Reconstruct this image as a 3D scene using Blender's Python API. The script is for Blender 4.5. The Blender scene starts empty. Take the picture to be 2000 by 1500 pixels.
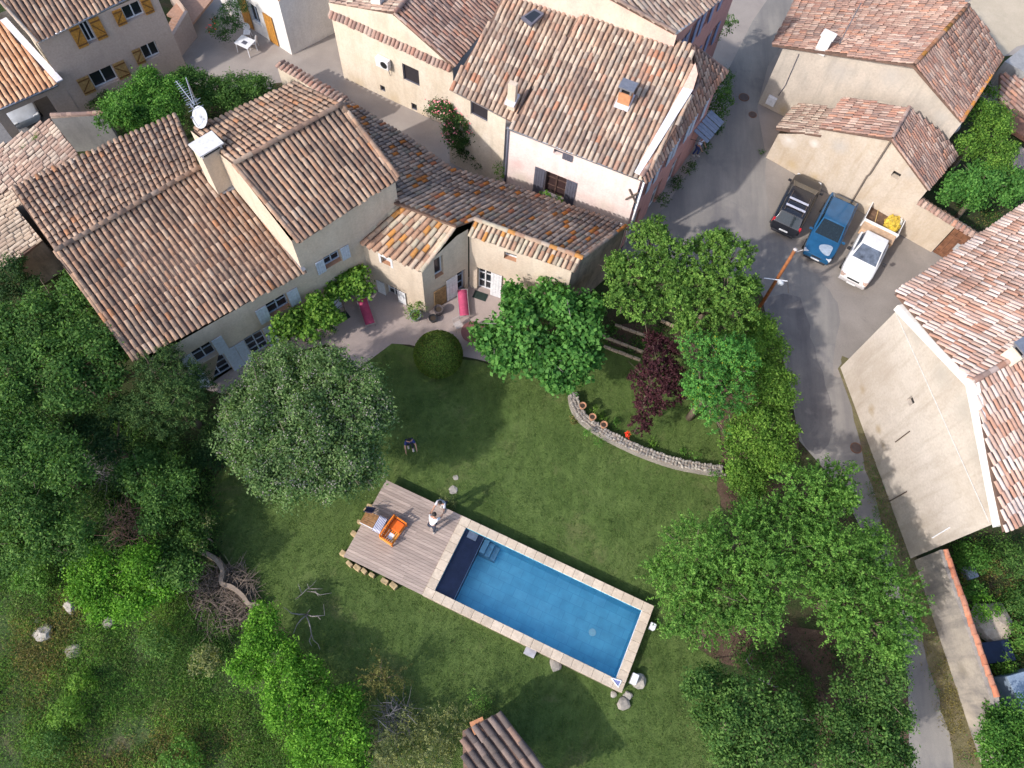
import bpy, bmesh, math, random
import numpy as np
from mathutils import Vector, Matrix
from mathutils.geometry import tessellate_polygon
random.seed(11)
rng = np.random.default_rng(11)
S = bpy.context.scene
COL = S.collection

# ------------------------------------------------------------------ camera, sky, sun, exposure
CAM_H, F_PX = 36.0, 1522.0                       # drone 36 m above the lawn, 28 mm equivalent lens
ROT = Matrix(((0.99320859, 0.11634729, 0.0), (0.10557717, -0.90126851, 0.42020058), (0.0488892, -0.41734683, -0.90743125)))
cam_d = bpy.data.cameras.new('drone_camera')
cam_d.sensor_width = 36.0
cam_d.lens = F_PX / 2000 * 36.0
cam_d.clip_start, cam_d.clip_end = 0.5, 900.0
cam = bpy.data.objects.new('drone_camera', cam_d)
COL.objects.link(cam)
cx, cy, cz = ROT @ Vector((1, 0, 0)), ROT @ Vector((0, -1, 0)), ROT @ Vector((0, 0, -1))
cam.matrix_world = Matrix(((cx.x, cy.x, cz.x, 0), (cx.y, cy.y, cz.y, 0), (cx.z, cy.z, cz.z, CAM_H), (0, 0, 0, 1)))
S.camera = cam
SUN_DIR, SUN_EL = math.radians(39.5), math.radians(37.0)      # light travels towards +39.5 deg in plan
SUN_STR, SKY_STR, EXPO = 2.1, 0.15, 0.97
world = bpy.data.worlds.new('World')
S.world = world
world.use_nodes = True
wn = world.node_tree.nodes
sky = wn.new('ShaderNodeTexSky')
sky.sky_type = 'NISHITA'
sky.sun_disc = False
sky.sun_elevation = SUN_EL
sky.sun_rotation = math.radians(90) - (SUN_DIR + math.pi)
sky.air_density, sky.dust_density, sky.ozone_density = 1.0, 2.0, 1.0
wn['Background'].inputs[1].default_value = SKY_STR
world.node_tree.links.new(sky.outputs[0], wn['Background'].inputs[0])
sd = bpy.data.lights.new('sun', 'SUN')
sd.energy, sd.angle, sd.color = SUN_STR, math.radians(1.2), (1.0, 0.945, 0.885)
so = bpy.data.objects.new('sun', sd)
COL.objects.link(so)
so.location = (-40, -30, 60)
so.rotation_euler = Vector((math.cos(SUN_EL) * math.cos(SUN_DIR), math.cos(SUN_EL) * math.sin(SUN_DIR), -math.sin(SUN_EL))).to_track_quat('-Z', 'Y').to_euler()
S.view_settings.view_transform = 'Standard'
S.view_settings.look = 'None'
S.view_settings.exposure = EXPO
S.view_settings.gamma = 1.0
S.view_settings.use_curve_mapping = False

# ------------------------------------------------------------------ survey helpers
CP = Vector((0, 0, CAM_H))
def ray(px, py): return ROT @ Vector((px - 1000.0, py - 750.0, F_PX))
def W(px, py, z=0.0):
    v = ray(px, py)
    return CP + v * ((z - CAM_H) / v.z)
def W2(px, py, z=0.0): return W(px, py, z).to_2d()
def depth(P): return (P - CP).dot(ROT @ Vector((0, 0, 1)))
def pix(P):
    v = ROT.transposed() @ (P - CP)
    return v.x / v.z * F_PX + 1000, v.y / v.z * F_PX + 750
def mpp(P): return depth(P) / F_PX                # metres per photo pixel at P
def onplane(px, py, P, n):
    v = ray(px, py)
    return CP + v * ((P - CP).dot(n) / v.dot(n))
def U(deg): return Vector((math.cos(math.radians(deg)), math.sin(math.radians(deg))))
def onwall(px, py, P0, d):                        # -> (distance along wall, height)
    n = Vector((-d.y, d.x, 0))
    P = onplane(px, py, Vector((P0.x, P0.y, 0)), n)
    return (P.to_2d() - P0).dot(d), P.z

# ------------------------------------------------------------------ materials
def nt_new(name):
    m = bpy.data.materials.new(name)
    m.use_nodes = True
    nt = m.node_tree
    return m, nt, nt.nodes['Principled BSDF']
def N(nt, kind, **kw):
    n = nt.nodes.new('ShaderNode' + kind)
    for k, v in kw.items():
        if k.startswith('i_'):
            n.inputs[k[2:].replace('_', ' ')].default_value = v
        else:
            setattr(n, k, v)
    return n
def ramp(nt, fac, stops, interp='LINEAR'):
    r = nt.nodes.new('ShaderNodeValToRGB')
    r.color_ramp.interpolation = interp
    el = r.color_ramp.elements
    while len(el) < len(stops): el.new(0.5)
    for e, (p, c) in zip(el, stops):
        e.position = p
        e.color = (*c, 1) if len(c) == 3 else c
    nt.links.new(fac, r.inputs[0])
    return r.outputs[0]
def mix(nt, fac, a, b, mode='MIX'):
    m = nt.nodes.new('ShaderNodeMix')
    m.data_type = 'RGBA'
    m.blend_type = mode
    m.clamp_factor = True
    for s, v in ((0, fac), (6, a), (7, b)):
        if isinstance(v, (int, float)): m.inputs[s].default_value = v
        elif isinstance(v, tuple): m.inputs[s].default_value = (*v, 1)
        else: nt.links.new(v, m.inputs[s])
    return m.outputs[2]
def noise(nt, scale, detail=4, rough=.6, vec=None, dist=0.0):
    n = N(nt, 'TexNoise', i_Scale=scale, i_Detail=detail, i_Roughness=rough, i_Distortion=dist)
    if vec is not None: nt.links.new(vec, n.inputs['Vector'])
    return n.outputs['Fac']
def pos(nt): return N(nt, 'NewGeometry').outputs['Position']
def scaled(nt, v, s):
    m = nt.nodes.new('ShaderNodeVectorMath'); m.operation = 'MULTIPLY'
    nt.links.new(v, m.inputs[0]); m.inputs[1].default_value = s
    return m.outputs[0]
def bump(nt, b, h, strength, dist=.05):
    n = N(nt, 'Bump', i_Strength=strength, i_Distance=dist)
    nt.links.new(h, n.inputs['Height'])
    nt.links.new(n.outputs[0], b.inputs['Normal'])
def spec(b, v):
    b.inputs['Specular IOR Level'].default_value = v
_M = {}
def flat(name, c, rough=.6, metal=0.0, sp=.4, var=.12, s=6.0):
    """plain paint / metal / cloth with a little tonal unevenness"""
    if name in _M: return _M[name]
    m, nt, b = nt_new(name)
    p = pos(nt)
    lo = tuple(max(0, x * (1 - var * 1.5)) for x in c)
    hi = tuple(min(1, x * (1 + var)) for x in c)
    nt.links.new(ramp(nt, noise(nt, s, 4, .6, p), [(.3, lo), (.7, hi)]), b.inputs['Base Color'])
    b.inputs['Roughness'].default_value = rough
    b.inputs['Metallic'].default_value = metal
    spec(b, sp)
    _M[name] = m
    return m
def stucco(name, c, c2, stain, amount=.5, sscale=.5, fine=9.0):
    """lime render: broad patches, runs, fine grain"""
    m, nt, b = nt_new(name)
    p = pos(nt)
    base = ramp(nt, noise(nt, 1.1, 6, .65, p), [(.33, c), (.68, c2)])
    grain = ramp(nt, noise(nt, fine, 5, .7, p), [(.25, (.80, .79, .78)), (.75, (1.08, 1.07, 1.06))])
    base = mix(nt, 1.0, base, grain, 'MULTIPLY')
    sf = ramp(nt, noise(nt, sscale, 8, .72, scaled(nt, p, (1, 1, .45)), .4), [(.46, (0, 0, 0)), (.66, (amount,) * 3)])
    base = mix(nt, sf, base, stain)
    streak = ramp(nt, noise(nt, 2.6, 4, .6, scaled(nt, p, (1, 1, .12))), [(.50, (0, 0, 0)), (.70, (amount * .6,) * 3)])
    base = mix(nt, streak, base, tuple(x * .8 for x in stain))
    nt.links.new(base, b.inputs['Base Color'])
    b.inputs['Roughness'].default_value = .92
    spec(b, .15)
    bump(nt, b, noise(nt, 14, 6, .7, p), .35, .03)
    return m
def add_spots(m, spots):
    """stains with a place of their own: (centre, radius, colour, amount)"""
    nt = m.node_tree; b = nt.nodes['Principled BSDF']
    src = b.inputs['Base Color'].links[0].from_socket
    p = pos(nt)
    for c, r, col, amt in spots:
        d = nt.nodes.new('ShaderNodeVectorMath'); d.operation = 'DISTANCE'
        nt.links.new(p, d.inputs[0]); d.inputs[1].default_value = c
        n_ = noise(nt, 3.0, 6, .7, p)
        a = N(nt, 'Math', operation='MULTIPLY_ADD'); nt.links.new(n_, a.inputs[0]); a.inputs[1].default_value = r * .75; nt.links.new(d.outputs['Value'], a.inputs[2])
        q = N(nt, 'Math', operation='DIVIDE'); nt.links.new(a.outputs[0], q.inputs[0]); q.inputs[1].default_value = r
        src = mix(nt, ramp(nt, q.outputs[0], [(.42, (amt,) * 3), (1.05, (0, 0, 0))]), src, col)
    nt.links.new(src, b.inputs['Base Color'])
def tilemat(name, stops, lichen=0.0, dirt=.5):
    """each tile its own fired colour, soot and lichen on top"""
    m, nt, b = nt_new(name)
    g = N(nt, 'NewGeometry'); oi = N(nt, 'ObjectInfo')
    a = N(nt, 'Math', operation='MULTIPLY_ADD'); a.inputs[1].default_value = 7.31
    nt.links.new(oi.outputs['Random'], a.inputs[0]); nt.links.new(g.outputs['Random Per Island'], a.inputs[2])
    fr = N(nt, 'Math', operation='FRACT'); nt.links.new(a.outputs[0], fr.inputs[0])
    base = ramp(nt, fr.outputs[0], stops, 'CONSTANT')
    p = g.outputs['Position']
    blot = ramp(nt, noise(nt, 4.5, 6, .75, p), [(.28, (.42, .42, .44)), (.62, (1.06, 1.05, 1.04))])
    base = mix(nt, dirt, base, mix(nt, 1.0, base, blot, 'MULTIPLY'))
    broad = ramp(nt, noise(nt, .55, 5, .65, p), [(.3, (.66, .66, .68)), (.7, (1.16, 1.09, 1.02))])
    base = mix(nt, .8, base, mix(nt, 1.0, base, broad, 'MULTIPLY'))
    if lichen > 0:
        lf = ramp(nt, noise(nt, 2.3, 6, .8, p), [(.66 - lichen * .2, (0, 0, 0)), (.72 - lichen * .15, (.8, .8, .8))])
        base = mix(nt, lf, base, (.43, .19, .035))
    nt.links.new(base, b.inputs['Base Color'])
    b.inputs['Roughness'].default_value = .9
    spec(b, .12)
    bump(nt, b, noise(nt, 30, 4, .7, p), .3, .02)
    return m
GREEN = 1.75
def leafmat(name, dark, mid, light, tip=None, tipf=.06, trans=.36):
    m, nt, b = nt_new(name)
    g = N(nt, 'NewGeometry')
    dark, mid, light = (tuple(x * GREEN for x in c) for c in (dark, mid, light))
    stops = [(0, dark), (.45, mid), (.9, light)]
    col = ramp(nt, g.outputs['Random Per Island'], stops)
    big = ramp(nt, noise(nt, .9, 3, .5, g.outputs['Position']), [(.3, (.72, .74, .7)), (.7, (1.22, 1.18, 1.05))])
    col = mix(nt, 1.0, col, big, 'MULTIPLY')
    if tip is not None:
        wn_ = N(nt, 'TexWhiteNoise', noise_dimensions='1D')
        nt.links.new(g.outputs['Random Per Island'], wn_.inputs['W'])
        tf = ramp(nt, wn_.outputs['Value'], [(1 - tipf, (0, 0, 0)), (1 - tipf + .01, (1, 1, 1))])
        col = mix(nt, tf, col, tip)
    nt.links.new(col, b.inputs['Base Color'])
    b.inputs['Roughness'].default_value = .7
    spec(b, .15)
    tr = N(nt, 'BsdfTranslucent')
    tc = mix(nt, 1.0, col, (1.25, 1.35, .7), 'MULTIPLY')
    nt.links.new(tc, tr.inputs[0])
    ms = N(nt, 'MixShader'); ms.inputs[0].default_value = trans
    nt.links.new(b.outputs[0], ms.inputs[1]); nt.links.new(tr.outputs[0], ms.inputs[2])
    nt.links.new(ms.outputs[0], nt.nodes['Material Output'].inputs[0])
    return m

# ------------------------------------------------------------------ object helpers
def tag(o, label, cat=None, group=None, kind=None):
    if label: o['label'] = label
    if cat: o['category'] = cat
    if group: o['group'] = group
    if kind: o['kind'] = kind
    return o
def thing(name, label, cat, loc=(0, 0, 0), rotz=0.0, group=None):
    o = bpy.data.objects.new(name, None)
    o.empty_display_size = .3
    COL.objects.link(o)
    o.location = loc
    o.rotation_euler = (0, 0, rotz)
    return tag(o, label, cat, group)
def root_of(o):
    while o.parent is not None: o = o.parent
    return o
class MB:
    def __init__(s): s.v, s.f, s.m = [], [], []
    def add(s, vs, fs, mi=0):
        o = len(s.v)
        s.v += [tuple(v) for v in vs]
        s.f += [tuple(i + o for i in f) for f in fs]
        s.m += [mi] * len(fs)
        return s
    def quad(s, a, b, c, d, mi=0): return s.add([a, b, c, d], [(0, 1, 2, 3)], mi)
    def poly(s, pts, mi=0): return s.add(pts, [tuple(range(len(pts)))], mi)
    def box(s, c, size, rot=0.0, mi=0, taper=1.0, M=None):
        hx, hy, hz = size[0] / 2, size[1] / 2, size[2] / 2
        vs = []
        for z in (-1, 1):
            k = taper if z > 0 else 1.0
            for x, y in ((-1, -1), (1, -1), (1, 1), (-1, 1)):
                vs.append(Vector((x * hx * k, y * hy * k, z * hz)))
        R = M if M is not None else Matrix.Rotation(rot, 3, 'Z')
        c = Vector(c)
        return s.add([R @ v + c for v in vs], [(0, 3, 2, 1), (4, 5, 6, 7), (0, 1, 5, 4), (1, 2, 6, 5), (2, 3, 7, 6), (3, 0, 4, 7)], mi)
    def prism(s, pts, thick, mi=0, side=None):      # pts: top outline in 3D, extruded down by thick
        n = len(pts)
        top = [Vector(p) for p in pts]
        bot = [p - Vector((0, 0, thick)) for p in top]
        s.add(top + bot, [tuple(range(n)), tuple(range(2 * n - 1, n - 1, -1))], mi)
        s.add(top + bot, [(i, i + n, (i + 1) % n + n, (i + 1) % n) for i in range(n)], mi if side is None else side)
        return s
    def tube(s, pts, rad, n=6, mi=0, cap=True):
        pts = [Vector(p) for p in pts]
        if not hasattr(rad, '__len__'): rad = [rad] * len(pts)
        rings = []
        for i, p in enumerate(pts):
            t = (pts[min(i + 1, len(pts) - 1)] - pts[max(i - 1, 0)])
            t = t.normalized() if t.length > 1e-9 else Vector((0, 0, 1))
            a = t.cross(Vector((0, 0, 1)) if abs(t.z) < .9 else Vector((1, 0, 0))).normalized()
            b = t.cross(a)
            rings.append([p + (a * math.cos(2 * math.pi * k / n) + b * math.sin(2 * math.pi * k / n)) * rad[i] for k in range(n)])
        vs = [v for r in rings for v in r]
        fs = []
        for i in range(len(pts) - 1):
            for k in range(n):
                fs.append((i * n + k, i * n + (k + 1) % n, (i + 1) * n + (k + 1) % n, (i + 1) * n + k))
        if cap:
            fs.append(tuple(range(n - 1, -1, -1)))
            fs.append(tuple((len(pts) - 1) * n + k for k in range(n)))
        return s.add(vs, fs, mi)
    def lathe(s, c, prof, n=14, mi=0, sx=1.0, sy=1.0):
        c = Vector(c)
        vs, fs = [], []
        for r, z in prof:
            for k in range(n):
                a = 2 * math.pi * k / n
                vs.append(c + Vector((r * sx * math.cos(a), r * sy * math.sin(a), z)))
        for i in range(len(prof) - 1):
            for k in range(n):
                fs.append((i * n + k, i * n + (k + 1) % n, (i + 1) * n + (k + 1) % n, (i + 1) * n + k))
        if prof[0][0] > .001: fs.append(tuple(range(n - 1, -1, -1)))
        if prof[-1][0] > .001: fs.append(tuple((len(prof) - 1) * n + k for k in range(n)))
        return s.add(vs, fs, mi)
    def build(s, name, mats, parent=None, world=True, smooth=False):
        me = bpy.data.meshes.new(name)
        off = Vector((0, 0, 0))
        if parent is not None and world: off = root_of(parent).location
        me.from_pydata([tuple(Vector(v) - off) for v in s.v], [], s.f)
        for m in (mats if isinstance(mats, (list, tuple)) else [mats]): me.materials.append(m)
        if len(me.materials) > 1: me.polygons.foreach_set('material_index', s.m)
        if smooth: me.polygons.foreach_set('use_smooth', [True] * len(me.polygons))
        me.update()
        o = bpy.data.objects.new(name, me)
        COL.objects.link(o)
        if parent is not None: o.parent = parent
        return o
def dup(o, parent=None):
    c = o.copy()
    COL.objects.link(c)
    if parent is not None: c.parent = parent
    for ch in list(o.children): dup(ch, c)
    return c
def bevel(o, w=.02, seg=2):
    b = o.modifiers.new('edge', 'BEVEL'); b.width = w; b.segments = seg; b.limit_method = 'ANGLE'; b.angle_limit = math.radians(40)
    return o
def fast_mesh(name, verts, nper, mat, parent=None, smooth=False):
    """verts: (n*nper,3) array, every consecutive nper vertices make one face"""
    n = len(verts) // nper
    me = bpy.data.meshes.new(name)
    off = np.array(root_of(parent).location) if parent is not None else np.zeros(3)
    me.vertices.add(len(verts)); me.vertices.foreach_set('co', (verts - off).astype(np.float32).ravel())
    me.loops.add(n * nper); me.loops.foreach_set('vertex_index', np.arange(n * nper, dtype=np.int32))
    me.polygons.add(n); me.polygons.foreach_set('loop_start', np.arange(0, n * nper, nper, dtype=np.int32))
    me.update(calc_edges=True)
    me.materials.append(mat)
    o = bpy.data.objects.new(name, me)
    COL.objects.link(o)
    if parent is not None: o.parent = parent
    return o

# ------------------------------------------------------------------ material library
c_main = [(0, (.27, .19, .16)), (.10, (.35, .255, .21)), (.24, (.41, .30, .24)), (.36, (.32, .26, .225)), (.47, (.46, .35, .285)), (.58, (.24, .19, .17)),
          (.68, (.39, .255, .19)), (.76, (.50, .41, .345)), (.86, (.36, .285, .245)), (.95, (.43, .225, .13)), (.97, (.57, .48, .42))]
c_wing = [(0, (.33, .29, .27)), (.15, (.25, .23, .23)), (.3, (.40, .35, .32)), (.45, (.30, .24, .21)), (.58, (.44, .38, .34)), (.70, (.36, .26, .21)),
          (.80, (.28, .27, .24)), (.88, (.48, .20, .06)), (.95, (.40, .17, .10))]
c_pink = [(0, (.34, .27, .23)), (.12, (.46, .38, .32)), (.26, (.26, .20, .18)), (.40, (.52, .45, .39)), (.52, (.40, .28, .22)), (.66, (.44, .27, .21)),
          (.73, (.58, .51, .45)), (.84, (.33, .30, .28)), (.95, (.46, .22, .14))]
c_barn = [(0, (.36, .23, .19)), (.15, (.42, .28, .23)), (.32, (.30, .20, .17)), (.46, (.47, .34, .28)), (.60, (.40, .22, .17)), (.72, (.52, .40, .34)),
          (.84, (.27, .20, .18)), (.93, (.50, .27, .19))]
c_right = [(0, (.44, .27, .21)), (.14, (.50, .34, .285)), (.30, (.60, .48, .43)), (.46, (.66, .57, .53)), (.58, (.45, .25, .18)), (.70, (.55, .40, .34)),
           (.80, (.63, .53, .48)), (.90, (.40, .28, .23))]
c_gar = [(0, (.52, .30, .18)), (.3, (.56, .34, .21)), (.6, (.48, .27, .16)), (.85, (.60, .40, .27))]
c_old = [(0, (.40, .30, .25)), (.2, (.46, .37, .31)), (.4, (.34, .25, .21)), (.6, (.50, .42, .35)), (.8, (.38, .27, .22))]
c_pale = [(0, (.46, .37, .29)), (.25, (.52, .43, .34)), (.5, (.42, .33, .26)), (.75, (.56, .47, .38))]
warm = lambda st: [(p, (r * .99, g * .90, b * .80)) for p, (r, g, b) in st]
def soften(st, k):
    q = [p for p, c in st[1:]] + [1.0]
    mean = [sum(c[i] * (e - p) for (p, c), e in zip(st, q)) for i in range(3)]
    return [(p, tuple(v + (m_ - v) * k for v, m_ in zip(c, mean))) for p, c in st]
c_main = soften(warm(c_main), .22)
c_barn, c_right = soften(c_barn, .15), soften(c_right, .15)
c_wing = [(p, (r * 1.06, g * .95, b * .84)) for p, (r, g, b) in c_wing]
c_pink = [(p, (r * .97 + .012, g * .925 + .012, b * .86 + .012)) for p, (r, g, b) in c_pink]
c_pink = soften(c_pink, .22)
T_main, T_wing, T_pink = tilemat('tile_weathered', c_main, .0), tilemat('tile_lichened', c_wing, .1), tilemat('tile_mottled', c_pink, .0)
T_barn, T_right, T_gar = tilemat('tile_red_brown', c_barn, .0), tilemat('tile_pink_white', c_right, 0, .35), tilemat('tile_orange', c_gar, 0, .3)
T_old, T_pale = tilemat('tile_old', c_old, 0), tilemat('tile_bleached', c_pale, 0)
T_tower = tilemat('tile_straw', [(0, (.42, .30, .22)), (.15, (.33, .28, .22)), (.3, (.47, .36, .27)), (.45, (.38, .24, .17)), (.6, (.45, .40, .31)), (.75, (.52, .42, .33)), (.88, (.49, .24, .08))], .12)
T_hut = tilemat('tile_dark_hut', [(0, (.14, .115, .105)), (.3, (.20, .16, .145)), (.6, (.12, .10, .095)), (.8, (.26, .175, .14))], 0)
CHAN = stucco('tile_channel', (.15, .095, .075), (.20, .13, .10), (.08, .06, .055), .6, 1.2)
MORTAR = stucco('ridge_mortar', (.40, .31, .26), (.48, .37, .31), (.25, .20, .18), .6, 1.5)
ST_main = stucco('render_ochre', (.58, .475, .375), (.64, .545, .445), (.42, .34, .27), .4)
ST_cream = stucco('render_cream', (.66, .57, .455), (.72, .64, .54), (.50, .40, .28), .45)
ST_pink = stucco('render_pink', (.74, .60, .56), (.80, .70, .66), (.60, .42, .38), .35)
ST_rose = stucco('render_rose', (.52, .27, .24), (.58, .32, .28), (.36, .2, .19), .4)
ST_barn = stucco('render_grey_beige', (.48, .42, .36), (.55, .485, .415), (.36, .33, .29), .65)
ST_shed = stucco('render_sand', (.51, .435, .36), (.57, .50, .42), (.40, .30, .19), .55)
ST_right = stucco('render_pale_beige', (.48, .425, .375), (.54, .485, .43), (.36, .30, .24), .6, .3)
ST_peach = stucco('render_peach', (.50, .39, .335), (.54, .43, .37), (.42, .32, .27), .25)
ST_white = stucco('render_white', (.74, .72, .70), (.80, .78, .75), (.55, .5, .46), .3)
ST_grey = stucco('render_grey', (.30, .30, .31), (.38, .38, .38), (.2, .2, .21), .5)
ST_rubble = stucco('rubble_wall', (.26, .21, .17), (.36, .30, .25), (.14, .12, .10), .8, 2.0, 5)
ST_road = stucco('road_wall_render', (.33, .30, .27), (.45, .40, .34), (.17, .16, .16), .9, .6)
WHITE = flat('white_paint', (.72, .72, .74), .5)
BLUEW = flat('pale_blue_paint', (.50, .55, .64), .5)
ORW = flat('varnished_pine', (.47, .22, .045), .5, var=.25, s=9)
SLATE = flat('slate_paint', (.10, .10, .13), .5)
DARK = flat('dark_void', (.018, .018, .02), .5)
TERRA = flat('terracotta_sill', (.42, .22, .13), .8)
ZINC = flat('zinc', (.30, .31, .35), .38, .6)
IRON = flat('wrought_iron', (.10, .075, .06), .6)
GLASS, gnt, gb = nt_new('window_glass')
gb.inputs['Base Color'].default_value = (.018, .022, .03, 1); gb.inputs['Roughness'].default_value = .08; spec(gb, .6)
STONE = stucco('limestone', (.36, .33, .29), (.46, .42, .37), (.30, .28, .24), .6, 2)
DRYSTONE = stucco('dry_stone', (.25, .225, .20), (.35, .32, .28), (.22, .2, .18), .7, 3)
RUST = flat('rusted_steel', (.22, .10, .055), .8, .2, var=.3, s=4)
BARK = stucco('bark', (.16, .12, .09), (.24, .19, .15), (.08, .065, .05), .6, 3)
DEADW = flat('dead_wood', (.27, .24, .22), .85)

# ------------------------------------------------------------------ roofs of canal tiles
ROOFS = {}                                          # roof part -> list of (matrix, distance, material)
def tile_mat(o, d, n, length, width, lift=.05):
    """matrix for the unit tile: x across, y down the slope, z up; tilted so that its lower end rides on the next"""
    e = d.cross(n).normalized()
    tilt = Matrix.Rotation(-lift / max(length, .2), 3, e)
    d2, n2 = tilt @ d, tilt @ n
    M = Matrix((( e.x, d2.x, n2.x), (e.y, d2.y, n2.y), (e.z, d2.z, n2.z)))
    M = M @ Matrix.Diagonal((width, length, width))
    M = M.to_4x4(); M.translation = o
    return M
from mathutils import noise as mnz
def put_tile(roof, o, d, n, length, pitch, mat):
    j = lambda a: random.uniform(-a, a)
    d = (d + d.cross(n) * j(.035)).normalized()
    sag = mnz.noise(Vector((o.x * .55, o.y * .55, 3.1))) * .055 + mnz.noise(Vector((o.x * 1.7, o.y * 1.7, 8.0))) * .02
    o = o + d.cross(n) * (j(.012) + .035 * mnz.noise(Vector((o.x * .8, o.y * .8, 20.0)))) + n * (.035 + j(.014) + sag) + d * j(.03)
    ROOFS.setdefault(roof, []).append((tile_mat(o, d, n, length, pitch * .41 * random.uniform(.95, 1.05)), (o - CP).length, mat))
def slab(mb, P3, n, drop=.03, th=.14):
    top = [p - n * drop for p in P3]
    mb.prism(top, th)
def roof_quad(house, roof, px4, mat, pitch=.262, tl=.40, mb=None):
    """px4: ridge-left, ridge-right, eave-right, eave-left as (px,py,height)"""
    RL, RR, ER, EL = [W(*p) for p in px4]
    n = ((ER - RL).cross(RR - EL)); n = n if n.z > 0 else -n; n.normalize()
    slab(mb, [RL, RR, ER, EL], n)
    wid = ((RR - RL).length + (ER - EL).length) / 2
    rows = max(2, round(wid / pitch))
    P = lambda u, v: (RL * (1 - u) + RR * u) * (1 - v) + (EL * (1 - u) + ER * u) * v
    for i in range(rows):
        u = (i + .5) / rows
        a, b = P(u, 0), P(u, 1)
        L = (b - a).length
        d = (b - a) / L
        k = max(1, round(L / tl))
        nn = (P(min(1, u + .02), .5) - P(max(0, u - .02), .5)).cross(d); nn = nn if nn.z > 0 else -nn
        nn.normalize()
        pw = (P(min(1, u + .02), .5) - P(max(0, u - .02), .5)).length / .04 / rows if 0.02 < u < .98 else wid / rows
        ext = random.uniform(.0, .06)
        for jx in range(k):
            o = a + d * (L * jx / k)
            put_tile(roof, o, d, nn, L / k * 1.16 + (ext if jx == k - 1 else 0), pw, mat)
def plane3(p3):
    a, b, c = [W(*p) for p in p3]
    n = (b - a).cross(c - a); n.normalize()
    return a, (n if n.z > 0 else -n)
def roof_poly(house, roof, p3, poly, ang, mat, pitch=.262, tl=.40, mb=None, dz=0.0):
    """flat slope through three surveyed points, outline given as photo points lying on that plane; rows fall towards plan angle ang"""
    A, n = plane3(p3)
    A = A + Vector((0, 0, dz))
    P3 = [onplane(x, y, A, n) for x, y in poly]
    slab(mb, P3, n)
    h = U(ang)
    d = Vector((h.x, h.y, -(n.x * h.x + n.y * h.y) / n.z)).normalized()
    e = d.cross(n).normalized()
    q = [((p - A).dot(e), (p - A).dot(d)) for p in P3]
    lo, hi = min(x for x, y in q), max(x for x, y in q)
    rows = max(1, round((hi - lo) / pitch))
    pw = (hi - lo) / rows
    for i in range(rows):
        x = lo + (i + .5) * pw
        ys = []
        for (x0, y0), (x1, y1) in zip(q, q[1:] + q[:1]):
            if (x0 - x) * (x1 - x) < 0: ys.append(y0 + (y1 - y0) * (x - x0) / (x1 - x0))
        ys.sort()
        for y0, y1 in zip(ys[::2], ys[1::2]):
            L = y1 - y0
            if L < .08: continue
            k = max(1, round(L / tl))
            for jx in range(k):
                put_tile(roof, A + e * x + d * (y0 + L * jx / k), d, n, L / k * 1.16, pw, mat)
    return A, n
def ridge(roof, a, b, mat, r=.15, tl=.42):
    a, b = W(*a) if not isinstance(a, Vector) else a, W(*b) if not isinstance(b, Vector) else b
    L = (b - a).length
    d = (b - a) / L
    n = Vector((0, 0, 1)) - d * d.z; n.normalize()
    k = max(1, round(L / tl))
    for i in range(k):
        o = a + d * (L * i / k) + Vector((0, 0, .02 + random.uniform(-.01, .015)))
        ROOFS.setdefault(roof, []).append((tile_mat(o, d, n, L / k * 1.1, r * random.uniform(.95, 1.08), .02), (o - CP).length, mat))
def unit_tile(seg=5):
    vs = []
    for y, r in ((0, .86), (1, 1.0)):
        for k in range(seg + 1):
            a = math.pi * k / seg
            vs.append((math.cos(a) * r, y, math.sin(a) * r * .85))
    m = seg + 1
    fs = [(k, k + m, k + 1 + m, k + 1) for k in range(seg)]
    for k in range(seg + 1):                            # inner lip at the low end gives the tile its thickness
        a = math.pi * k / seg
        vs.append((math.cos(a) * .72, 1.0, math.sin(a) * .6))
    fs += [(m + k, 2 * m + k, 2 * m + k + 1, m + k + 1) for k in range(seg)]
    return np.array(vs), fs
UT_V, UT_F = unit_tile()
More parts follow.
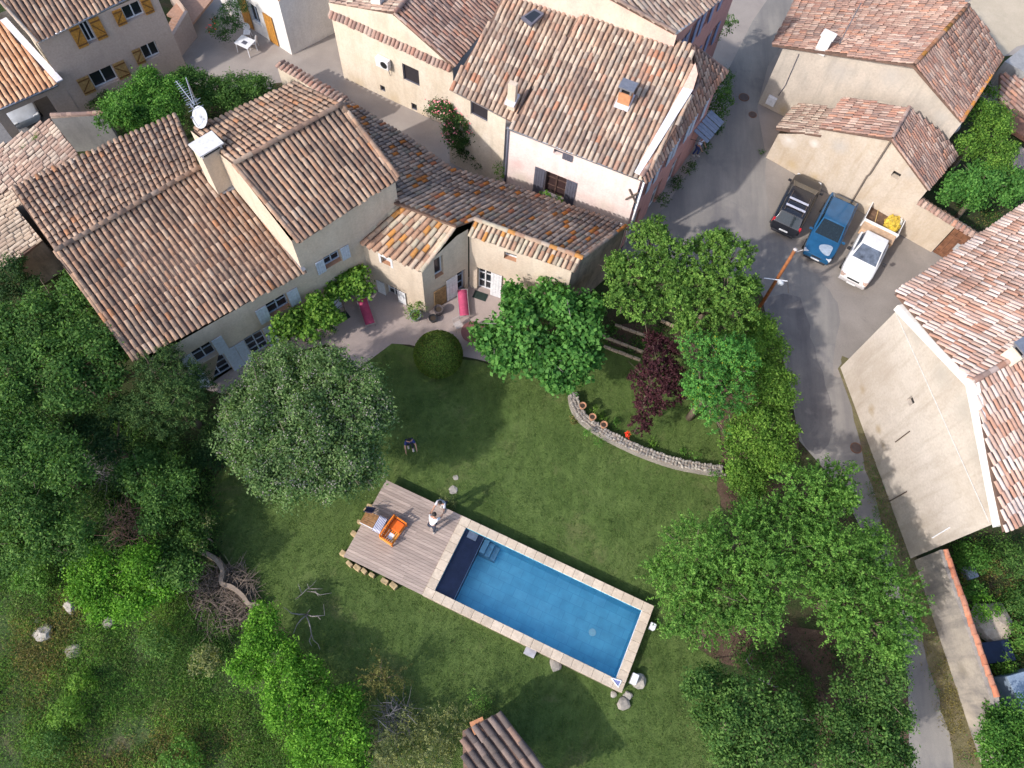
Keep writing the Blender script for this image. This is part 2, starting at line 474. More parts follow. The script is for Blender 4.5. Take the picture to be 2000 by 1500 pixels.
def finish_roofs(limit=300):
    byhouse = {}
    for roof, lst in ROOFS.items():
        byhouse.setdefault(root_of(roof), []).extend((t[1], roof, t[0], t[2]) for t in lst)
    for house, lst in byhouse.items():
        def rank(t):
            x, y = pix(t[2].translation)
            return t[0] + (0 if -15 < x < 2015 and -15 < y < 1515 else 1000)
        lst.sort(key=rank)
        lim = limit if house.get('category') != 'hut' else 300
        meshes = {}
        rest = {}
        for i, (dist, roof, M, mat) in enumerate(lst):
            if i < lim and rank((dist, roof, M, mat)) < 900:
                me = meshes.get(mat.name)
                if me is None:
                    me = bpy.data.meshes.new('tile')
                    me.from_pydata([tuple(v) for v in UT_V], [], UT_F)
                    me.polygons.foreach_set('use_smooth', [True] * len(me.polygons))
                    me.materials.append(mat)
                    meshes[mat.name] = me
                o = bpy.data.objects.new('tile', me)
                COL.objects.link(o)
                o.parent = roof
                L = M.copy(); L.translation = M.translation - house.location
                o.matrix_local = L
            else:
                rest.setdefault((roof, mat), []).append(M)
        for (roof, mat), Ms in rest.items():
            A = np.array([np.array(M) for M in Ms])
            V = np.einsum('nij,kj->nki', A[:, :3, :3], UT_V) + A[:, None, :3, 3] - np.array(house.location)
            nv = len(UT_V)
            fs = np.array(UT_F)
            F = (fs[None] + (np.arange(len(Ms)) * nv)[:, None, None]).reshape(-1)
            me = bpy.data.meshes.new('tiles')
            me.vertices.add(len(Ms) * nv); me.vertices.foreach_set('co', V.astype(np.float32).ravel())
            me.loops.add(len(F)); me.loops.foreach_set('vertex_index', F.astype(np.int32))
            me.polygons.add(len(F) // 4); me.polygons.foreach_set('loop_start', np.arange(0, len(F), 4, dtype=np.int32))
            me.polygons.foreach_set('use_smooth', np.ones(len(F) // 4, dtype=bool))
            me.update(calc_edges=True)
            me.materials.append(mat)
            o = bpy.data.objects.new('tiles', me)
            COL.objects.link(o)
            o.parent = roof
            o['kind'] = 'stuff'

# ------------------------------------------------------------------ walls, windows, shutters
def toward_cam(P0, d):
    n = Vector((d.y, -d.x))
    return n if (Vector((0, 0)) - P0).dot(n) > 0 else -n
def wall(parent, P0, d, prof, mat, ops=(), depth=.22, out=None, name='wall', sill=None, back=.0):
    """prof: outline as (distance along, height); ops: rectangular openings (s0,s1,z0,z1), with reveals"""
    out = out or toward_cam(P0, d)
    P = lambda s, z, k=0.0: Vector((P0.x + d.x * s - out.x * k, P0.y + d.y * s - out.y * k, z))
    loops = [[Vector((s, z, 0)) for s, z in prof]]
    for s0, s1, z0, z1 in ops: loops.append([Vector((s0, z0, 0)), Vector((s1, z0, 0)), Vector((s1, z1, 0)), Vector((s0, z1, 0))])
    flat_ = [v for l in loops for v in l]
    tris = tessellate_polygon(loops)
    mb = MB()
    mb.add([P(v.x, v.y) for v in flat_], [tuple(t) for t in tris])
    for s0, s1, z0, z1 in ops:
        c = [(s0, z0), (s1, z0), (s1, z1), (s0, z1)]
        for i in range(4):
            a, b = c[i], c[(i + 1) % 4]
            mb.quad(P(*a), P(*b), P(*b, depth), P(*a, depth), 1 if (i == 0 and sill) else 0)
    if back > 0:
        n = len(prof)
        mb.poly([P(s, z, back) for s, z in prof])
        for i in range(n):
            a, b = prof[i], prof[(i + 1) % n]
            mb.quad(P(*a), P(*b), P(*b, back), P(*a, back))
    return mb.build(name, [mat, sill] if sill else mat, parent)
def op(P0, d, tl, br):
    s0, z1 = onwall(*tl, P0, d)
    s1, z0 = onwall(*br, P0, d)
    return (min(s0, s1), max(s0, s1), min(z0, z1), max(z0, z1))
def frame_box(mb, P, s0, s1, z0, z1, k0, k1):
    pts = [P(s, z, k) for k in (k0, k1) for s, z in ((s0, z0), (s1, z0), (s1, z1), (s0, z1))]
    mb.add(pts, [(0, 1, 2, 3), (7, 6, 5, 4), (0, 4, 5, 1), (1, 5, 6, 2), (2, 6, 7, 3), (3, 7, 4, 0)])
def window(parent, P0, d, o, mat, depth=.22, leaves=2, bars=1, out=None, name='window', glass=None):
    s0, s1, z0, z1 = o
    out = out or toward_cam(P0, d)
    P = lambda s, z, k=0.0: Vector((P0.x + d.x * s - out.x * k, P0.y + d.y * s - out.y * k, z))
    w = .055
    mb = MB()
    k0, k1 = depth - .06, depth - .005
    frame_box(mb, P, s0, s0 + w, z0, z1, k0, k1); frame_box(mb, P, s1 - w, s1, z0, z1, k0, k1)
    frame_box(mb, P, s0 + w, s1 - w, z0, z0 + w, k0, k1); frame_box(mb, P, s0 + w, s1 - w, z1 - w, z1, k0, k1)
    for i in range(1, leaves):
        m = s0 + (s1 - s0) * i / leaves
        frame_box(mb, P, m - w * .6, m + w * .6, z0 + w, z1 - w, k0 + .004, k1)
    f = mb.build(name, mat, parent)
    for i in range(leaves):
        a, b = s0 + (s1 - s0) * i / leaves, s0 + (s1 - s0) * (i + 1) / leaves
        for j in range(bars):
            c, e = z0 + (z1 - z0) * j / bars, z0 + (z1 - z0) * (j + 1) / bars
            g = MB(); g.quad(P(a, c, depth + .0), P(b, c, depth + .0), P(b, e, depth + .0), P(a, e, depth + .0))
            g.build('pane', glass or GLASS, f)
            if j:
                bmb = MB(); frame_box(bmb, P, a + w, b - w, c - .018, c + .018, k0 + .01, k1); bmb.build('glazing_bar', mat, f)
    return f
def shutter(parent, P0, d, s0, s1, z0, z1, mat, brace=None, out=None, n=4, name='shutter', off=.05):
    out = out or toward_cam(P0, d)
    P = lambda s, z, k=0.0: Vector((P0.x + d.x * s + out.x * k, P0.y + d.y * s + out.y * k, z))
    mb = MB()
    for i in range(n):
        a, b = s0 + (s1 - s0) * i / n, s0 + (s1 - s0) * (i + 1) / n
        frame_box(mb, P, a + .006, b - .006, z0, z1, off, off + .03)
    frame_box(mb, P, s0 + .01, s1 - .01, z0 + .05, z1 - .05, off - .012, off)
    sh = mb.build(name, mat, parent)
    if brace is not None:
        bb = MB()
        h = z1 - z0
        for z in (z0 + h * .14, z1 - h * .14): frame_box(bb, P, s0 + .02, s1 - .02, z - .04, z + .04, off + .03, off + .055)
        a, b = (s0 + .05, s1 - .05) if brace else (s1 - .05, s0 + .05)
        k = .04
        bb.add([P(a, z0 + h * .2, off + .05), P(a, z0 + h * .2 + .09, off + .05), P(b, z1 - h * .2, off + .05), P(b, z1 - h * .2 - .09, off + .05)], [(0, 1, 2, 3)])
        bb.build('batten', flat('batten_brown', (.16, .075, .025), .6), sh)
    return sh
def gutter(parent, a, b, r=.07, mat=None):
    mb = MB(); mb.tube([a, b], r, 8)
    return mb.build('gutter', mat or ZINC, parent, smooth=True)
def downpipe(parent, top, bot=0.0, r=.05, mat=None):
    mb = MB(); mb.tube([top, Vector((top.x, top.y, bot))], r, 8)
    return mb.build('downpipe', mat or ZINC, parent, smooth=True)
def V2(v, z): return Vector((v.x, v.y, z))

# ------------------------------------------------------------------ BUILDINGS
def base_of(px, py): return W(px, py, 0)
def H2(px, py, z=0): return W2(px, py, z)
def chimney(house, base_c, w, l, z0, z1, rot, mat, cap=None, pots=0, capmat=None, name='chimney', open_=True):
    mb = MB(); mb.box((base_c.x, base_c.y, (z0 + z1) / 2), (w, l, z1 - z0), rot)
    ch = mb.build(name, mat, house)
    if cap:
        c = MB()
        for sx in (-1, 1):
            for sy in (-1, 1):
                v = Matrix.Rotation(rot, 3, 'Z') @ Vector((sx * (w / 2 - .06), sy * (l / 2 - .06), 0))
                c.box((base_c.x + v.x, base_c.y + v.y, z1 + cap / 2), (.09, .09, cap), rot)
        c.box((base_c.x, base_c.y, z1 + cap + .04), (w + .16, l + .16, .08), rot)
        c.build('chimney_cap', capmat or mat, ch)
        h = MB(); h.box((base_c.x, base_c.y, z1 + .01), (w - .1, l - .1, .03), rot); h.build('flue', DARK, ch)
    return ch

# --- the long farmhouse with two roof heights
m0, dm = H2(620, 625), U(44)
farm = thing('farmhouse', 'ochre farmhouse with white shutters and two tiled gable roofs of different height', 'house', (m0.x, m0.y, 0))
J = m0 + dm * .11
ds = U(139)
o1 = op(m0, dm, (371, 689), (427, 692)); o2 = op(m0, dm, (518, 595), (568, 598)); o3 = op(m0, dm, (631, 504), (668, 508))
g1, g2, g3 = (-6.1, -4.9, .0, 2.05), (-3.75, -2.75, .0, 2.05), (1.5, 2.4, .0, 2.05)
sL, sR = -7.95, 5.62
fw = wall(farm, m0, dm, [(sL, 0), (.11, 0), (.11, 4.52), (sL, 4.58)], ST_main, [o1, o2, g1, g2], .3, sill=TERRA)
wall(farm, J, dm, [(0, 0), (sR - .11, 0), (sR - .11, 7.0), (0, 7.0)], ST_main, [(o3[0] - .11, o3[1] - .11, o3[2], o3[3]), (g3[0] - .11, g3[1] - .11, g3[2], g3[3])], .3, sill=TERRA)
for o in (o1, o2, o3):
    window(farm, m0, dm, o, BLUEW, .3, leaves=2, bars=2)
    w_ = (o[1] - o[0]) * .52
    shutter(farm, m0, dm, o[0] - w_ - .02, o[0] - .02, o[2] - .02, o[3] + .02, BLUEW)
    shutter(farm, m0, dm, o[1] + .02, o[1] + w_ + .02, o[2] - .02, o[3] + .02, BLUEW)
for o in (g1, g2, g3):
    window(farm, m0, dm, o, BLUEW, .3, leaves=2, bars=4, name='french_window')
    w_ = (o[1] - o[0]) * .5
    shutter(farm, m0, dm, o[0] - w_ - .02, o[0] - .02, o[2] + .03, o[3], BLUEW)
    shutter(farm, m0, dm, o[1] + .02, o[1] + w_ + .02, o[2] + .03, o[3], BLUEW)
wall(farm, J, ds, [(0, 0), (7.5, 0), (7.5, 7.6), (3.75, 8.72), (0, 6.95)], ST_main, out=U(229))
wl = m0 + dm * sL
wall(farm, wl, ds, [(0, 0), (10.2, 0), (10.2, 5.5), (5.4, 6.45), (0, 4.55)], ST_rubble, out=U(229))
wr = m0 + dm * sR
wall(farm, wr, ds, [(0, 0), (7.5, 0), (7.5, 7.6), (3.75, 8.72), (0, 6.95)], ST_main, out=U(49))
bk = J + ds * 9.8
wall(farm, wl + ds * 10.2, (bk - (wl + ds * 10.2)).normalized(), [(0, 0), ((bk - (wl + ds * 10.2)).length, 0), ((bk - (wl + ds * 10.2)).length, 5.4), (0, 5.4)], ST_main, out=U(134))
wall(farm, J + ds * 7.45, dm, [(0, 0), (sR - .11, 0), (sR - .11, 7.6), (0, 7.6)], ST_main, out=U(134))
mb1, mb2 = MB(), MB()
froof = bpy.data.objects.new('roof', bpy.data.meshes.new('roof')); COL.objects.link(froof); froof.parent = farm
def roof_part(house, build):
    """make the roof part first so that its tiles can hang on it, then fill its mesh"""
    r = bpy.data.objects.new('roof', bpy.data.meshes.new('roof')); COL.objects.link(r); r.parent = house
    mb = MB(); build(r, mb)
    off = house.location
    r.data.from_pydata([tuple(Vector(v) - off) for v in mb.v], [], mb.f)
    r.data.materials.append(CHAN); r.data.update()
    return r
bpy.data.objects.remove(froof)
def b(r, mb):
    roof_quad(farm, r, [(107, 490, 6.55), (424, 308, 6.55), (598, 528, 4.6), (262, 703, 4.6)], T_main, .262, .42, mb)
    roof_quad(farm, r, [(390, 327, 6.55), (107, 490, 6.55), (21, 367, 5.6), (345, 222, 5.6)], T_main, .262, .42, mb)
    ridge(r, (107, 490, 6.66), (390, 327, 6.66), T_main, .13)
    ridge(r, (107, 490, 6.5), (262, 703, 4.62), T_main, .10)
roof_part(farm, b)
def b(r, mb):
    roof_quad(farm, r, [(456, 320, 8.85), (668, 203, 8.85), (778, 345, 7.05), (583, 472, 7.05)], T_main, .262, .42, mb)
    roof_quad(farm, r, [(668, 203, 8.85), (456, 320, 8.85), (378, 252, 7.75), (580, 160, 7.75)], T_main, .262, .42, mb)
    ridge(r, (456, 320, 8.95), (668, 203, 8.95), T_main, .13)
    ridge(r, (668, 203, 8.9), (778, 345, 7.1), T_main, .12)
    ridge(r, (456, 320, 8.88), (583, 472, 7.08), T_main, .11)
roof_part(farm, b)
cb = (H2(432, 375, 6.1) + H2(400, 322, 6.5) + H2(456, 364, 6.2) ) / 3
cpos = H2(404, 285, 8.7)
chimney(farm, cpos, 1.05, .75, 5.6, 8.55, math.radians(49), ST_main, .22, capmat=flat('white_slab', (.62, .60, .60), .7))
for a, b_ in (((398, 322, 6.62), (432, 377, 6.02)), ((432, 377, 6.02), (462, 362, 6.12))):          # lead apron
    mb = MB(); A_, B_ = W(*a), W(*b_); dd = (B_ - A_).normalized(); sd_ = dd.cross(Vector((0, 0, 1))).normalized() * .2
    mb.prism([A_ - sd_ + Vector((0, 0, .12)), B_ - sd_ + Vector((0, 0, .12)), B_ + sd_ + Vector((0, 0, .1)), A_ + sd_ + Vector((0, 0, .1))], .04)
    mb.build('flashing', ZINC, farm)
mb = MB(); A_, B_ = W(470, 372, 5.85), W(596, 532, 4.62); dd = (B_ - A_).normalized(); sd_ = dd.cross(Vector((0, 0, 1))).normalized() * .09
mb.prism([A_ - sd_ + Vector((0, 0, .16)), B_ - sd_ + Vector((0, 0, .16)), B_ + sd_ + Vector((0, 0, .16)), A_ + sd_ + Vector((0, 0, .16))], .03)
mb.build('flashing', ZINC, farm)
# aerial and dish at the back eave
ap = W(388, 240, 7.0)
ant = thing('satellite_dish', 'grey satellite dish on the back edge of the farmhouse roof', 'dish', tuple(ap))
dc = W(391, 229, 8.3)
aim = (Vector((-.35, -.62, .55))).normalized()
q = aim.to_track_quat('Z', 'Y').to_matrix()
mb = MB()
prof = [(.02, -.1), (.2, -.085), (.36, -.04), (.46, .02)]
vs, fs = [], []
for r_, z_ in prof:
    for k in range(18):
        a = 2 * math.pi * k / 18
        vs.append(dc + q @ Vector((r_ * math.cos(a), r_ * 1.12 * math.sin(a), z_)))
for i in range(3):
    for k in range(18): fs.append((i * 18 + k, i * 18 + (k + 1) % 18, (i + 1) * 18 + (k + 1) % 18, (i + 1) * 18 + k))
mb.add(vs, fs); dish = mb.build('reflector', flat('dish_grey', (.40, .42, .46), .5), ant, smooth=True)
so_ = dish.modifiers.new('thick', 'SOLIDIFY'); so_.thickness = .02
mb = MB(); mb.tube([ap - Vector((0, 0, .6)), Vector((ap.x, ap.y, dc.z - .1)), dc - aim * .1], .03, 6); mb.build('mount', ZINC, ant)
mb = MB(); mb.tube([dc - q @ Vector((0, .45, 0)), dc + aim * .45], .015, 5); mb.box(dc + aim * .47, (.1, .07, .07)); mb.build('receiver_arm', ZINC, ant)
a0 = W(386, 222, 8.6); a1 = W(374, 186, 10.2)
aer = thing('television_aerial', 'comb-like metal television aerial above the satellite dish', 'aerial', (ap.x + .2, ap.y + .2, 7.0))
mast = Vector((ap.x + .2, ap.y + .2, 7.0))
top = Vector((mast.x, mast.y, 9.6))
mb = MB(); mb.tube([mast, top], .025, 6); mb.build('mast', ZINC, aer)
bd = (W(345, 160, 9.6) - W(380, 205, 9.6)).normalized()
mb = MB(); st = W(380, 205, 9.6)
mb.tube([top, st], .02, 5); mb.tube([st, st + bd * 1.7], .02, 5)
sd2 = bd.cross(Vector((0, 0, 1)))
for k in range(12):
    c = st + bd * (1.65 * k / 11); hw = .28 - .016 * k
    mb.tube([c - sd2 * hw, c + sd2 * hw], .012, 4)
for s_ in (-1, 1): mb.tube([st + sd2 * .35 * s_ + Vector((0, 0, .2 * s_)), st - sd2 * .35 * s_ + Vector((0, 0, .2 * s_))], .014, 4)
mb.build('rods', flat('alu', (.42, .44, .48), .4, .5), aer)

# --- square annexe in the corner
t0 = H2(832, 612); dt = U(-21); tq = H2(917, 560); dq = (tq - t0).normalized()
annex = thing('annexe', 'small square stone annexe with straw-coloured tiles jutting onto the terrace', 'house', (t0.x, t0.y, 0))
a1_ = op(t0, dt, (743, 499), (764, 521)); a2_ = op(t0, dt, (752, 553), (780, 590))
wall(annex, t0, dt, [(-3.75, 0), (0, 0), (0, 4.2), (-3.75, 4.2)], ST_main, [a1_, a2_], .28, out=U(-111), sill=TERRA)
window(annex, t0, dt, a1_, WHITE, .28, 1, 1, out=U(-111)); window(annex, t0, dt, a2_, WHITE, .28, 2, 2, out=U(-111))
for s0_, s1_ in ((a2_[0] - .5, a2_[0] - .02), (a2_[1] + .02, a2_[1] + .5)): shutter(annex, t0, dt, s0_, s1_, a2_[2] - .35, a2_[3] + .02, WHITE, out=U(-111))
mb = MB()
for s0_, s1_, z0_, z1_ in ((a1_[0] - .12, a1_[0], a1_[2] - .05, a1_[3] + .12), (a1_[1], a1_[1] + .12, a1_[2] - .05, a1_[3] + .12), (a1_[0], a1_[1], a1_[3], a1_[3] + .12)):
    o_ = U(-111); Pq = lambda s, z, k: Vector((t0.x + dt.x * s + o_.x * k, t0.y + dt.y * s + o_.y * k, z)); frame_box(mb, Pq, s0_, s1_, z0_, z1_, .0, .02)
mb.build('window_surround', WHITE, annex)
a3_ = op(t0, dq, (847, 508), (867, 535)); a4_ = op(t0, dq, (893, 545), (909, 590)); a4_ = (a4_[0], a4_[1], 0, 2.0)
wall(annex, t0, dq, [(0, 0), (2.75, 0), (2.75, 5.25), (2.1, 5.25), (0, 4.2)], ST_main, [a3_, a4_], .28, out=U(-48), sill=TERRA)
window(annex, t0, dq, a3_, WHITE, .28, 1, 1, out=U(-48)); window(annex, t0, dq, a4_, BLUEW, .28, 1, 3, out=U(-48), name='glazed_door')
shutter(annex, t0, dq, a4_[0] - .72, a4_[0] - .03, .03, 2.0, WHITE, out=U(-48))
shutter(annex, t0, dq, a4_[0] - 1.5, a4_[0] - .76, .03, 1.65, flat('bamboo_screen', (.36, .22, .10), .7, var=.3), out=U(-48), n=9, name='bamboo_screen')
def b(r, mb):
    roof_quad(annex, r, [(768, 392, 5.35), (888, 444, 5.35), (823, 529, 4.25), (680, 461, 4.25)], T_tower, .30, .42, mb)
    ridge(r, (768, 391, 5.4), (888, 443, 5.4), T_tower, .12)
    ridge(r, (888, 444, 5.4), (823, 529, 4.3), T_tower, .11)
roof_part(annex, b)
gutter(annex, W(681, 461, 4.35), W(783, 379, 5.45), .09, flat('blue_zinc', (.08, .12, .30), .4, .3))

# --- low wing along the alley
w0 = tq; dw = U(-14)
wing = thing('low_wing', 'low house wing under a long grey roof speckled with orange lichen', 'house', (w0.x, w0.y, 0))
b1_ = op(w0, dw, (985, 491), (1008, 512)); b2_ = op(w0, dw, (932, 522), (957, 581)); b2_ = (b2_[0], b2_[1], 0, b2_[3])
wall(wing, w0, dw, [(0, 0), (5.25, 0), (5.25, 4.75), (0, 4.9)], ST_main, [b1_, b2_], .3, out=U(-104), sill=TERRA)
window(wing, w0, dw, b1_, WHITE, .3, 1, 1, out=U(-104)); window(wing, w0, dw, b2_, WHITE, .3, 2, 3, out=U(-104), name='french_window')
shutter(wing, w0, dw, b2_[1] + .02, b2_[1] + .62, .04, b2_[3] + .05, WHITE, out=U(-104))
we = w0 + dw * 5.25
dwe = U(52)
wall(wing, we, dwe, [(0, 0), (4.1, 0), (4.1, 4.05), (.5, 5.1), (0, 4.75)], ST_rubble, out=U(-38))
al = [H2(1221, 441, 4.0), H2(1100, 396, 4.0), H2(985, 358, 4.0), H2(880, 330, 4.0), H2(790, 267, 4.0), H2(676, 195, 4.0)]
for p, q_ in zip(al, al[1:]):
    dd = (q_ - p).normalized(); L_ = (q_ - p).length
    wall(wing, p - U(54) * .2, dd, [(0, 0), (L_, 0), (L_, 4.02), (0, 4.02)], ST_rubble, out=U(54))
def b(r, mb):
    roof_quad(wing, r, [(928, 427, 5.35), (1137, 503, 5.2), (1124, 529, 4.85), (914, 456, 4.98)], T_tower, .24, .40, mb)
    roof_poly(wing, r, [(930, 428, 5.35), (1135, 503, 5.2), (1220, 440, 4.1)], [(890, 441), (925, 428), (1137, 503), (1222, 441), (1100, 396), (985, 358), (880, 329), (835, 296), (790, 265), (720, 222), (676, 193), (650, 240), (770, 395)], 54, T_wing, .25, .36, mb)
    ridge(r, (926, 427, 5.42), (1137, 503, 5.27), T_tower, .13)
    ridge(r, (1137, 503, 5.2), (1222, 441, 4.15), T_wing, .10)
    ridge(r, (886, 443, 5.42), (926, 427, 5.42), T_wing, .09)
roof_part(wing, b)
mb = MB(); mb.tube([W(1212, 436, 4.1), W(1224, 446, 3.9), W(1224, 470, 2.5)], .03, 5); mb.build('overflow_pipe', WHITE, wing)

# --- cream house on the alley
c0, dc_ = H2(672, 152), U(-23)
cream = thing('cream_house', 'cream rendered house with a tile string course, one dark window and an air conditioner', 'house', (c0.x, c0.y, 0))
e1 = op(c0, dc_, (785, 123), (820, 170)); e2 = op(c0, dc_, (742, 165), (753, 181)); e3 = op(c0, dc_, (803, 200), (815, 218))
sE = onwall(880, 135, c0, dc_)[0] + .15
sA = onwall(770, 28, c0, dc_)[0]
wall(cream, c0, dc_, [(0, 0), (sE, 0), (sE, 4.9), (sA, 6.5), (-.1, 5.3)], ST_cream, [e1, e2, e3], .16, out=U(-113))
window(cream, c0, dc_, e1, SLATE, .12, 1, 1, out=U(-113), glass=flat('black_shutter', (.03, .025, .03), .7), name='blind_window')
for e in (e2, e3): window(cream, c0, dc_, e, SLATE, .12, 1, 1, out=U(-113), glass=DARK, name='vent')
mb = MB()
o_ = U(-113)
nt_ = int(sE / .25)
sc = MB()
band = bpy.data.objects.new('string_course', bpy.data.meshes.new('string_course')); COL.objects.link(band); band.parent = cream
dslope = Vector((o_.x * .8, o_.y * .8, -.6)).normalized(); nslope = Vector((o_.x * .6, o_.y * .6, .8))
for i in range(nt_):
    s = (i + .5) * sE / nt_
    P = Vector((c0.x + dc_.x * s + o_.x * .02, c0.y + dc_.y * s + o_.y * .02, 4.88))
    put_tile(band, P, dslope, nslope, .42, .27, T_barn)
sc.prism([Vector((c0.x - dc_.x * .1, c0.y - dc_.y * .1, 4.86)), Vector((c0.x + dc_.x * sE, c0.y + dc_.y * sE, 4.86)), Vector((c0.x + dc_.x * sE + o_.x * .26, c0.y + dc_.y * sE + o_.y * .26, 4.66)), Vector((c0.x - dc_.x * .1 + o_.x * .26, c0.y - dc_.y * .1 + o_.y * .26, 4.66))], .08)
off = cream.location
band.data.from_pydata([tuple(Vector(v) - off) for v in sc.v], [], sc.f); band.data.materials.append(MORTAR)
back = U(67)
wall(cream, c0, back, [(0, 0), (9, 0), (9, 5.3), (0, 5.3)], ST_cream, out=U(157))
def b(r, mb):
    roof_poly(cream, r, [(770, 27, 6.6), (885, 128, 5.0), (958, 38, 5.0)], [(770, 26), (886, 129), (960, 38), (1000, -60), (850, -70)], -23, T_barn, .25, .42, mb)
    roof_poly(cream, r, [(770, 27, 6.6), (646, 3, 5.35), (850, -70, 6.6)], [(770, 26), (850, -70), (700, -90), (640, -20), (646, 3)], 157, T_old, .25, .42, mb)
    ridge(r, (770, 27, 6.7), (850, -70, 6.7), T_barn, .13)
roof_part(cream, b)
chimney(cream, H2(738, -2, 6.4), .5, .6, 5.4, 6.9, math.radians(67), ST_white, 0)
ac0 = onwall(752, 118, c0, dc_)
ac = thing('air_conditioner', 'white air conditioner box with a round fan on the cream wall', 'air conditioner', (c0.x + dc_.x * ac0[0] + o_.x * .2, c0.y + dc_.y * ac0[0] + o_.y * .2, ac0[1] - .3))
acc = ac.location + Vector((0, 0, .3))
mb = MB(); mb.box(acc, (.85, .32, .6), math.radians(-23)); bevel(mb.build('casing', WHITE, ac), .02)
mb = MB()
fc = acc + V2(o_, 0) * .165 + V2(dc_, 0) * .14
ring = [fc + V2(dc_, 0) * (.23 * math.cos(a)) + Vector((0, 0, .23 * math.sin(a))) for a in [k * math.pi / 8 for k in range(16)]]
mb.poly(ring); mb.build('fan', DARK, ac)
mb = MB(); mb.tube([acc + V2(dc_, 0) * .3 + Vector((0, 0, -.3)), acc + V2(dc_, 0) * .32 - V2(o_, 0) * .12 + Vector((0, 0, -.9))], .02, 5); mb.build('hose', SLATE, ac)

# --- lower left bay of the pink house
pl0 = H2(988, 228, 5.8); pl1 = H2(880, 172, 5.8); dpl = (pl0 - pl1).normalized(); Lp = (pl0 - pl1).length
bp = U(63)
pk0, dpk = H2(1250, 350, 6.2), U(-19)
pink = thing('pink_house', 'large pink house with a mottled tile roof, skylight and slate shutters', 'house', (pk0.x, pk0.y, 0))
f1 = op(pl1, dpl, (919, 197), (952, 240))
wall(pink, pl1, dpl, [(-.2, 0), (Lp, 0), (Lp, 5.85), (-.2, 5.85)], ST_cream, [f1], .2, out=Vector((dpl.y, -dpl.x)))
window(pink, pl1, dpl, f1, SLATE, .14, 1, 1, out=Vector((dpl.y, -dpl.x)), glass=flat('black_shutter', (.03, .025, .03), .7), name='blind_window')
h1 = op(pk0, dpk, (1082, 290), (1098, 306)); h2 = op(pk0, dpk, (1066, 333), (1100, 392))
LW = -7.0
wall(pink, pk0, dpk, [(LW, 0), (.05, 0), (.05, 6.2), (LW, 6.2)], ST_pink, [h1, h2], .25, out=U(-109))
window(pink, pk0, dpk, h1, SLATE, .25, 1, 1, out=U(-109)); window(pink, pk0, dpk, h2, flat('brown_frame', (.10, .06, .05), .6), .25, 2, 3, out=U(-109), glass=flat('brown_pane', (.05, .03, .03), .3))
shutter(pink, pk0, dpk, h1[1] + .02, h1[1] + .55, h1[2] - .05, h1[3] + .05, SLATE, out=U(-109))
hw_ = .56
shutter(pink, pk0, dpk, h2[0] - hw_ - .02, h2[0] - .02, h2[2] - .15, h2[3] + .05, SLATE, out=U(-109)); shutter(pink, pk0, dpk, h2[1] + .02, h2[1] + hw_ + .02, h2[2] - .15, h2[3] + .05, SLATE, out=U(-109))
pc = H2(1262, 352, 6.1); dst = U(62.7)
ops_ = [(.5, 1.3, 3.5, 5.0), (2.6, 3.5, 3.5, 5.0), (4.6, 5.5, 3.5, 5.0), (6.6, 7.5, 3.5, 5.0), (.7, 1.6, .0, 2.2), (3.0, 4.0, .0, 2.2), (5.2, 6.2, 0, 2.2)]
pcw = pc + U(152.7) * .25
wall(pink, pcw, dst, [(0, 0), (8.8, 0), (8.8, 6.15), (0, 6.1)], ST_rose, ops_, .2, out=U(-27.3))
for o in ops_: window(pink, pcw, dst, o, WHITE, .18, 2, 2, out=U(-27.3))
for o in ops_[:4]:
    shutter(pink, pcw, dst, o[0] - .46, o[0] - .03, o[2], o[3], BLUEW, out=U(-27.3)); shutter(pink, pcw, dst, o[1] + .03, o[1] + .46, o[2], o[3], BLUEW, out=U(-27.3))
wall(pink, pk0 + dpk * LW, U(71), [(0, 0), (9.5, 0), (9.5, 8.3), (0, 6.2)], ST_pink, out=U(161))
PA, Pn = plane3([(993, 248, 6.25), (1258, 352, 6.25), (1350, 90, 8.5)])
zz = lambda x, y, d_=0: onplane(x, y, PA, Pn).z - d_
def b(r, mb):
    roof_poly(pink, r, [(993, 248, 6.25), (1258, 352, 6.25), (1350, 90, 8.5)], [(993, 249), (1258, 352), (1348, 200), (1354, 89), (1140, 18), (1003, 236)], -109, T_pink, .262, .42, mb)
    roof_poly(pink, r, [(880, 172, 5.95), (988, 228, 5.95), (1150, -10, zz(1150, -10, .22))], [(878, 172), (988, 229), (1003, 236), (1144, 16), (1080, -5), (1000, -45), (962, 32)], -109, T_pink, .262, .42, mb)
    roof_poly(pink, r, [(1262, 354, 6.15), (1421, 140, 6.15), (1345, 200, 6.85)], [(1254, 346), (1306, 258), (1345, 197), (1364, 165), (1353, 90), (1421, 140), (1263, 356)], -27.3, T_barn, .25, .42, mb)
    ridge(r, (1252, 346, 6.45), (1345, 197, 6.95), T_barn, .12)
    ridge(r, (1345, 197, 6.95), (1363, 165, 7.0), T_barn, .12)
    ridge(r, (1363, 165, 7.0), (1353, 92, 7.6), T_barn, .12)
    ridge(r, (1356, 90, 7.2), (1421, 140, 6.25), T_barn, .11)
proof = roof_part(pink, b)
mb = MB(); A1, A2, B1, B2 = onplane(1238, 340, PA, Pn), onplane(1248, 345, PA, Pn), onplane(1352, 180, PA, Pn), onplane(1332, 176, PA, Pn)
up = Vector((0, 0, .17))
mb.prism([A1 + up, A2 + up, B1 + up, B2 + up], .06); mb.build('valley_flashing', flat('pale_zinc', (.58, .56, .60), .5), pink)
mb = MB(); B3, B4 = onplane(1352, 120, PA, Pn), onplane(1358, 160, PA, Pn)
mb.prism([B2 + up * 1.1, B1 + up * 1.1, onplane(1361, 150, PA, Pn) + up * 1.1, onplane(1356, 128, PA, Pn) + up * 1.1], .08); mb.build('parapet', flat('salmon_render', (.62, .42, .34), .8), pink)
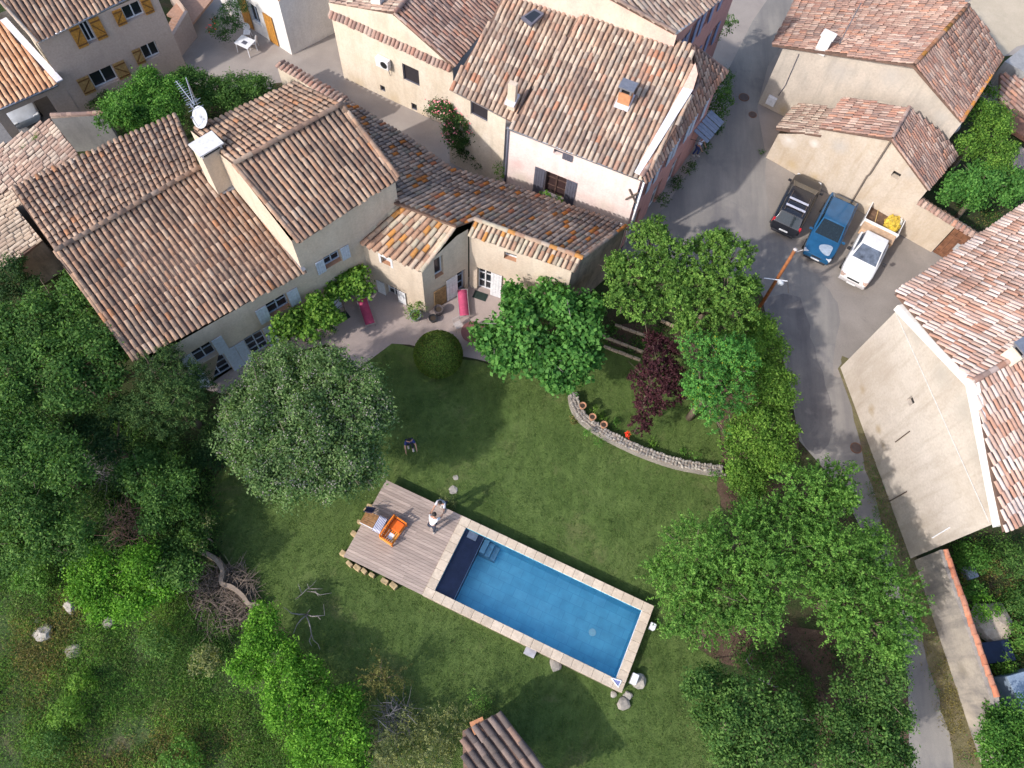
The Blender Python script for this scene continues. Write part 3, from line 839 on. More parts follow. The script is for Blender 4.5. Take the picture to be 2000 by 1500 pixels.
gutter(pink, V2(H2(990, 250, 6.15), 6.15), V2(H2(1260, 354, 6.15), 6.15), .075)
gutter(pink, V2(H2(879, 174, 5.82), 5.82), V2(H2(989, 231, 5.82), 5.82), .06)
downpipe(pink, Vector((W(993, 252, 6.1))), 0, .06, SLATE); downpipe(pink, W(1258, 356, 6.1), 0, .05, WHITE)
ndn = Pn
# skylight
sk = [onplane(x, y, PA, Pn) + Pn * .12 for x, y in ((1018, 36), (1045, 19), (1063, 29), (1038, 52))]
mb = MB(); mb.prism(sk, .14); slf = mb.build('skylight', SLATE, pink)
c_ = sum(sk, Vector()) / 4
mb = MB(); mb.poly([c_ + (p - c_) * .72 + Pn * .006 for p in sk]); mb.build('pane', GLASS, slf)
for (x, y, w, l, dz, mt, cap) in ((1000, 197, .28, .42, 1.15, ST_main, .0), (1219, 200, .5, .62, .75, flat('brick_orange', (.48, .22, .11), .85), .3)):
    bse = onplane(x, y, PA, Pn)
    ch = chimney(pink, bse.to_2d(), w, l, bse.z - .5, bse.z + dz, math.radians(71), mt, cap, capmat=ZINC)
    mb = MB(); fl = bse + Vector((0, 0, .12)) ; d1, d2 = V2(U(71), 0), V2(U(-19), 0)
    pts = [fl + d2 * a_ * (w / 2 + .12) + d1 * b_ * (l / 2 + .14) for a_, b_ in ((-1, -1), (1, -1), (1, 1), (-1, 1))]
    pts = [p + Vector((0, 0, onplane(*pix(p), PA, Pn).z - bse.z)) for p in pts]
    mb.prism(pts, .1); mb.build('flashing', flat('pale_zinc', (.58, .56, .60), .5), ch)
mb = MB()
for a_, b_ in (((1230, 368), (1243, 395)), ((1223, 388), (1248, 375))):
    s0_, z0_ = onwall(*a_, pk0, dpk); s1_, z1_ = onwall(*b_, pk0, dpk); ou = U(-109) * .06
    mb.tube([Vector((pk0.x + dpk.x * s0_ + ou.x, pk0.y + dpk.y * s0_ + ou.y, z0_)), Vector((pk0.x + dpk.x * s1_ + ou.x, pk0.y + dpk.y * s1_ + ou.y, z1_))], .05, 6)
mb.build('wall_anchor', IRON, pink)
# awning over the shop door on the street
aw0 = W(1358, 268, 2.6); aw1 = W(1392, 226, 2.6)
awn = thing('awning', 'grey corrugated awning over a street door of the pink house', 'awning', (aw0.x, aw0.y, 0))
mb = MB(); oo = V2(U(-27.3), 0)
for i in range(7):
    a, c = aw0 + (aw1 - aw0) * (i / 7 + .01), aw0 + (aw1 - aw0) * ((i + 1) / 7 - .01)
    zz_ = .03 if i % 2 else 0
    mb.prism([a + Vector((0, 0, .35 + zz_)) - oo * .2, c + Vector((0, 0, .35 + zz_)) - oo * .2, c + oo * .75 + Vector((0, 0, zz_)), a + oo * .75 + Vector((0, 0, zz_))], .03)
mb.build('sheet', flat('corrugated_grey', (.22, .25, .32), .5, .3), awn)
mb = MB()
for P in (aw0, aw1): mb.tube([P - oo * .25 + Vector((0, 0, -.3)), P + oo * .7 + Vector((0, 0, -.04))], .02, 5)
mb.build('bracket', IRON, awn)

# --- rose house further up the street
pc2 = H2(1316, 60, 9.3)
up_ = thing('rose_house', 'tall rose house with blue shutters further up the street', 'house', (pc2.x, pc2.y, 0))
dA = U(161)
wall(up_, pc2, dA, [(-.2, 6.5), (9, 6.5), (9, 11.2), (5.2, 10.6), (-.2, 9.25)], stucco('render_salmon', (.66, .44, .38), (.74, .54, .46), (.80, .68, .52), .5), out=U(-109))
ops2 = [(.8, 1.6, 6.0, 7.5), (2.6, 3.4, 6.0, 7.5), (4.6, 5.4, 6.0, 7.5), (.8, 1.6, 2.8, 4.3), (2.6, 3.4, 2.8, 4.3), (4.6, 5.4, 2.8, 4.3), (1.0, 2.0, 0, 2.2), (7.0, 7.8, 6.0, 7.5), (7, 7.8, 2.8, 4.3)]
wall(up_, pc2, dst, [(0, 0), (9.5, 0), (9.5, 9.25), (0, 9.25)], ST_rose, ops2, .2, out=U(-27.3))
for o in ops2:
    window(up_, pc2, dst, o, WHITE, .18, 2, 2, out=U(-27.3))
    if o[2] > 1:
        shutter(up_, pc2, dst, o[0] - .42, o[0] - .03, o[2], o[3], flat('blue_paint', (.22, .28, .45), .5), out=U(-27.3)); shutter(up_, pc2, dst, o[1] + .03, o[1] + .42, o[2], o[3], flat('blue_paint', (.22, .28, .45), .5), out=U(-27.3))
def b(r, mb):
    roof_poly(up_, r, [(1318, 63, 9.25), (1407, -2, 9.25), (1195, -5, 10.5)], [(1320, 64), (1192, -6), (1260, -90), (1450, -35)], -27.3, T_old, .25, .42, mb)
    ridge(r, (1194, -6, 10.6), (1318, 62, 9.35), T_old, .11)
roof_part(up_, b)
gutter(up_, W(1320, 66, 9.2), W(1412, -4, 9.2), .07)

# --- barn across the street
b0, db = H2(1487, 205), U(-28)
barn = thing('barn', 'big grey-beige barn with a red-brown hipless gable roof beside the street', 'barn', (b0.x, b0.y, 0))
bs = [onwall(1530, 97, b0, db)[0], onwall(1785, 127, b0, db)[0], onwall(1878, 235, b0, db)[0]]
wall(barn, b0, db, [(bs[0] - .05, 0), (bs[2] + .1, 0), (bs[2] + .1, 5.1), (bs[1], 6.9), (bs[0] - .05, 4.2)], ST_barn, out=U(-118))
wall(barn, b0, U(58), [(0, 0), (9, 0), (9, 4.2), (0, 4.2)], ST_barn, out=U(152))
be = b0 + db * (bs[2] + .1)
wall(barn, be, U(56), [(0, 0), (6, 0), (6, 5.1), (0, 5.1)], ST_barn, out=U(-34))
def b(r, mb):
    roof_poly(barn, r, [(1513, 92, 4.4), (1785, 126, 7.05), (1890, 12, 7.05)], [(1509, 86), (1785, 127), (1891, 10), (1850, -45), (1600, -85), (1570, -30)], 152, T_barn, .2, .4, mb)
    roof_poly(barn, r, [(1785, 126, 7.05), (1890, 12, 7.05), (1879, 234, 5.3)], [(1785, 127), (1891, 10), (1925, 50), (1958, 112), (1879, 236)], -28, T_barn, .2, .4, mb)
    ridge(r, (1785, 127, 7.12), (1891, 10, 7.12), tilemat('tile_orange_ridge', [(0, (.45, .22, .12)), (.5, (.40, .24, .17)), (.75, (.50, .23, .06))], 0), .12)
    ridge(r, (1958, 112, 5.45), (1879, 236, 5.35), bpy.data.materials['tile_orange_ridge'], .10)
roof_part(barn, b)
P = W(1614, 78, 5.8)
ch = chimney(barn, P.to_2d(), .62, .5, 5.0, 6.1, math.radians(-28), ST_white, 0)
mb = MB(); mb.box((P.x, P.y, 6.13), (.75, .62, .07), math.radians(-28)); mb.build('chimney_cap', ST_white, ch)
mp = W(1634, 96, 5.2)
mst = thing('roof_mast', 'thin steel mast beside the white barn chimney', 'mast', tuple(mp - Vector((0, 0, .5))))
mb = MB(); mb.tube([mp - Vector((0, 0, .5)), mp + Vector((0, 0, 3.0))], .03, 6); mb.build('tube', ZINC, mst)
s_, z_ = onwall(1508, 195, b0, db)
pb = thing('electric_box', 'white meter box fixed low on the barn corner', 'box', (b0.x + db.x * s_ + U(-118).x * .1, b0.y + db.y * s_ + U(-118).y * .1, z_ - .3))
mb = MB(); mb.box(pb.location + Vector((0, 0, .3)), (.55, .2, .6), math.radians(-28)); bevel(mb.build('cabinet', WHITE, pb), .02)
mb = MB(); bo = V2(U(-118), 0) * .03
pts = []
for x, y in ((1521, 186), (1535, 165), (1561, 105)):
    s_, z_ = onwall(x, y, b0, db); pts.append(V2(b0 + db * s_, z_) + bo)
mb.tube(pts, .025, 5); mb.build('cable', SLATE, barn)
ds_ = H2(1865, 250, 3.2)
bd_ = thing('barn_satellite_dish', 'small blue-grey satellite dish at the barn corner above the trees', 'dish', (ds_.x, ds_.y, 2.6))
mb = MB(); cc = W(1862, 247, 3.6); q2 = Vector((-.3, -.7, .5)).normalized().to_track_quat('Z', 'Y').to_matrix()
vs = [cc + q2 @ Vector((0, 0, -.1))] + [cc + q2 @ Vector((.36 * math.cos(k * math.pi / 8), .42 * math.sin(k * math.pi / 8), 0)) for k in range(16)]
mb.add(vs, [(0, 1 + k, 1 + (k + 1) % 16) for k in range(16)]); o = mb.build('reflector', flat('dish_grey', (.40, .42, .46), .5), bd_, smooth=True)
o.modifiers.new('thick', 'SOLIDIFY').thickness = .02
mb = MB(); mb.tube([cc + q2 @ Vector((0, 0, -.1)), Vector((be.x, be.y, 3.3))], .025, 5); mb.build('mount', ZINC, bd_)

# --- lean-to shed in front of the barn
s0v, s1v = H2(1496, 308), H2(1700, 425); dsh = (s1v - s0v).normalized(); osh = Vector((dsh.y, -dsh.x))
shed = thing('stone_shed', 'sand-coloured gabled shed behind the parked cars with a small hole in its wall', 'shed', (s0v.x, s0v.y, 0))
q = lambda x, y: onwall(x, y, s0v, dsh)
hc_ = onwall(1750, 342, s0v, dsh); hole = (hc_[0] - .22, hc_[0] + .22, hc_[1] - .22, hc_[1] + .2)
sa, sb, sc_, sd_ = q(1605, 250)[0], q(1742, 270)[0], q(1812, 368)[0], q(1600, 262)[0]
wall(shed, s0v, dsh, [(0, 0), (sc_ + .05, 0), (sc_ + .05, 3.7), (sb, 5.45), (sa, 3.95), (sa - .02, 3.35), (.02, 2.05)], ST_shed, [hole], .3, out=osh)
o = hole; mb = MB(); P = lambda s, z, k: Vector((s0v.x + dsh.x * s - osh.x * k, s0v.y + dsh.y * s - osh.y * k, z))
mb.quad(P(o[0], o[2], .3), P(o[1], o[2], .3), P(o[1], o[3], .3), P(o[0], o[3], .3)); mb.build('vent', DARK, shed)
mb = MB()
frame_box(mb, P, .0, sa, 1.75, 2.0, -.02, .0)
wall(shed, s0v, U(58), [(0, 0), (3, 0), (3, 2.2), (0, 2.05)], ST_shed, out=U(148))
wall(shed, s0v + dsh * (sc_ + .05), U(55), [(0, 0), (3.6, 0), (3.6, 3.7), (0, 3.7)], ST_shed, out=U(-35))
def b(r, mb):
    roof_poly(shed, r, [(1742, 269, 5.6), (1605, 248, 4.05), (1775, 210, 5.6)], [(1742, 271), (1602, 248), (1650, 189), (1777, 210)], 149.2, T_barn, .2, .4, mb)
    roof_poly(shed, r, [(1518, 250, 2.25), (1604, 262, 3.45), (1556, 205, 2.25)], [(1516, 250), (1604, 264), (1642, 216), (1600, 206), (1554, 204)], 149.2, T_old, .2, .4, mb)
    roof_poly(shed, r, [(1742, 269, 5.6), (1775, 210, 5.6), (1814, 367, 3.9)], [(1742, 271), (1777, 210), (1838, 258), (1872, 301), (1814, 369)], -30.8, T_barn, .2, .4, mb)
    ridge(r, (1742, 270, 5.7), (1776, 210, 5.7), T_barn, .11)
    ridge(r, (1742, 271, 5.68), (1814, 369, 3.95), T_barn, .09)
roof_part(shed, b)
mb = MB(); pts = []
for x, y in ((1741, 274), (1700, 338), (1694, 343), (1665, 392)):
    s_, z_ = q(x, y); pts.append(V2(s0v + dsh * s_, max(z_, .1)) + V2(osh, 0) * .07)
mb.tube(pts, .05, 6); mb.build('downpipe', flat('brown_pipe', (.16, .13, .11), .6), shed)
# yard wall with tile coping and rusted gate
gw0 = s0v + dsh * (sc_ + .05)
gwl = thing('yard_wall', 'sand-coloured yard wall with a tile coping behind the white pickup', 'wall', (gw0.x, gw0.y, 0))
gL = onwall(1842, 430, s0v, dsh)[0] - (sc_ + .05) + .4
wall(gwl, gw0, dsh, [(0, 0), (2.35, 0), (2.35, 2.5), (0, 2.7)], ST_shed, out=osh, back=.35)
cope = bpy.data.objects.new('coping', bpy.data.meshes.new('coping')); COL.objects.link(cope); cope.parent = gwl
cm = MB(); ca, cb_ = V2(gw0 - osh * .17, 2.72), V2(gw0 + dsh * 5.2 - osh * .17, 2.4)
cm.prism([ca + V2(osh, 0) * .2, cb_ + V2(osh, 0) * .2, cb_ - V2(osh, 0) * .2, ca - V2(osh, 0) * .2], .08)
cope.data.from_pydata([tuple(Vector(v) - gwl.location) for v in cm.v], [], cm.f); cope.data.materials.append(MORTAR)
for i in range(20):
    P = ca + (cb_ - ca) * ((i + .5) / 20)
    for sgn in (1, -1):
        dd = Vector((osh.x * sgn * .85, osh.y * sgn * .85, -.5)).normalized(); nn = Vector((osh.x * sgn * .5, osh.y * sgn * .5, .85))
        put_tile(cope, P + Vector((0, 0, .06)), dd, nn, .34, .28, T_barn)
gate = thing('yard_gate', 'rusty brown sheet gate under the end of the tiled yard wall', 'gate', (*(gw0 + dsh * 2.4), 0))
mb = MB()
for i in range(9):
    a, c = gw0 + dsh * (2.4 + i * .3), gw0 + dsh * (2.4 + i * .3 + .285)
    mb.prism([V2(a, 2.3), V2(c, 2.3), V2(c - osh * .05, 2.3), V2(a - osh * .05, 2.3)], 2.2)
mb.build('panel', RUST, gate)
mb = MB()
for z_ in (.4, 1.9): mb.tube([V2(gw0 + dsh * 2.42 + osh * .03, z_), V2(gw0 + dsh * 5.1 + osh * .03, z_)], .03, 5)
mb.build('rail', RUST, gate)
sg = gw0 + dsh * 3.35 + osh * .06
mb = MB(); P = lambda s, z, k=0: V2(sg + dsh * s + osh * k, z); frame_box(mb, P, -.3, .3, 1.05, 1.6, 0, .02); mb.build('notice_plate', flat('notice_grey', (.40, .40, .40), .6), gate)
mb = MB(); c_ = V2(sg + dsh * .32 + osh * .04, 1.78); mb.poly([c_ + V2(dsh, 0) * .17 * math.cos(k * math.pi / 6) + Vector((0, 0, .17 * math.sin(k * math.pi / 6))) for k in range(12)]); mb.build('round_sign', flat('sign_red', (.70, .12, .10), .5), gate)

# --- big building at the right edge
r0, r1 = H2(1641, 718), H2(1778, 1091); dr = (r1 - r0).normalized(); Lr = (r1 - r0).length; orr = Vector((dr.y, -dr.x))
if orr.dot(-r0) < 0: orr = -orr
big = thing('village_hall', 'large building with a pale blank gable wall and a pink and white tile roof', 'building', (r0.x, r0.y, 0))
hw = op(r0, dr, (1771, 780), (1789, 806))
sR_ = onwall(1900, 748, r0, dr)[0]
hole = (hw[0], hw[0] + .35, hw[2], hw[2] + .45)
wall(big, r0, dr, [(0, 0), (Lr, 0), (Lr, 6.6), (sR_, 8.35), (0, 6.05)], ST_right, [hole], .2, out=orr)
mb = MB(); P = lambda s, z, k=0: V2(r0 + dr * s + orr * k, z)
mb.quad(P(hole[0], hole[2], -.2), P(hole[1], hole[2], -.2), P(hole[1], hole[3], -.2), P(hole[0], hole[3], -.2)); mb.build('vent', DARK, big)
mb = MB()
for (sa_, za_), (sb_, zb_) in (((-.05, 6.05), (sR_, 8.4)), ((sR_, 8.4), (Lr + .15, 6.6))):
    mb.add([P(sa_, za_ - .05, -.12), P(sa_, za_ - .05, .16), P(sb_, zb_ - .05, .16), P(sb_, zb_ - .05, -.12), P(sa_, za_ + .42, -.12), P(sa_, za_ + .36, .16), P(sb_, zb_ + .36, .16), P(sb_, zb_ + .42, -.12)],
           [(0, 1, 2, 3), (4, 7, 6, 5), (1, 5, 6, 2), (0, 3, 7, 4), (0, 4, 5, 1), (2, 6, 7, 3)])
mb.build('gable_band', ST_white, big)
mb = MB(); mb.tube([P(.1, 5.9, .03), P(Lr * .5, 6.1, .03), P(Lr - .1, 6.3, .03)], .022, 5); mb.build('cable', flat('cable_grey', (.5, .49, .47), .6), big)
for (x0, y0, x1, y1) in ((1750, 863, 1778, 842), (1732, 982, 1772, 960), (1822, 1050, 1856, 1030)):
    s0_, z0_ = onwall(x0, y0, r0, dr); s1_, z1_ = onwall(x1, y1, r0, dr)
    mb = MB(); mb.tube([P(s0_, z0_, .03), P(s1_, z1_, .03)], .03, 5); mb.build('wall_iron', IRON if y0 < 1000 else WHITE, big)
ow_ = U(15)
wall(big, r0, U(46), [(0, 0), (9, 0), (9, 6.2), (0, 6.05)], ST_right, out=U(136))
wall(big, r1, U(34), [(0, 0), (8, 0), (8, 6.6), (0, 6.6)], ST_right, out=U(-56))
def b(r, mb):
    roof_poly(big, r, [(1752, 571, 6.6), (2000, 400, 6.6), (1900, 744, 8.75)], [(1750, 571), (1900, 745), (2120, 600), (2120, 318)], 131, T_right, .215, .50, mb)
    roof_poly(big, r, [(1900, 744, 8.75), (2000, 688, 8.75), (1962, 1036, 7.15)], [(1900, 745), (1963, 1038), (2120, 965), (2120, 620)], -52, T_right, .215, .50, mb)
    ridge(r, (1900, 745, 8.85), (2120, 620, 8.85), T_right, .13)
roof_part(big, b)
P_ = W(1985, 692, 9.0)
ch = chimney(big, P_.to_2d(), .8, .6, 8.2, 9.5, math.radians(34), ST_cream, .25, capmat=ZINC)

# --- apricot house top left, orange shutters
pa, dp = H2(72, 79, 5.4), U(43)
pea = thing('apricot_house', 'apricot house with varnished orange shutters behind the farmhouse', 'house', (pa.x, pa.y, 0))
W1, W2_, W3, W4 = op(pa, dp, (153, 47), (191, 79)), op(pa, dp, (236, 15), (284, 29)), op(pa, dp, (172, 146), (233, 156)), op(pa, dp, (273, 92), (315, 107))
Lw = onwall(335, 60, pa, dp)[0]
opo = U(-47)
wall(pea, pa, dp, [(-.05, 0), (Lw, 0), (Lw, 5.5), (-.05, 5.4)], ST_peach, [W1, W2_, W3, W4], .28, out=opo)
for i, o in enumerate((W1, W2_, W3, W4)):
    window(pea, pa, dp, o, WHITE, .26, 2, 1, out=opo)
    w_ = (o[1] - o[0]) * (1.15, .5, .5, .55)[i]
    mt = ORW if i < 2 else flat('faded_pine', (.40, .25, .10), .6, var=.25, s=9)
    shutter(pea, pa, dp, o[0] - w_ - .03, o[0] - .03, o[2], o[3] + .03, mt, brace=True, out=opo)
    if i != 3: shutter(pea, pa, dp, o[1] + .03, o[1] + w_ + .03, o[2], o[3] + .03, mt, brace=False, out=opo)
wall(pea, pa, U(133), [(0, 0), (7, 0), (7, 7.2), (0, 5.4)], ST_cream, out=U(223))
def b(r, mb):
    roof_poly(pea, r, [(72, 80, 5.6), (234, -1, 5.6), (2, 3, 6.8)], [(72, 82), (340, -52), (240, -130), (-60, -60), (2, 3)], -47, T_main, .262, .42, mb)
    ridge(r, (2, 3, 6.85), (72, 82, 5.68), T_old, .1)
roof_part(pea, b)
gutter(pea, W(74, 84, 5.5), W(340, -48, 5.5), .07)
# garage wing with orange tiles
gar = thing('garage_wing', 'garage wing with a clean orange tile roof and two open bays', 'garage', (*(pa - dp * 1.0), 0))
gL_ = 9.0
ga = pa + opo * .02
G1, G2 = op(ga, dp, (14, 226), (116, 222)), None
G1 = (onwall(14, 226, ga, dp)[0], onwall(112, 218, ga, dp)[0], 0, 2.2)
G2 = (G1[0] - 3.6, G1[0] - .5, 0, 2.2)
wall(gar, ga, dp, [(-9, 0), (-.05, 0), (-.05, 2.95), (-9, 2.95)], ST_peach, [G1, G2], .35, out=opo)
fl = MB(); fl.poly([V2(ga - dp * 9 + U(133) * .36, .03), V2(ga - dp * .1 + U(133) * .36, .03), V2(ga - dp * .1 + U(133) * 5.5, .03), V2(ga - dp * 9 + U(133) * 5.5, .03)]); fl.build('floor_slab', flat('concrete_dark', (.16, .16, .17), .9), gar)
wall(gar, ga + U(133) * 5.5, dp, [(-9, 0), (-.05, 0), (-.05, 3.6), (-9, 3.6)], ST_grey, out=opo)
def b(r, mb):
    roof_poly(gar, r, [(110, 163, 3.05), (0, 209, 3.05), (2, 42, 3.9)], [(112, 163), (-70, 240), (-70, 60), (-20, 20), (2, 42)], -47, T_gar, .27, .44, mb)
roof_part(gar, b)
gutter(gar, W(113, 166, 2.98), W(-70, 243, 2.98), .08)
mb = MB(); ba_, bb_ = W(2, 42, 3.95), W(112, 163, 3.1); sdv = V2(dp, 0) * .35
mb.prism([ba_ + Vector((0, 0, .1)), bb_ + Vector((0, 0, .1)), bb_ + sdv + Vector((0, 0, .12)), ba_ + sdv + Vector((0, 0, .12))], .08); mb.build('flashing', flat('pale_zinc', (.58, .56, .60), .5), gar)
# outside stair with solid parapet
st1, st0 = H2(337, 133), H2(386, 72)
stair = thing('outside_stair', 'outside stair with a solid rendered parapet beside the apricot house', 'stairs', (st1.x, st1.y, 0))
sdir = (st0 - st1).normalized(); Ls = (st0 - st1).length
zl_, zh_ = onwall(314, 108, st1, sdir)[1], onwall(368, 20, st1, sdir)[1]
inn = -toward_cam(st1, sdir) if toward_cam(st1, sdir).dot(U(-47)) > 0 else toward_cam(st1, sdir)
for i in range(12):
    mb = MB(); c = st1 + sdir * (Ls * (i + .5) / 12) + inn * .8; hs = max(.2, zl_ - .9 + (zh_ - zl_) * (i + 1) / 12)
    mb.box((c.x, c.y, hs / 2), (Ls / 12 - .01, 1.15, hs), math.atan2(sdir.y, sdir.x)); mb.build('step', flat('terracotta_step', (.40, .24, .17), .85), stair)
wall(stair, st1, sdir, [(0, 0), (Ls, 0), (Ls, zh_), (0, zl_)], ST_peach, back=.2)
lw_ = st0; wall(stair, lw_, U(133), [(0, 0), (3.5, 0), (3.5, zh_), (0, zh_)], ST_peach, out=U(43))
mb = MB(); c = st0 + sdir * 1.2 + inn * .9; mb.box((c.x, c.y, zh_ - .95), (2.4, 1.8, .15), math.atan2(sdir.y, sdir.x)); mb.build('landing', flat('terracotta_step', (.40, .24, .17), .85), stair)

# --- small white house
wh0 = H2(571, 108)
dl, dr_ = (H2(486, 52) - wh0).normalized(), (H2(650, 66) - wh0).normalized()
whi = thing('white_house', 'small white house with orange shutters on the courtyard', 'house', (wh0.x, wh0.y, 0))
hl = 3.9
X1, X2 = op(wh0, dl, (514, 52), (543, 100)), op(wh0, dl, (488, 22), (508, 62))
X2 = (onwall(508, 40, wh0, dl)[0], onwall(490, 30, wh0, dl)[0], .9, 2.2)
X2 = (min(X2[:2]), max(X2[:2]), .8, 2.2)
wall(whi, wh0, dl, [(0, 0), (6, 0), (6, hl), (2.2, hl + .5), (0, hl)], ST_white, [X2], .2)
window(whi, wh0, dl, X2, BLUEW, .2, 2, 1)
x1 = onwall(541, 70, wh0, dl)[0]
shutter(whi, wh0, dl, x1, x1 + .75, .1, 2.2, ORW); shutter(whi, wh0, dl, X2[1] + .02, X2[1] + .8, .1, 2.3, ORW)
wall(whi, wh0, dr_, [(0, 0), (5, 0), (5, hl), (0, hl)], ST_white)
def b(r, mb):
    c = [V2(wh0, hl + .05), V2(wh0 + dr_ * 5, hl + .05), V2(wh0 + dr_ * 5 + dl * 6, hl + .6), V2(wh0 + dl * 6, hl + .6)]
    pp = [pix(p) for p in c]
    roof_poly(whi, r, [(*pp[0], hl + .05), (*pp[1], hl + .05), (*pp[3], hl + .6)], pp, math.degrees(math.atan2(-dl.y, -dl.x)), T_gar, .27, .42, mb)
roof_part(whi, b)

# --- old stone sheds at the left edge
os_ = thing('old_stone_shed', 'old stone shed with bleached uneven tiles and tufts of weed on its ridge', 'shed', (*H2(60, 380), 0))
def b(r, mb):
    roof_poly(os_, r, [(97, 231, 3.9), (150, 297, 3.9), (0, 292, 3.0)], [(97, 230), (150, 297), (165, 340), (60, 380), (30, 364), (-80, 420), (-80, 330)], 223, T_old, .24, .42, mb)
    roof_poly(os_, r, [(30, 366, 2.7), (118, 438, 2.9), (-20, 395, 2.5)], [(30, 365), (100, 385), (155, 470), (118, 438), (25, 514), (-90, 570), (-90, 430)], 223, T_pale, .24, .42, mb)
roof_part(os_, b)
A_, B_, C_ = H2(97, 231, 3.8), H2(150, 297, 3.8), H2(118, 438, 2.8)
for p, q_, z0_, z1_ in ((A_, B_, 3.85, 3.85), (B_, H2(118, 330, 3.7), 3.85, 3.7), (H2(116, 440, 2.75), H2(27, 512, 2.4), 2.75, 2.4), (H2(30, 366, 2.6), H2(116, 440, 2.75), 2.65, 2.8)):
    dd = (q_ - p).normalized(); L_ = (q_ - p).length
    wall(os_, p, dd, [(0, 0), (L_, 0), (L_, z1_), (0, z0_)], ST_rubble)
cw0, cw1 = H2(100, 232, 2.6), H2(203, 225, 2.6)
cyw = thing('back_wall', 'grey courtyard wall with a tile coping behind the old stone shed', 'wall', (cw0.x, cw0.y, 0))
dd = (cw1 - cw0).normalized(); L_ = (cw1 - cw0).length
wall(cyw, cw0, dd, [(0, 0), (L_, 0), (L_, 2.6), (0, 2.6)], ST_grey, back=.25)
cc_ = bpy.data.objects.new('coping', bpy.data.meshes.new('coping')); COL.objects.link(cc_); cc_.parent = cyw
cm = MB(); cm.prism([V2(cw0, 2.66), V2(cw1, 2.66), V2(cw1 + Vector((-dd.y, dd.x)) * .3, 2.66), V2(cw0 + Vector((-dd.y, dd.x)) * .3, 2.66)], .06)
cc_.data.from_pydata([tuple(Vector(v) - cyw.location) for v in cm.v], [], cm.f); cc_.data.materials.append(MORTAR)
for i in range(10): put_tile(cc_, V2(cw0 + dd * (L_ * i / 10), 2.68) + V2(Vector((-dd.y, dd.x)), 0) * .13, V2(dd, 0), Vector((0, 0, 1)), .45, .34, T_barn)
# courtyard wall with tile coping between yard and alley
yw0, yw1 = H2(541, 128, 1.8), H2(668, 196, 2.6)
yw = thing('courtyard_wall', 'low courtyard wall with a crosswise tile coping between terrace and alley', 'wall', (yw0.x, yw0.y, 0))
dd = (yw1 - yw0).normalized(); L_ = (yw1 - yw0).length; nn = Vector((-dd.y, dd.x))
wall(yw, yw0, dd, [(0, 0), (L_, 0), (L_, 2.3), (0, 1.8)], ST_cream, back=.3)
cc_ = bpy.data.objects.new('coping', bpy.data.meshes.new('coping')); COL.objects.link(cc_); cc_.parent = yw
cm = MB(); cm.prism([V2(yw0 - nn * .1, 1.9), V2(yw1 - nn * .1, 2.4), V2(yw1 + nn * .4, 2.4), V2(yw0 + nn * .4, 1.9)], .08)
cc_.data.from_pydata([tuple(Vector(v) - yw.location) for v in cm.v], [], cm.f); cc_.data.materials.append(MORTAR)
for i in range(16):
    t = (i + .5) / 16; P = V2(yw0 + dd * (L_ * t), 1.93 + .5 * t)
    for sg_ in (1, -1): put_tile(cc_, P + V2(nn, 0) * .15 + Vector((0, 0, .04)), V2(nn * sg_, -.2).normalized(), Vector((nn.x * sg_ * .2, nn.y * sg_ * .2, .98)), .36, .27, T_barn)

# --- garden hut at the bottom edge
hut = thing('garden_hut', 'garden hut roof of dark heavy tiles at the edge of the lawn', 'hut', (*H2(1000, 1480), 0))
def b(r, mb):
    roof_poly(hut, r, [(935, 1412, 2.5), (976, 1393, 2.7), (1062, 1502, 2.6)], [(903, 1428), (976, 1391), (1040, 1466), (1100, 1560), (960, 1600), (905, 1520)], -45, T_hut, .34, .6, mb)
roof_part(hut, b)
hq = [H2(910, 1430, 2.4), H2(974, 1398, 2.6), H2(1036, 1470, 2.5)]
for p, q_ in zip(hq, hq[1:]):
    dd = (q_ - p).normalized(); wall(hut, p, dd, [(0, 0), ((q_ - p).length, 0), ((q_ - p).length, 2.5), (0, 2.45)], ST_rubble)
mb = MB(); P_ = W(934, 1418, 2.2); mb.box(P_, (.55, .5, .5), .5); mb.build('chimney', flat('brick_orange', (.48, .22, .11), .85), hut)

# --- retaining wall beside the road, tile coping
rwa, rwb = H2(1785, 1095), H2(1915, 1490)
rdw = (rwb - rwa).normalized(); Lw_ = (rwb - rwa).length; now = Vector((rdw.y, -rdw.x)); now = now if now.dot(-rwa) > 0 else -now
rwl = thing('roadside_wall', 'stained rendered roadside wall topped with a line of orange tiles', 'wall', (rwa.x, rwa.y, 0))
sx = onwall(1935, 1360, rwa, rdw)[0]
wall(rwl, rwa, rdw, [(0, 0), (Lw_, 0), (Lw_, .9), (sx + 1.6, 1.6), (sx, 2.2), (0, 2.2)], ST_road, out=now, back=.4)
rc = bpy.data.objects.new('coping', bpy.data.meshes.new('coping')); COL.objects.link(rc); rc.parent = rwl
cm = MB(); cm.prism([V2(rwa + now * .04, 2.27), V2(rwa + rdw * sx + now * .04, 2.27), V2(rwa + rdw * sx - now * .38, 2.27), V2(rwa - now * .38, 2.27)], .07)
rc.data.from_pydata([tuple(Vector(v) - rwl.location) for v in cm.v], [], cm.f); rc.data.materials.append(ST_road)
oc = tilemat('tile_coping_orange', [(0, (.50, .20, .12)), (.4, (.46, .22, .15)), (.7, (.55, .25, .16))], 0)
nT = int(sx / .4)
for i in range(nT): put_tile(rc, V2(rwa + rdw * (sx * i / nT) - now * .22, 2.29), V2(rdw, 0), Vector((0, 0, 1)), .46, .33, oc)

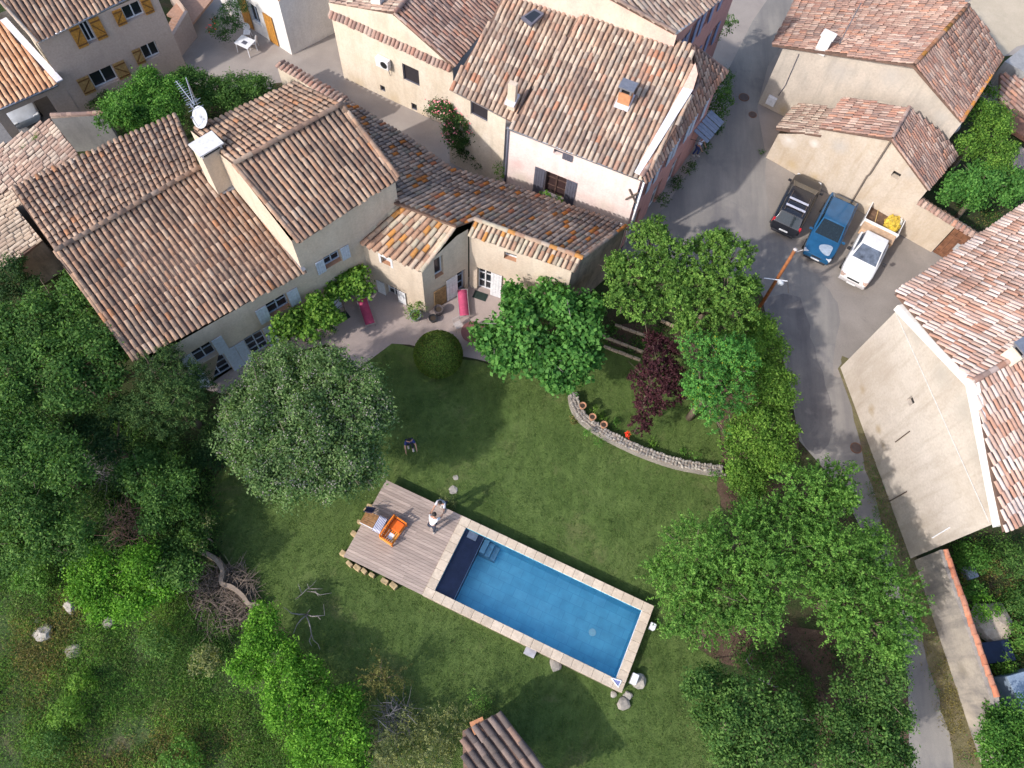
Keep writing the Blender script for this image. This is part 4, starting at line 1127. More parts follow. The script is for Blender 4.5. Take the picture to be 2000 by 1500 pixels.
# stains that belong to these walls
def wp(P0, d, x, y):
    s, z = onwall(x, y, P0, d); return (P0.x + d.x * s, P0.y + d.y * s, z)
add_spots(ST_right, [(wp(r0, dr, 1685, 760), .55, (.33, .25, .15), .7), (wp(r0, dr, 1702, 800), .6, (.32, .24, .14), .75), (wp(r0, dr, 1716, 838), .55, (.33, .25, .15), .7), (wp(r0, dr, 1725, 870), .45, (.34, .26, .17), .6),
                     (wp(r0, dr, 1790, 660), 1.0, (.36, .33, .29), .6), (wp(r0, dr, 1840, 730), 1.3, (.36, .33, .29), .65), (wp(r0, dr, 1885, 800), 1.5, (.36, .33, .29), .6), (wp(r0, dr, 1910, 880), 1.3, (.36, .33, .29), .6), (wp(r0, dr, 1930, 960), 1.1, (.37, .34, .30), .6),
                     (wp(r0, dr, 1770, 1060), 1.3, (.30, .27, .24), .7), (wp(r0, dr, 1745, 1000), .9, (.33, .3, .26), .5)])
add_spots(ST_shed, [(wp(s0v, dsh, 1548, 322), .7, (.42, .30, .14), .6), (wp(s0v, dsh, 1590, 345), .7, (.44, .32, .16), .55), (wp(s0v, dsh, 1540, 275), .9, (.66, .62, .58), .7), (wp(s0v, dsh, 1590, 280), .6, (.68, .64, .6), .7), (wp(s0v, dsh, 1640, 285), 1.1, (.36, .34, .32), .55), (wp(s0v, dsh, 1780, 340), 1.0, (.42, .39, .36), .5)])
add_spots(ST_barn, [(wp(b0, db, 1530, 215), .9, (.45, .33, .17), .55), (wp(b0, db, 1500, 225), .8, (.30, .22, .15), .6), (wp(b0, db, 1640, 140), 1.4, (.38, .36, .34), .5), (wp(b0, db, 1740, 150), 1.3, (.37, .35, .33), .55), (wp(b0, db, 1840, 230), 1.0, (.42, .4, .37), .45)])
add_spots(ST_cream, [(wp(c0, dc_, 700, 165), 1.3, (.52, .40, .24), .55), (wp(c0, dc_, 770, 195), 1.3, (.52, .40, .24), .55), (wp(c0, dc_, 830, 230), 1.2, (.50, .38, .24), .55), (wp(c0, dc_, 740, 40), 1.0, (.44, .38, .30), .5), (wp(c0, dc_, 800, 75), .9, (.45, .39, .31), .5)])
add_spots(ST_pink, [(wp(pk0, dpk, 1010, 320), .8, (.60, .36, .33), .6), (wp(pk0, dpk, 1045, 280), .7, (.68, .46, .42), .5), (wp(pk0, dpk, 1020, 350), 1.1, (.56, .50, .40), .6), (wp(pk0, dpk, 1180, 400), 1.2, (.58, .50, .42), .5)])
add_spots(ST_road, [(wp(rwa, rdw, 1815, 1150), 1.5, (.13, .12, .12), .7), (wp(rwa, rdw, 1840, 1230), 1.4, (.14, .13, .13), .65), (wp(rwa, rdw, 1880, 1310), .8, (.17, .15, .12), .6), (wp(rwa, rdw, 1890, 1400), 1.2, (.50, .43, .35), .6)])

# ------------------------------------------------------------------ GROUND
def groundmat(name, stops, scale, fine=18, fstops=((.3, .78), (.7, 1.18)), spots=None, bumpv=.4, bdist=.04, sscale=.6, streak=None):
    m, nt, b = nt_new(name)
    p = pos(nt)
    base = ramp(nt, noise(nt, scale, 7, .62, p, .3), stops)
    f = ramp(nt, noise(nt, fine, 6, .75, p), [(fstops[0][0], (fstops[0][1],) * 3), (fstops[1][0], (fstops[1][1],) * 3)])
    base = mix(nt, 1.0, base, f, 'MULTIPLY')
    if streak:
        sf = ramp(nt, noise(nt, streak[0], 5, .65, scaled(nt, p, streak[1])), [(.35, (.82, .82, .80)), (.68, (1.16, 1.15, 1.06))])
        base = mix(nt, 1.0, base, sf, 'MULTIPLY')
    if spots:
        for col, sc, lo, hi, amt in spots:
            base = mix(nt, ramp(nt, noise(nt, sc, 7, .7, p, .5), [(lo, (0, 0, 0)), (hi, (amt,) * 3)]), base, col)
    nt.links.new(base, b.inputs['Base Color'])
    b.inputs['Roughness'].default_value = .95
    spec(b, .1)
    bump(nt, b, noise(nt, fine * 1.3, 6, .75, p), bumpv, bdist)
    return m
G_lawn = groundmat('lawn_grass', [(.25, (.064, .104, .030)), (.45, (.090, .138, .040)), (.62, (.112, .164, .050)), (.8, (.142, .182, .066))], .55, 26,
                   ((.28, .7), (.72, 1.3)), [((.19, .165, .085), .35, .55, .74, .6), ((.03, .055, .018), 1.3, .62, .78, .5)], .9, .06, streak=(3.0, (1, .35, 1)))
G_earth = groundmat('earth_weeds', [(.3, (.085, .06, .042)), (.5, (.05, .062, .026)), (.7, (.036, .062, .02))], .9, 14, ((.3, .6), (.7, 1.4)), None, .9, .08)
G_hill = groundmat('hill_scrub', [(.28, (.17, .135, .09)), (.45, (.08, .11, .042)), (.6, (.07, .115, .04)), (.78, (.14, .14, .065))], .8, 12, ((.3, .55), (.7, 1.45)), [((.20, .165, .12), .7, .64, .8, .7)], 1.0, .1)
G_road = groundmat('worn_asphalt', [(.3, (.205, .192, .192)), (.55, (.25, .233, .228)), (.75, (.295, .272, .262))], .35, 30, ((.3, .88), (.7, 1.1)),
                   [((.15, .142, .15), .28, .56, .70, .75), ((.30, .27, .24), .5, .60, .75, .6)], .25, .02, streak=(.9, (1, .12, 1)))
G_park = groundmat('dusty_asphalt', [(.3, (.23, .205, .185)), (.6, (.28, .25, .225)), (.8, (.33, .295, .26))], .5, 24, ((.3, .86), (.7, 1.12)), [((.17, .15, .14), .6, .6, .72, .6), ((.36, .32, .27), 1.2, .66, .8, .6)], .3, .02)
G_gravel = groundmat('terrace_gravel', [(.3, (.33, .27, .25)), (.55, (.38, .31, .285)), (.8, (.43, .36, .33))], .5, 40, ((.25, .80), (.75, 1.18)), [((.26, .22, .19), .8, .62, .78, .5)], .5, .02)
G_yard = groundmat('yard_concrete', [(.3, (.27, .235, .215)), (.6, (.33, .29, .26)), (.8, (.38, .34, .31))], .5, 26, ((.3, .88), (.7, 1.1)), [((.2, .175, .16), .7, .6, .75, .6)], .3, .02)
G_soil = groundmat('garden_soil', [(.3, (.085, .055, .04)), (.6, (.12, .08, .06)), (.8, (.16, .115, .085))], 1.2, 16, ((.3, .7), (.7, 1.3)), [((.05, .075, .025), 1.0, .55, .7, .7)], .9, .05)
G_verge = groundmat('dry_verge', [(.3, (.16, .125, .085)), (.55, (.15, .135, .07)), (.75, (.23, .185, .125))], 1.5, 22, ((.3, .7), (.7, 1.35)), [((.33, .29, .22), 2.5, .66, .74, .8)], .8, .04)
def smooth_px(pts, n=5, closed=True):
    out = []
    L = len(pts)
    for i in range(L if closed else L - 1):
        p0, p1, p2, p3 = (pts[(i + k) % L] if closed else pts[min(max(i + k, 0), L - 1)] for k in (-1, 0, 1, 2))
        for j in range(n):
            t = j / n
            out.append(tuple(.5 * (2 * p1[a] + (p2[a] - p0[a]) * t + (2 * p0[a] - 5 * p1[a] + 4 * p2[a] - p3[a]) * t * t + (3 * p1[a] - p0[a] - 3 * p2[a] + p3[a]) * t ** 3) for a in (0, 1)))
    if not closed: out.append(pts[-1])
    return out
def patch(name, px, z, mat, smooth=True, jit=2.0, hole=None):
    pts = smooth_px(px) if smooth else px
    P = [W(x + random.uniform(-jit, jit), y + random.uniform(-jit, jit), z) for x, y in pts]
    loops = [P] + ([[V2(h, z) for h in hole]] if hole else [])
    tr = tessellate_polygon(loops)
    P = [v for l in loops for v in l]
    mb = MB(); mb.add(P, [t if (P[t[1]] - P[t[0]]).cross(P[t[2]] - P[t[0]]).z > 0 else t[::-1] for t in tr])
    return tag(mb.build(name, mat), None, kind='structure')
ZD = .5
PA_, PB_, PC_, PD_ = W(757, 938, ZD), W(1279, 1185, ZD), W(1213, 1352, ZD), W(668, 1086, ZD)
pu = ((PB_ - PA_) + (PC_ - PD_)).normalized(); pv = Vector((-pu.y, pu.x, 0))
pc_ = (PA_ + PB_ + PC_ + PD_) / 4
LU = ((PB_ - PA_).length + (PC_ - PD_).length) / 2; LV = ((PA_ - PD_).length + (PB_ - PC_).length) / 2
O = pc_ - pu * LU / 2 - pv * LV / 2; O.z = 0
D = lambda s, t, z: Vector((O.x + pu.x * s + pv.x * t, O.y + pu.y * s + pv.y * t, z))
angp = math.atan2(pu.y, pu.x)
sd0 = ((W(903, 1010, ZD) - O).dot(pu) + (W(822, 1162, ZD) - O).dot(pu)) / 2
POOLHOLE = [D(sd0 + .2, .2, 0).to_2d(), D(LU - .2, .2, 0).to_2d(), D(LU - .2, LV - .2, 0).to_2d(), D(sd0 + .2, LV - .2, 0).to_2d()]
gl = [[Vector((-260, -200, 0)), Vector((260, -200, 0)), Vector((260, 330, 0)), Vector((-260, 330, 0))], [V2(h, 0) for h in POOLHOLE]]
g = MB(); gp = [v for l in gl for v in l]; g.add(gp, [t if (gp[t[1]] - gp[t[0]]).cross(gp[t[2]] - gp[t[0]]).z > 0 else t[::-1] for t in tessellate_polygon(gl)])
tag(g.build('ground', G_earth), None, kind='structure')
patch('hillside', [(-300, 830), (150, 850), (330, 900), (400, 1000), (400, 1080), (440, 1110), (500, 1185), (560, 1260), (700, 1400), (820, 1480), (900, 1700), (-300, 1700)], .004, G_hill, jit=3)
patch('lawn', [(700, 722), (765, 672), (840, 690), (930, 705), (1010, 720), (1110, 690), (1180, 660), (1250, 690), (1330, 700), (1380, 780), (1415, 900), (1405, 1000), (1420, 1200), (1400, 1320), (1400, 1420), (1420, 1620), (820, 1640), (760, 1440), (690, 1400), (610, 1300), (560, 1230), (490, 1170), (460, 1120), (420, 1060), (400, 990), (430, 920), (520, 860), (600, 800)], .008, G_lawn, jit=1.5, hole=POOLHOLE)
patch('garden_bed', [(1175, 660), (1190, 635), (1300, 640), (1420, 730), (1400, 760), (1330, 690), (1240, 690)], .014, G_soil)
patch('hedge_bed', [(1400, 760), (1440, 720), (1540, 800), (1560, 900), (1520, 960), (1440, 1010), (1400, 960), (1410, 890)], .014, G_soil)
patch('orchard_bed', [(1340, 1240), (1440, 1220), (1600, 1230), (1760, 1280), (1760, 1560), (1640, 1560), (1560, 1500), (1500, 1330), (1400, 1290)], .014, G_soil)
patch('terrace', [(395, 760), (440, 770), (540, 700), (560, 690), (640, 672), (697, 722), (765, 671), (800, 673), (840, 684), (925, 700), (990, 715), (1010, 640), (1130, 575), (917, 540), (832, 600), (720, 530), (600, 620)], .016, G_gravel, smooth=False, jit=0)
patch('village_ground', [(120, 150), (330, 60), (500, -150), (2100, -150), (2100, 90), (1960, 110), (1880, 240), (1500, 310), (1420, 260), (1290, 420), (1225, 465), (985, 380), (860, 340), (700, 230), (560, 160), (420, 175), (330, 150)], .004, G_yard, smooth=False, jit=0)
patch('street', [(1225, 470), (1300, 405), (1400, 250), (1420, 140), (1470, 40), (1540, -60), (1640, -60), (1560, 40), (1500, 130), (1480, 210), (1495, 305), (1560, 345), (1700, 425), (1800, 480), (1900, 470), (1760, 580), (1645, 715), (1690, 850), (1720, 960), (1755, 1060), (1800, 1180), (1840, 1300), (1900, 1480), (1930, 1650), (1740, 1650), (1765, 1480), (1775, 1330), (1740, 1200), (1690, 1050), (1640, 950), (1560, 860), (1540, 740), (1500, 600), (1480, 560), (1380, 530), (1290, 530), (1205, 500)], .012, G_road, smooth=False, jit=1)
patch('road_repair', [(1492, 590), (1562, 584), (1590, 680), (1625, 800), (1610, 880), (1565, 860), (1545, 740), (1520, 660)], .016, groundmat('dark_asphalt', [(.3, (.15, .14, .148)), (.6, (.19, .178, .182)), (.8, (.235, .218, .215))], .5, 28, ((.3, .86), (.7, 1.12)), [((.27, .245, .225), .7, .55, .7, .7)], .25, .02, streak=(1.2, (1, .1, 1))), jit=3)
patch('parking', [(1500, 305), (1560, 345), (1700, 425), (1800, 480), (1900, 470), (1830, 580), (1740, 650), (1668, 728), (1625, 725), (1640, 610), (1600, 540), (1530, 470), (1500, 400)], .018, G_park, jit=3)
patch('road_verge', [(1640, 720), (1660, 705), (1700, 850), (1740, 950), (1790, 1095), (1850, 1280), (1920, 1500), (1940, 1650), (1890, 1650), (1850, 1430), (1800, 1260), (1750, 1120), (1700, 950), (1670, 820)], .020, G_verge, jit=4)
patch('alley', [(520, 110), (600, 60), (650, 40), (670, 150), (880, 300), (985, 345), (1240, 440), (1215, 470), (985, 400), (860, 350), (700, 230), (560, 150)], .010, G_yard, smooth=False)
patch('courtyard', [(330, 130), (370, 80), (480, 40), (570, 106), (660, 62), (680, 160), (540, 130), (530, 175), (420, 170)], .012, G_yard, smooth=False)
patch('back_yard', [(1890, 5), (2150, -80), (2150, 60), (2000, 85), (1955, 105)], .012, groundmat('pale_gravel', [(.3, (.44, .365, .27)), (.7, (.54, .455, .345))], .7, 20, ((.3, .85), (.7, 1.12)), [((.36, .31, .24), 1.0, .6, .75, .6)], .4, .03))
patch('neighbour_garden', [(1840, 1060), (2000, 1010), (2150, 1000), (2150, 1500), (1945, 1400), (1890, 1210)], .006, G_earth, jit=3)
# manhole covers
for i, (x, y, r, lab) in enumerate(((1453, 190, .34, 'round iron manhole cover in the shade of the street'), (1470, 224, .26, 'smaller square iron cover nearer the barn corner'), (1672, 875, .30, 'rusty cover at the foot of the pale gable wall'))):
    c = W(x, y, .022); t = thing('manhole_cover', lab, 'manhole cover', (c.x, c.y, .022), group='covers set into the street')
    mb = MB(); mb.lathe(c, [(r, 0), (r, .012), (r * .9, .014)], 16); mb.build('ring', RUST, t)
    mb = MB(); mb.lathe(c + Vector((0, 0, .002)), [(r * .86, 0), (r * .86, .014)], 16); mb.build('plate', flat('iron_plate', (.10, .07, .06), .7), t)

# ------------------------------------------------------------------ POOL AND DECK
cw = .42
deck = thing('pool_deck', 'pinkish bare timber deck at the end of the swimming pool', 'deck', tuple(D(0, 0, 0)))
WOODS = []
for i in range(5):
    m, nt, b_ = nt_new('deck_wood')
    p = pos(nt)
    k = (.86, .95, 1.0, 1.07, 1.15)[i]
    mp_ = N(nt, 'Mapping'); mp_.inputs['Rotation'].default_value = (0, 0, -angp); mp_.inputs['Scale'].default_value = (.7, 14, 1); nt.links.new(p, mp_.inputs[0])
    nt.links.new(mix(nt, 1.0, ramp(nt, noise(nt, 1.6, 6, .7, mp_.outputs[0]), [(.3, (.31 * k, .24 * k, .205 * k)), (.7, (.43 * k, .35 * k, .30 * k))]), ramp(nt, noise(nt, .9, 4, .6, p), [(.3, (.86, .85, .86)), (.7, (1.1, 1.08, 1.07))]), 'MULTIPLY'), b_.inputs['Base Color'])
    b_.inputs['Roughness'].default_value = .8; spec(b_, .25)
    WOODS.append(m)
nrow = 28; pwid = LV / nrow
for i in range(nrow):
    cut = sorted([0, sd0] + [random.uniform(1.2, sd0 - 1.0)])
    for a, c in zip(cut, cut[1:]):
        mb = MB(); mb.box(D((a + c) / 2, (i + .5) * pwid, ZD - .014 + random.uniform(-.003, .003)), (c - a - .006, pwid - .011, .028), angp)
        mb.build('plank', random.choice(WOODS), deck)
mb = MB()
for k in range(8): mb.box(D(.15 + (sd0 - .3) * k / 7, LV / 2, ZD - .1), (.07, LV - .06, .14), angp)
mb.build('joist', flat('joist_wood', (.16, .11, .08), .85), deck)
tanw = flat('tan_block', (.42, .31, .17), .85, var=.3, s=5)
bl = [(-.14, t) for t in (.15, 1.15, 1.75, 2.35, 2.6)] + [(s, -.14) for s in (.35, .75, 1.1, 1.5, 2.15, 2.6)]
for s, t in bl:
    mb = MB(); w_, h_ = random.uniform(.22, .36), random.uniform(.16, .26)
    mb.box(D(s, t, .16), (w_, h_, .32), angp + random.uniform(-.3, .3)); bevel(mb.build('footing_block', tanw, deck), .03)
pool = thing('swimming_pool', 'long blue swimming pool with beige stone coping', 'swimming pool', tuple(D(sd0, 0, 0)))
COPES = [stucco('coping_stone', tuple(x * k for x in (.56, .46, .36)), tuple(x * k for x in (.66, .56, .45)), (.42, .34, .26), .5, 2.5) for k in (.88, .97, 1.05)]
def cope_run(s0, s1, t0, t1, n, along):
    for i in range(n):
        a0, a1 = i / n, (i + 1) / n
        if along == 's': c, sz = D(s0 + (s1 - s0) * (a0 + a1) / 2, (t0 + t1) / 2, ZD + .0), ((s1 - s0) / n - .008, t1 - t0, .07)
        else: c, sz = D((s0 + s1) / 2, t0 + (t1 - t0) * (a0 + a1) / 2, ZD + .0), (s1 - s0, (t1 - t0) / n - .008, .07)
        mb = MB(); mb.box(c + Vector((0, 0, random.uniform(-.004, .006))), sz, angp); bevel(mb.build('coping_stone', random.choice(COPES), pool), .012, 1)
cope_run(sd0 + .004, LU, 0, cw, 20, 's'); cope_run(sd0 + .004, LU, LV - cw, LV, 20, 's')
cope_run(sd0 + .004, sd0 + cw, cw + .005, LV - cw - .005, 7, 't'); cope_run(LU - cw, LU, cw + .005, LV - cw - .005, 7, 't')
i0, i1, j0, j1 = sd0 + cw, LU - cw, cw, LV - cw
mL, nt, b_ = nt_new('pool_liner')
mp_ = N(nt, 'Mapping'); mp_.inputs['Rotation'].default_value = (0, 0, -angp); nt.links.new(pos(nt), mp_.inputs[0])
br = N(nt, 'TexBrick'); br.inputs['Scale'].default_value = 1.0; br.inputs['Mortar Size'].default_value = .012; br.inputs['Brick Width'].default_value = .62; br.inputs['Row Height'].default_value = .45
br.inputs['Color1'].default_value = (.20, .64, .83, 1); br.inputs['Color2'].default_value = (.245, .70, .88, 1); br.inputs['Mortar'].default_value = (.16, .55, .76, 1)
nt.links.new(mp_.outputs[0], br.inputs['Vector'])
blot = ramp(nt, noise(nt, 1.6, 5, .65, pos(nt)), [(.3, (.82, .84, .88)), (.7, (1.14, 1.12, 1.08))])
nt.links.new(mix(nt, 1.0, br.outputs[0], blot, 'MULTIPLY'), b_.inputs['Base Color']); b_.inputs['Roughness'].default_value = .6
NAVY = flat('navy_liner', (.034, .042, .10), .6, var=.2, s=2)
sdiv = i0 + .92; ZF = -.72; ZW = .40
mb = MB()
mb.quad(D(sdiv, j0, ZF), D(i1, j0, ZF), D(i1, j1, ZF), D(sdiv, j1, ZF))
for a, c in ((D(i0, j0, 0), D(i1, j0, 0)), (D(i1, j0, 0), D(i1, j1, 0)), (D(i1, j1, 0), D(i0, j1, 0)), (D(i0, j1, 0), D(i0, j0, 0))):
    mb.quad(V2(a, ZF), V2(c, ZF), V2(c, ZD - .03), V2(a, ZD - .03))
mb.build('basin', mL, pool)
mb = MB(); mb.box(D((i0 + sdiv) / 2, (j0 + j1) / 2, (ZF + .26) / 2), (sdiv - i0 - .004, j1 - j0 - .004, .26 - ZF), angp); mb.build('cover_recess', NAVY, pool)
mb = MB(); mb.box(D(sdiv + .012, (j0 + j1) / 2, .30), (.02, j1 - j0 - .01, .12), angp); mb.build('recess_edge', flat('pale_blue_edge', (.30, .38, .52), .5), pool)
mb = MB(); mb.box(D(i0 + .42, j1 - .19, .35), (.46, .34, .04), angp); mb.build('recess_lid', flat('grey_lid', (.46, .46, .52), .6), pool)
for k in range(3):
    mb = MB(); z_ = .22 - .25 * k; mb.box(D(sdiv + .2 + .27 * k, j1 - .36, (z_ + ZF) / 2), (.25, .66, z_ - ZF), angp); mb.build('step', flat('step_liner', (.22, .42, .54), .6), pool)
c = W(1157, 1235, ZF + .02)
mb = MB(); mb.lathe(c, [(.17, 0), (.17, .02), (.12, .025)], 16); mb.build('main_drain', flat('drain_white', (.62, .90, .95), .5), pool)
mb = MB(); mb.box(D(i1 - .012, (j0 + j1) / 2, .44), (.02, j1 - j0 - .02, .05), angp); mb.build('liner_trim', WHITE, pool)
mb = MB(); mb.poly([D(i1 - .02, j0 - .02, ZD + .045), D(i1 + .22, j0 + .02, ZD + .045), D(i1 + .2, j0 - .28, ZD + .045), D(i1 - .22, j0 - .06, ZD + .045)][::-1]); mb.build('skimmer_lid', flat('lid_violet', (.20, .22, .42), .5), pool)
mb = MB(); q4 = [D(i1 - .02, j0 - .02, ZD + .05), D(i1 + .22, j0 + .02, ZD + .05), D(i1 + .2, j0 - .28, ZD + .05), D(i1 - .22, j0 - .06, ZD + .05)]
for a, c in zip(q4, q4[1:] + q4[:1]): mb.tube([a, c], .025, 5)
mb.build('skimmer_frame', WHITE, pool)
mw, nt, b_ = nt_new('pool_water')
tr = N(nt, 'BsdfTransparent'); tr.inputs[0].default_value = (.93, .99, 1.0, 1)
gl = N(nt, 'BsdfGlossy'); gl.inputs['Roughness'].default_value = .03
fr = N(nt, 'Fresnel'); fr.inputs[0].default_value = 1.33
bn = N(nt, 'Bump', i_Strength=.12, i_Distance=.05); nt.links.new(noise(nt, 5, 3, .5, pos(nt), .5), bn.inputs['Height']); nt.links.new(bn.outputs[0], gl.inputs['Normal']); nt.links.new(bn.outputs[0], fr.inputs['Normal'])
ms = N(nt, 'MixShader'); nt.links.new(fr.outputs[0], ms.inputs[0]); nt.links.new(tr.outputs[0], ms.inputs[1]); nt.links.new(gl.outputs[0], ms.inputs[2])
nt.links.new(ms.outputs[0], nt.nodes['Material Output'].inputs[0])
mb = MB(); mb.quad(D(i0, j0, ZW), D(i1, j0, ZW), D(i1, j1, ZW), D(i0, j1, ZW)); mb.build('water', mw, pool)
mb = MB(); mb.box(D((sd0 + LU) / 2, LV / 2, .22), (LU - sd0 - .06, LV - .06, .44), angp)
sh = MB(); sp = [D(sd0 + .03, .03, .46), D(LU - .03, .03, .46), D(LU - .03, LV - .03, .46), D(sd0 + .03, LV - .03, .46)]
for a, c in zip(sp, sp[1:] + sp[:1]): sh.quad(V2(a, 0), V2(c, 0), c, a)
sh.build('outer_wall', ST_rubble, pool)
# things around the pool
def slab_thing(name, label, cat, px, py, sx, sy, h, mat, rot=None, group=None, z=0.02):
    c = W(px, py, z); t = thing(name, label, cat, (c.x, c.y, 0), group=group)
    mb = MB(); mb.box((c.x, c.y, z + h / 2), (sx, sy, h), angp if rot is None else rot); bevel(mb.build('body', mat, t), .02); return t
CONC = flat('grey_concrete', (.38, .37, .40), .85, var=.2, s=4)
slab_thing('concrete_slab', 'grey square concrete slab against the long near side of the pool coping', 'slab', 1035, 1274, .5, .36, .3, CONC)
slab_thing('pump_box', 'small white box at the right-hand end of the pool', 'box', 1272, 1225, .26, .28, .4, WHITE)
slab_thing('filter_box', 'white upright box beside a round rock at the pool corner', 'box', 1236, 1327, .28, .44, .45, WHITE)
def rock(px, py, r, label, mat=STONE, z=0.0, flatk=.55, name='rock', group=None, seed=0, el=1.0, parent=None):
    rr = random.Random(seed or hash((px, py)) % 9999)
    c = W(px, py, z)
    bm = bmesh.new(); bmesh.ops.create_icosphere(bm, subdivisions=2, radius=1)
    for v in bm.verts:
        k = 1 + rr.uniform(-.2, .16)
        v.co = Vector((v.co.x * r * k * el, v.co.y * r * k, v.co.z * r * flatk * k + r * flatk * .45))
    me = bpy.data.meshes.new(name); bm.to_mesh(me); bm.free(); me.materials.append(mat)
    o = bpy.data.objects.new(name, me); COL.objects.link(o); o.location = c; o.rotation_euler = (0, 0, rr.uniform(0, 6))
    return tag(o, label, 'rock', group)
rock(1246, 1330, .33, 'rounded grey rock beside the white filter box', seed=3)
rock(1218, 1375, .29, 'dark flat rock just below the near pool corner', DRYSTONE, seed=4)
rock(1226, 1359, .2, 'pale wedge of stone touching the near pool corner', seed=5)
rock(1198, 1356, .15, 'fist-sized tan stone tucked under the coping corner', seed=6)
rock(1085, 1298, .30, 'flat grey stone half under the coping beside the concrete slab', DRYSTONE, seed=7)
rock(885, 957, .22, 'flat pale stepping stone in the lawn above the deck', seed=8, flatk=.2)
rock(890, 933, .14, 'smaller pale stone in the lawn above the stepping stone', seed=9, flatk=.25)
rock(86, 1238, .40, 'big whitish boulder in the scrub of the hillside', STONE, seed=10)
rock(145, 1272, .34, 'pointed white rock downhill of the big boulder', STONE, seed=12)
rock(138, 1186, .38, 'whitish outcrop stone under the bright green bush', STONE, seed=13, el=.6)
rock(213, 1217, .26, 'pinkish rock at the lower edge of the bright green bush', STONE, seed=14)
rock(75, 1213, .16, 'tiny white stone above the big boulder', STONE, seed=15)

# ------------------------------------------------------------------ FURNITURE ON THE DECK
ORA, ORD, YOR = flat('orange_lacquer', (.72, .19, .015), .45), flat('orange_cushion', (.70, .13, .012), .8), flat('amber_wood', (.70, .30, .04), .5)
def frame_dir(px0, py0, px1, py1, z):
    a, c = W(px0, py0, z), W(px1, py1, z)
    d = (c - a); d.z = 0
    return a, d.length, d.normalized()
# orange slatted garden sofa, back towards the table
ob, oL, od = frame_dir(752, 1056, 782, 1014, ZD + .4)
oc_ = (W(768, 1036, ZD + .4)); on = Vector((od.y, -od.x, 0))         # on: towards the seat front (right)
sofa = thing('garden_sofa', 'orange slatted garden sofa with an orange seat cushion on the deck', 'sofa', (oc_.x, oc_.y, ZD), math.atan2(od.y, od.x))
sofa.scale = (.78,) * 3
def LB(): return MB()
def bl_(mb, x0, x1, y0, y1, z0, z1, tilt=None): mb.box(((x0 + x1) / 2, (y0 + y1) / 2, (z0 + z1) / 2), (abs(x1 - x0), abs(y1 - y0), abs(z1 - z0)), M=tilt); return mb
hx = .72; hy = .40
mb = MB()
for x in (-hx, hx):
    for y in (-hy, hy): bl_(mb, x - .035, x + .035, y - .035, y + .035, 0, .62 if y < 0 else .85)
    bl_(mb, x - .045, x + .045, -hy - .05, hy + .05, .60, .65)
    for y in (-.2, 0, .2): bl_(mb, x - .015, x + .015, y - .03, y + .03, .3, .6)
bl_(mb, -hx, hx, -hy - .02, -hy + .04, .26, .34); bl_(mb, -hx, hx, hy - .04, hy + .02, .26, .34); bl_(mb, -hx, hx, hy - .02, hy + .05, .84, .92)
mb.build('frame', ORA, sofa, world=False)
for i in range(11):
    x = -hx + .08 + (2 * hx - .16) * i / 10
    mb = MB(); bl_(mb, x - .03, x + .03, hy - .0, hy + .03, .34, .84); mb.build('back_slat', ORA, sofa, world=False)
for i in range(6):
    y = -hy + .06 + (2 * hy - .16) * i / 5
    mb = MB(); bl_(mb, -hx + .04, hx - .04, y - .04, y + .04, .34, .365); mb.build('seat_slat', YOR if i < 2 else ORA, sofa, world=False)
mb = MB(); bl_(mb, .02, hx - .06, -hy + .04, hy - .06, .37, .49); o = bevel(mb.build('cushion', ORD, sofa, world=False), .05, 3)
mb = MB(); bl_(mb, -hx - .06, -hx - .0, -hy - .02, hy + .04, .30, .66); bevel(mb.build('end_panel', YOR, sofa, world=False), .02)
mb = MB(); bl_(mb, -.5, -.15, -.2, .1, .37, .375); mb.build('folded_paper', WHITE, sofa, world=False)
# teak table, striped towel, navy chair
tc = W(729, 1016, ZD + .7); ta = angp
tab = thing('teak_table', 'brown teak slat table with a white side rail on the deck', 'table', (tc.x, tc.y, ZD), ta)
tab.scale = (.74,) * 3
TEAK = flat('teak', (.27, .135, .05), .6, var=.3, s=8)
for i in range(7):
    mb = MB(); y = -.36 + .12 * i; bl_(mb, -.72, .62, y - .054, y + .054, .70, .725); mb.build('slat', TEAK, tab, world=False)
for x in (-.66, .56):
    for y in (-.34, .34):
        mb = MB(); bl_(mb, x - .03, x + .03, y - .03, y + .03, 0, .70); mb.build('leg', flat('navy_metal', (.03, .035, .08), .4), tab, world=False)
mb = MB(); bl_(mb, -.74, .64, -.44, -.42, .55, .72); mb.build('side_rail', WHITE, tab, world=False)
tw = thing('striped_towel', 'navy and white striped cloth hung over the end of the teak table', 'towel', (tc.x, tc.y, ZD + .73 * .74), ta)
tw.scale = (.74,) * 3
mS, nt, b_ = nt_new('navy_stripes'); tcn = N(nt, 'TexCoord'); wv = N(nt, 'TexWave'); wv.bands_direction = 'X'; wv.inputs['Scale'].default_value = 3.6
nt.links.new(tcn.outputs['Object'], wv.inputs['Vector']); nt.links.new(ramp(nt, wv.outputs['Fac'], [(.45, (.05, .06, .16)), (.55, (.62, .62, .70))]), b_.inputs['Base Color']); b_.inputs['Roughness'].default_value = .9
mb = MB(); gx, gy = 9, 10; vs = []
for i in range(gx):
    for j in range(gy):
        x = .16 + .56 * i / (gx - 1); y = -.52 + 1.0 * j / (gy - 1)
        vs.append((x, y, .008 + .012 * math.sin(x * 18) * math.sin(y * 7) - (max(0, -.44 - y) * 2.2)))
mb.add(vs, [(i * gy + j, (i + 1) * gy + j, (i + 1) * gy + j + 1, i * gy + j + 1) for i in range(gx - 1) for j in range(gy - 1)]); o = mb.build('cloth', mS, tw, world=False, smooth=True)
o.modifiers.new('thick', 'SOLIDIFY').thickness = .008
nc = W(720, 1002, ZD + .5); nch = thing('deck_chair', 'folded navy deck chair leaning over the teak table', 'chair', (nc.x, nc.y, ZD), angp + .25)
nch.scale = (.8,) * 3
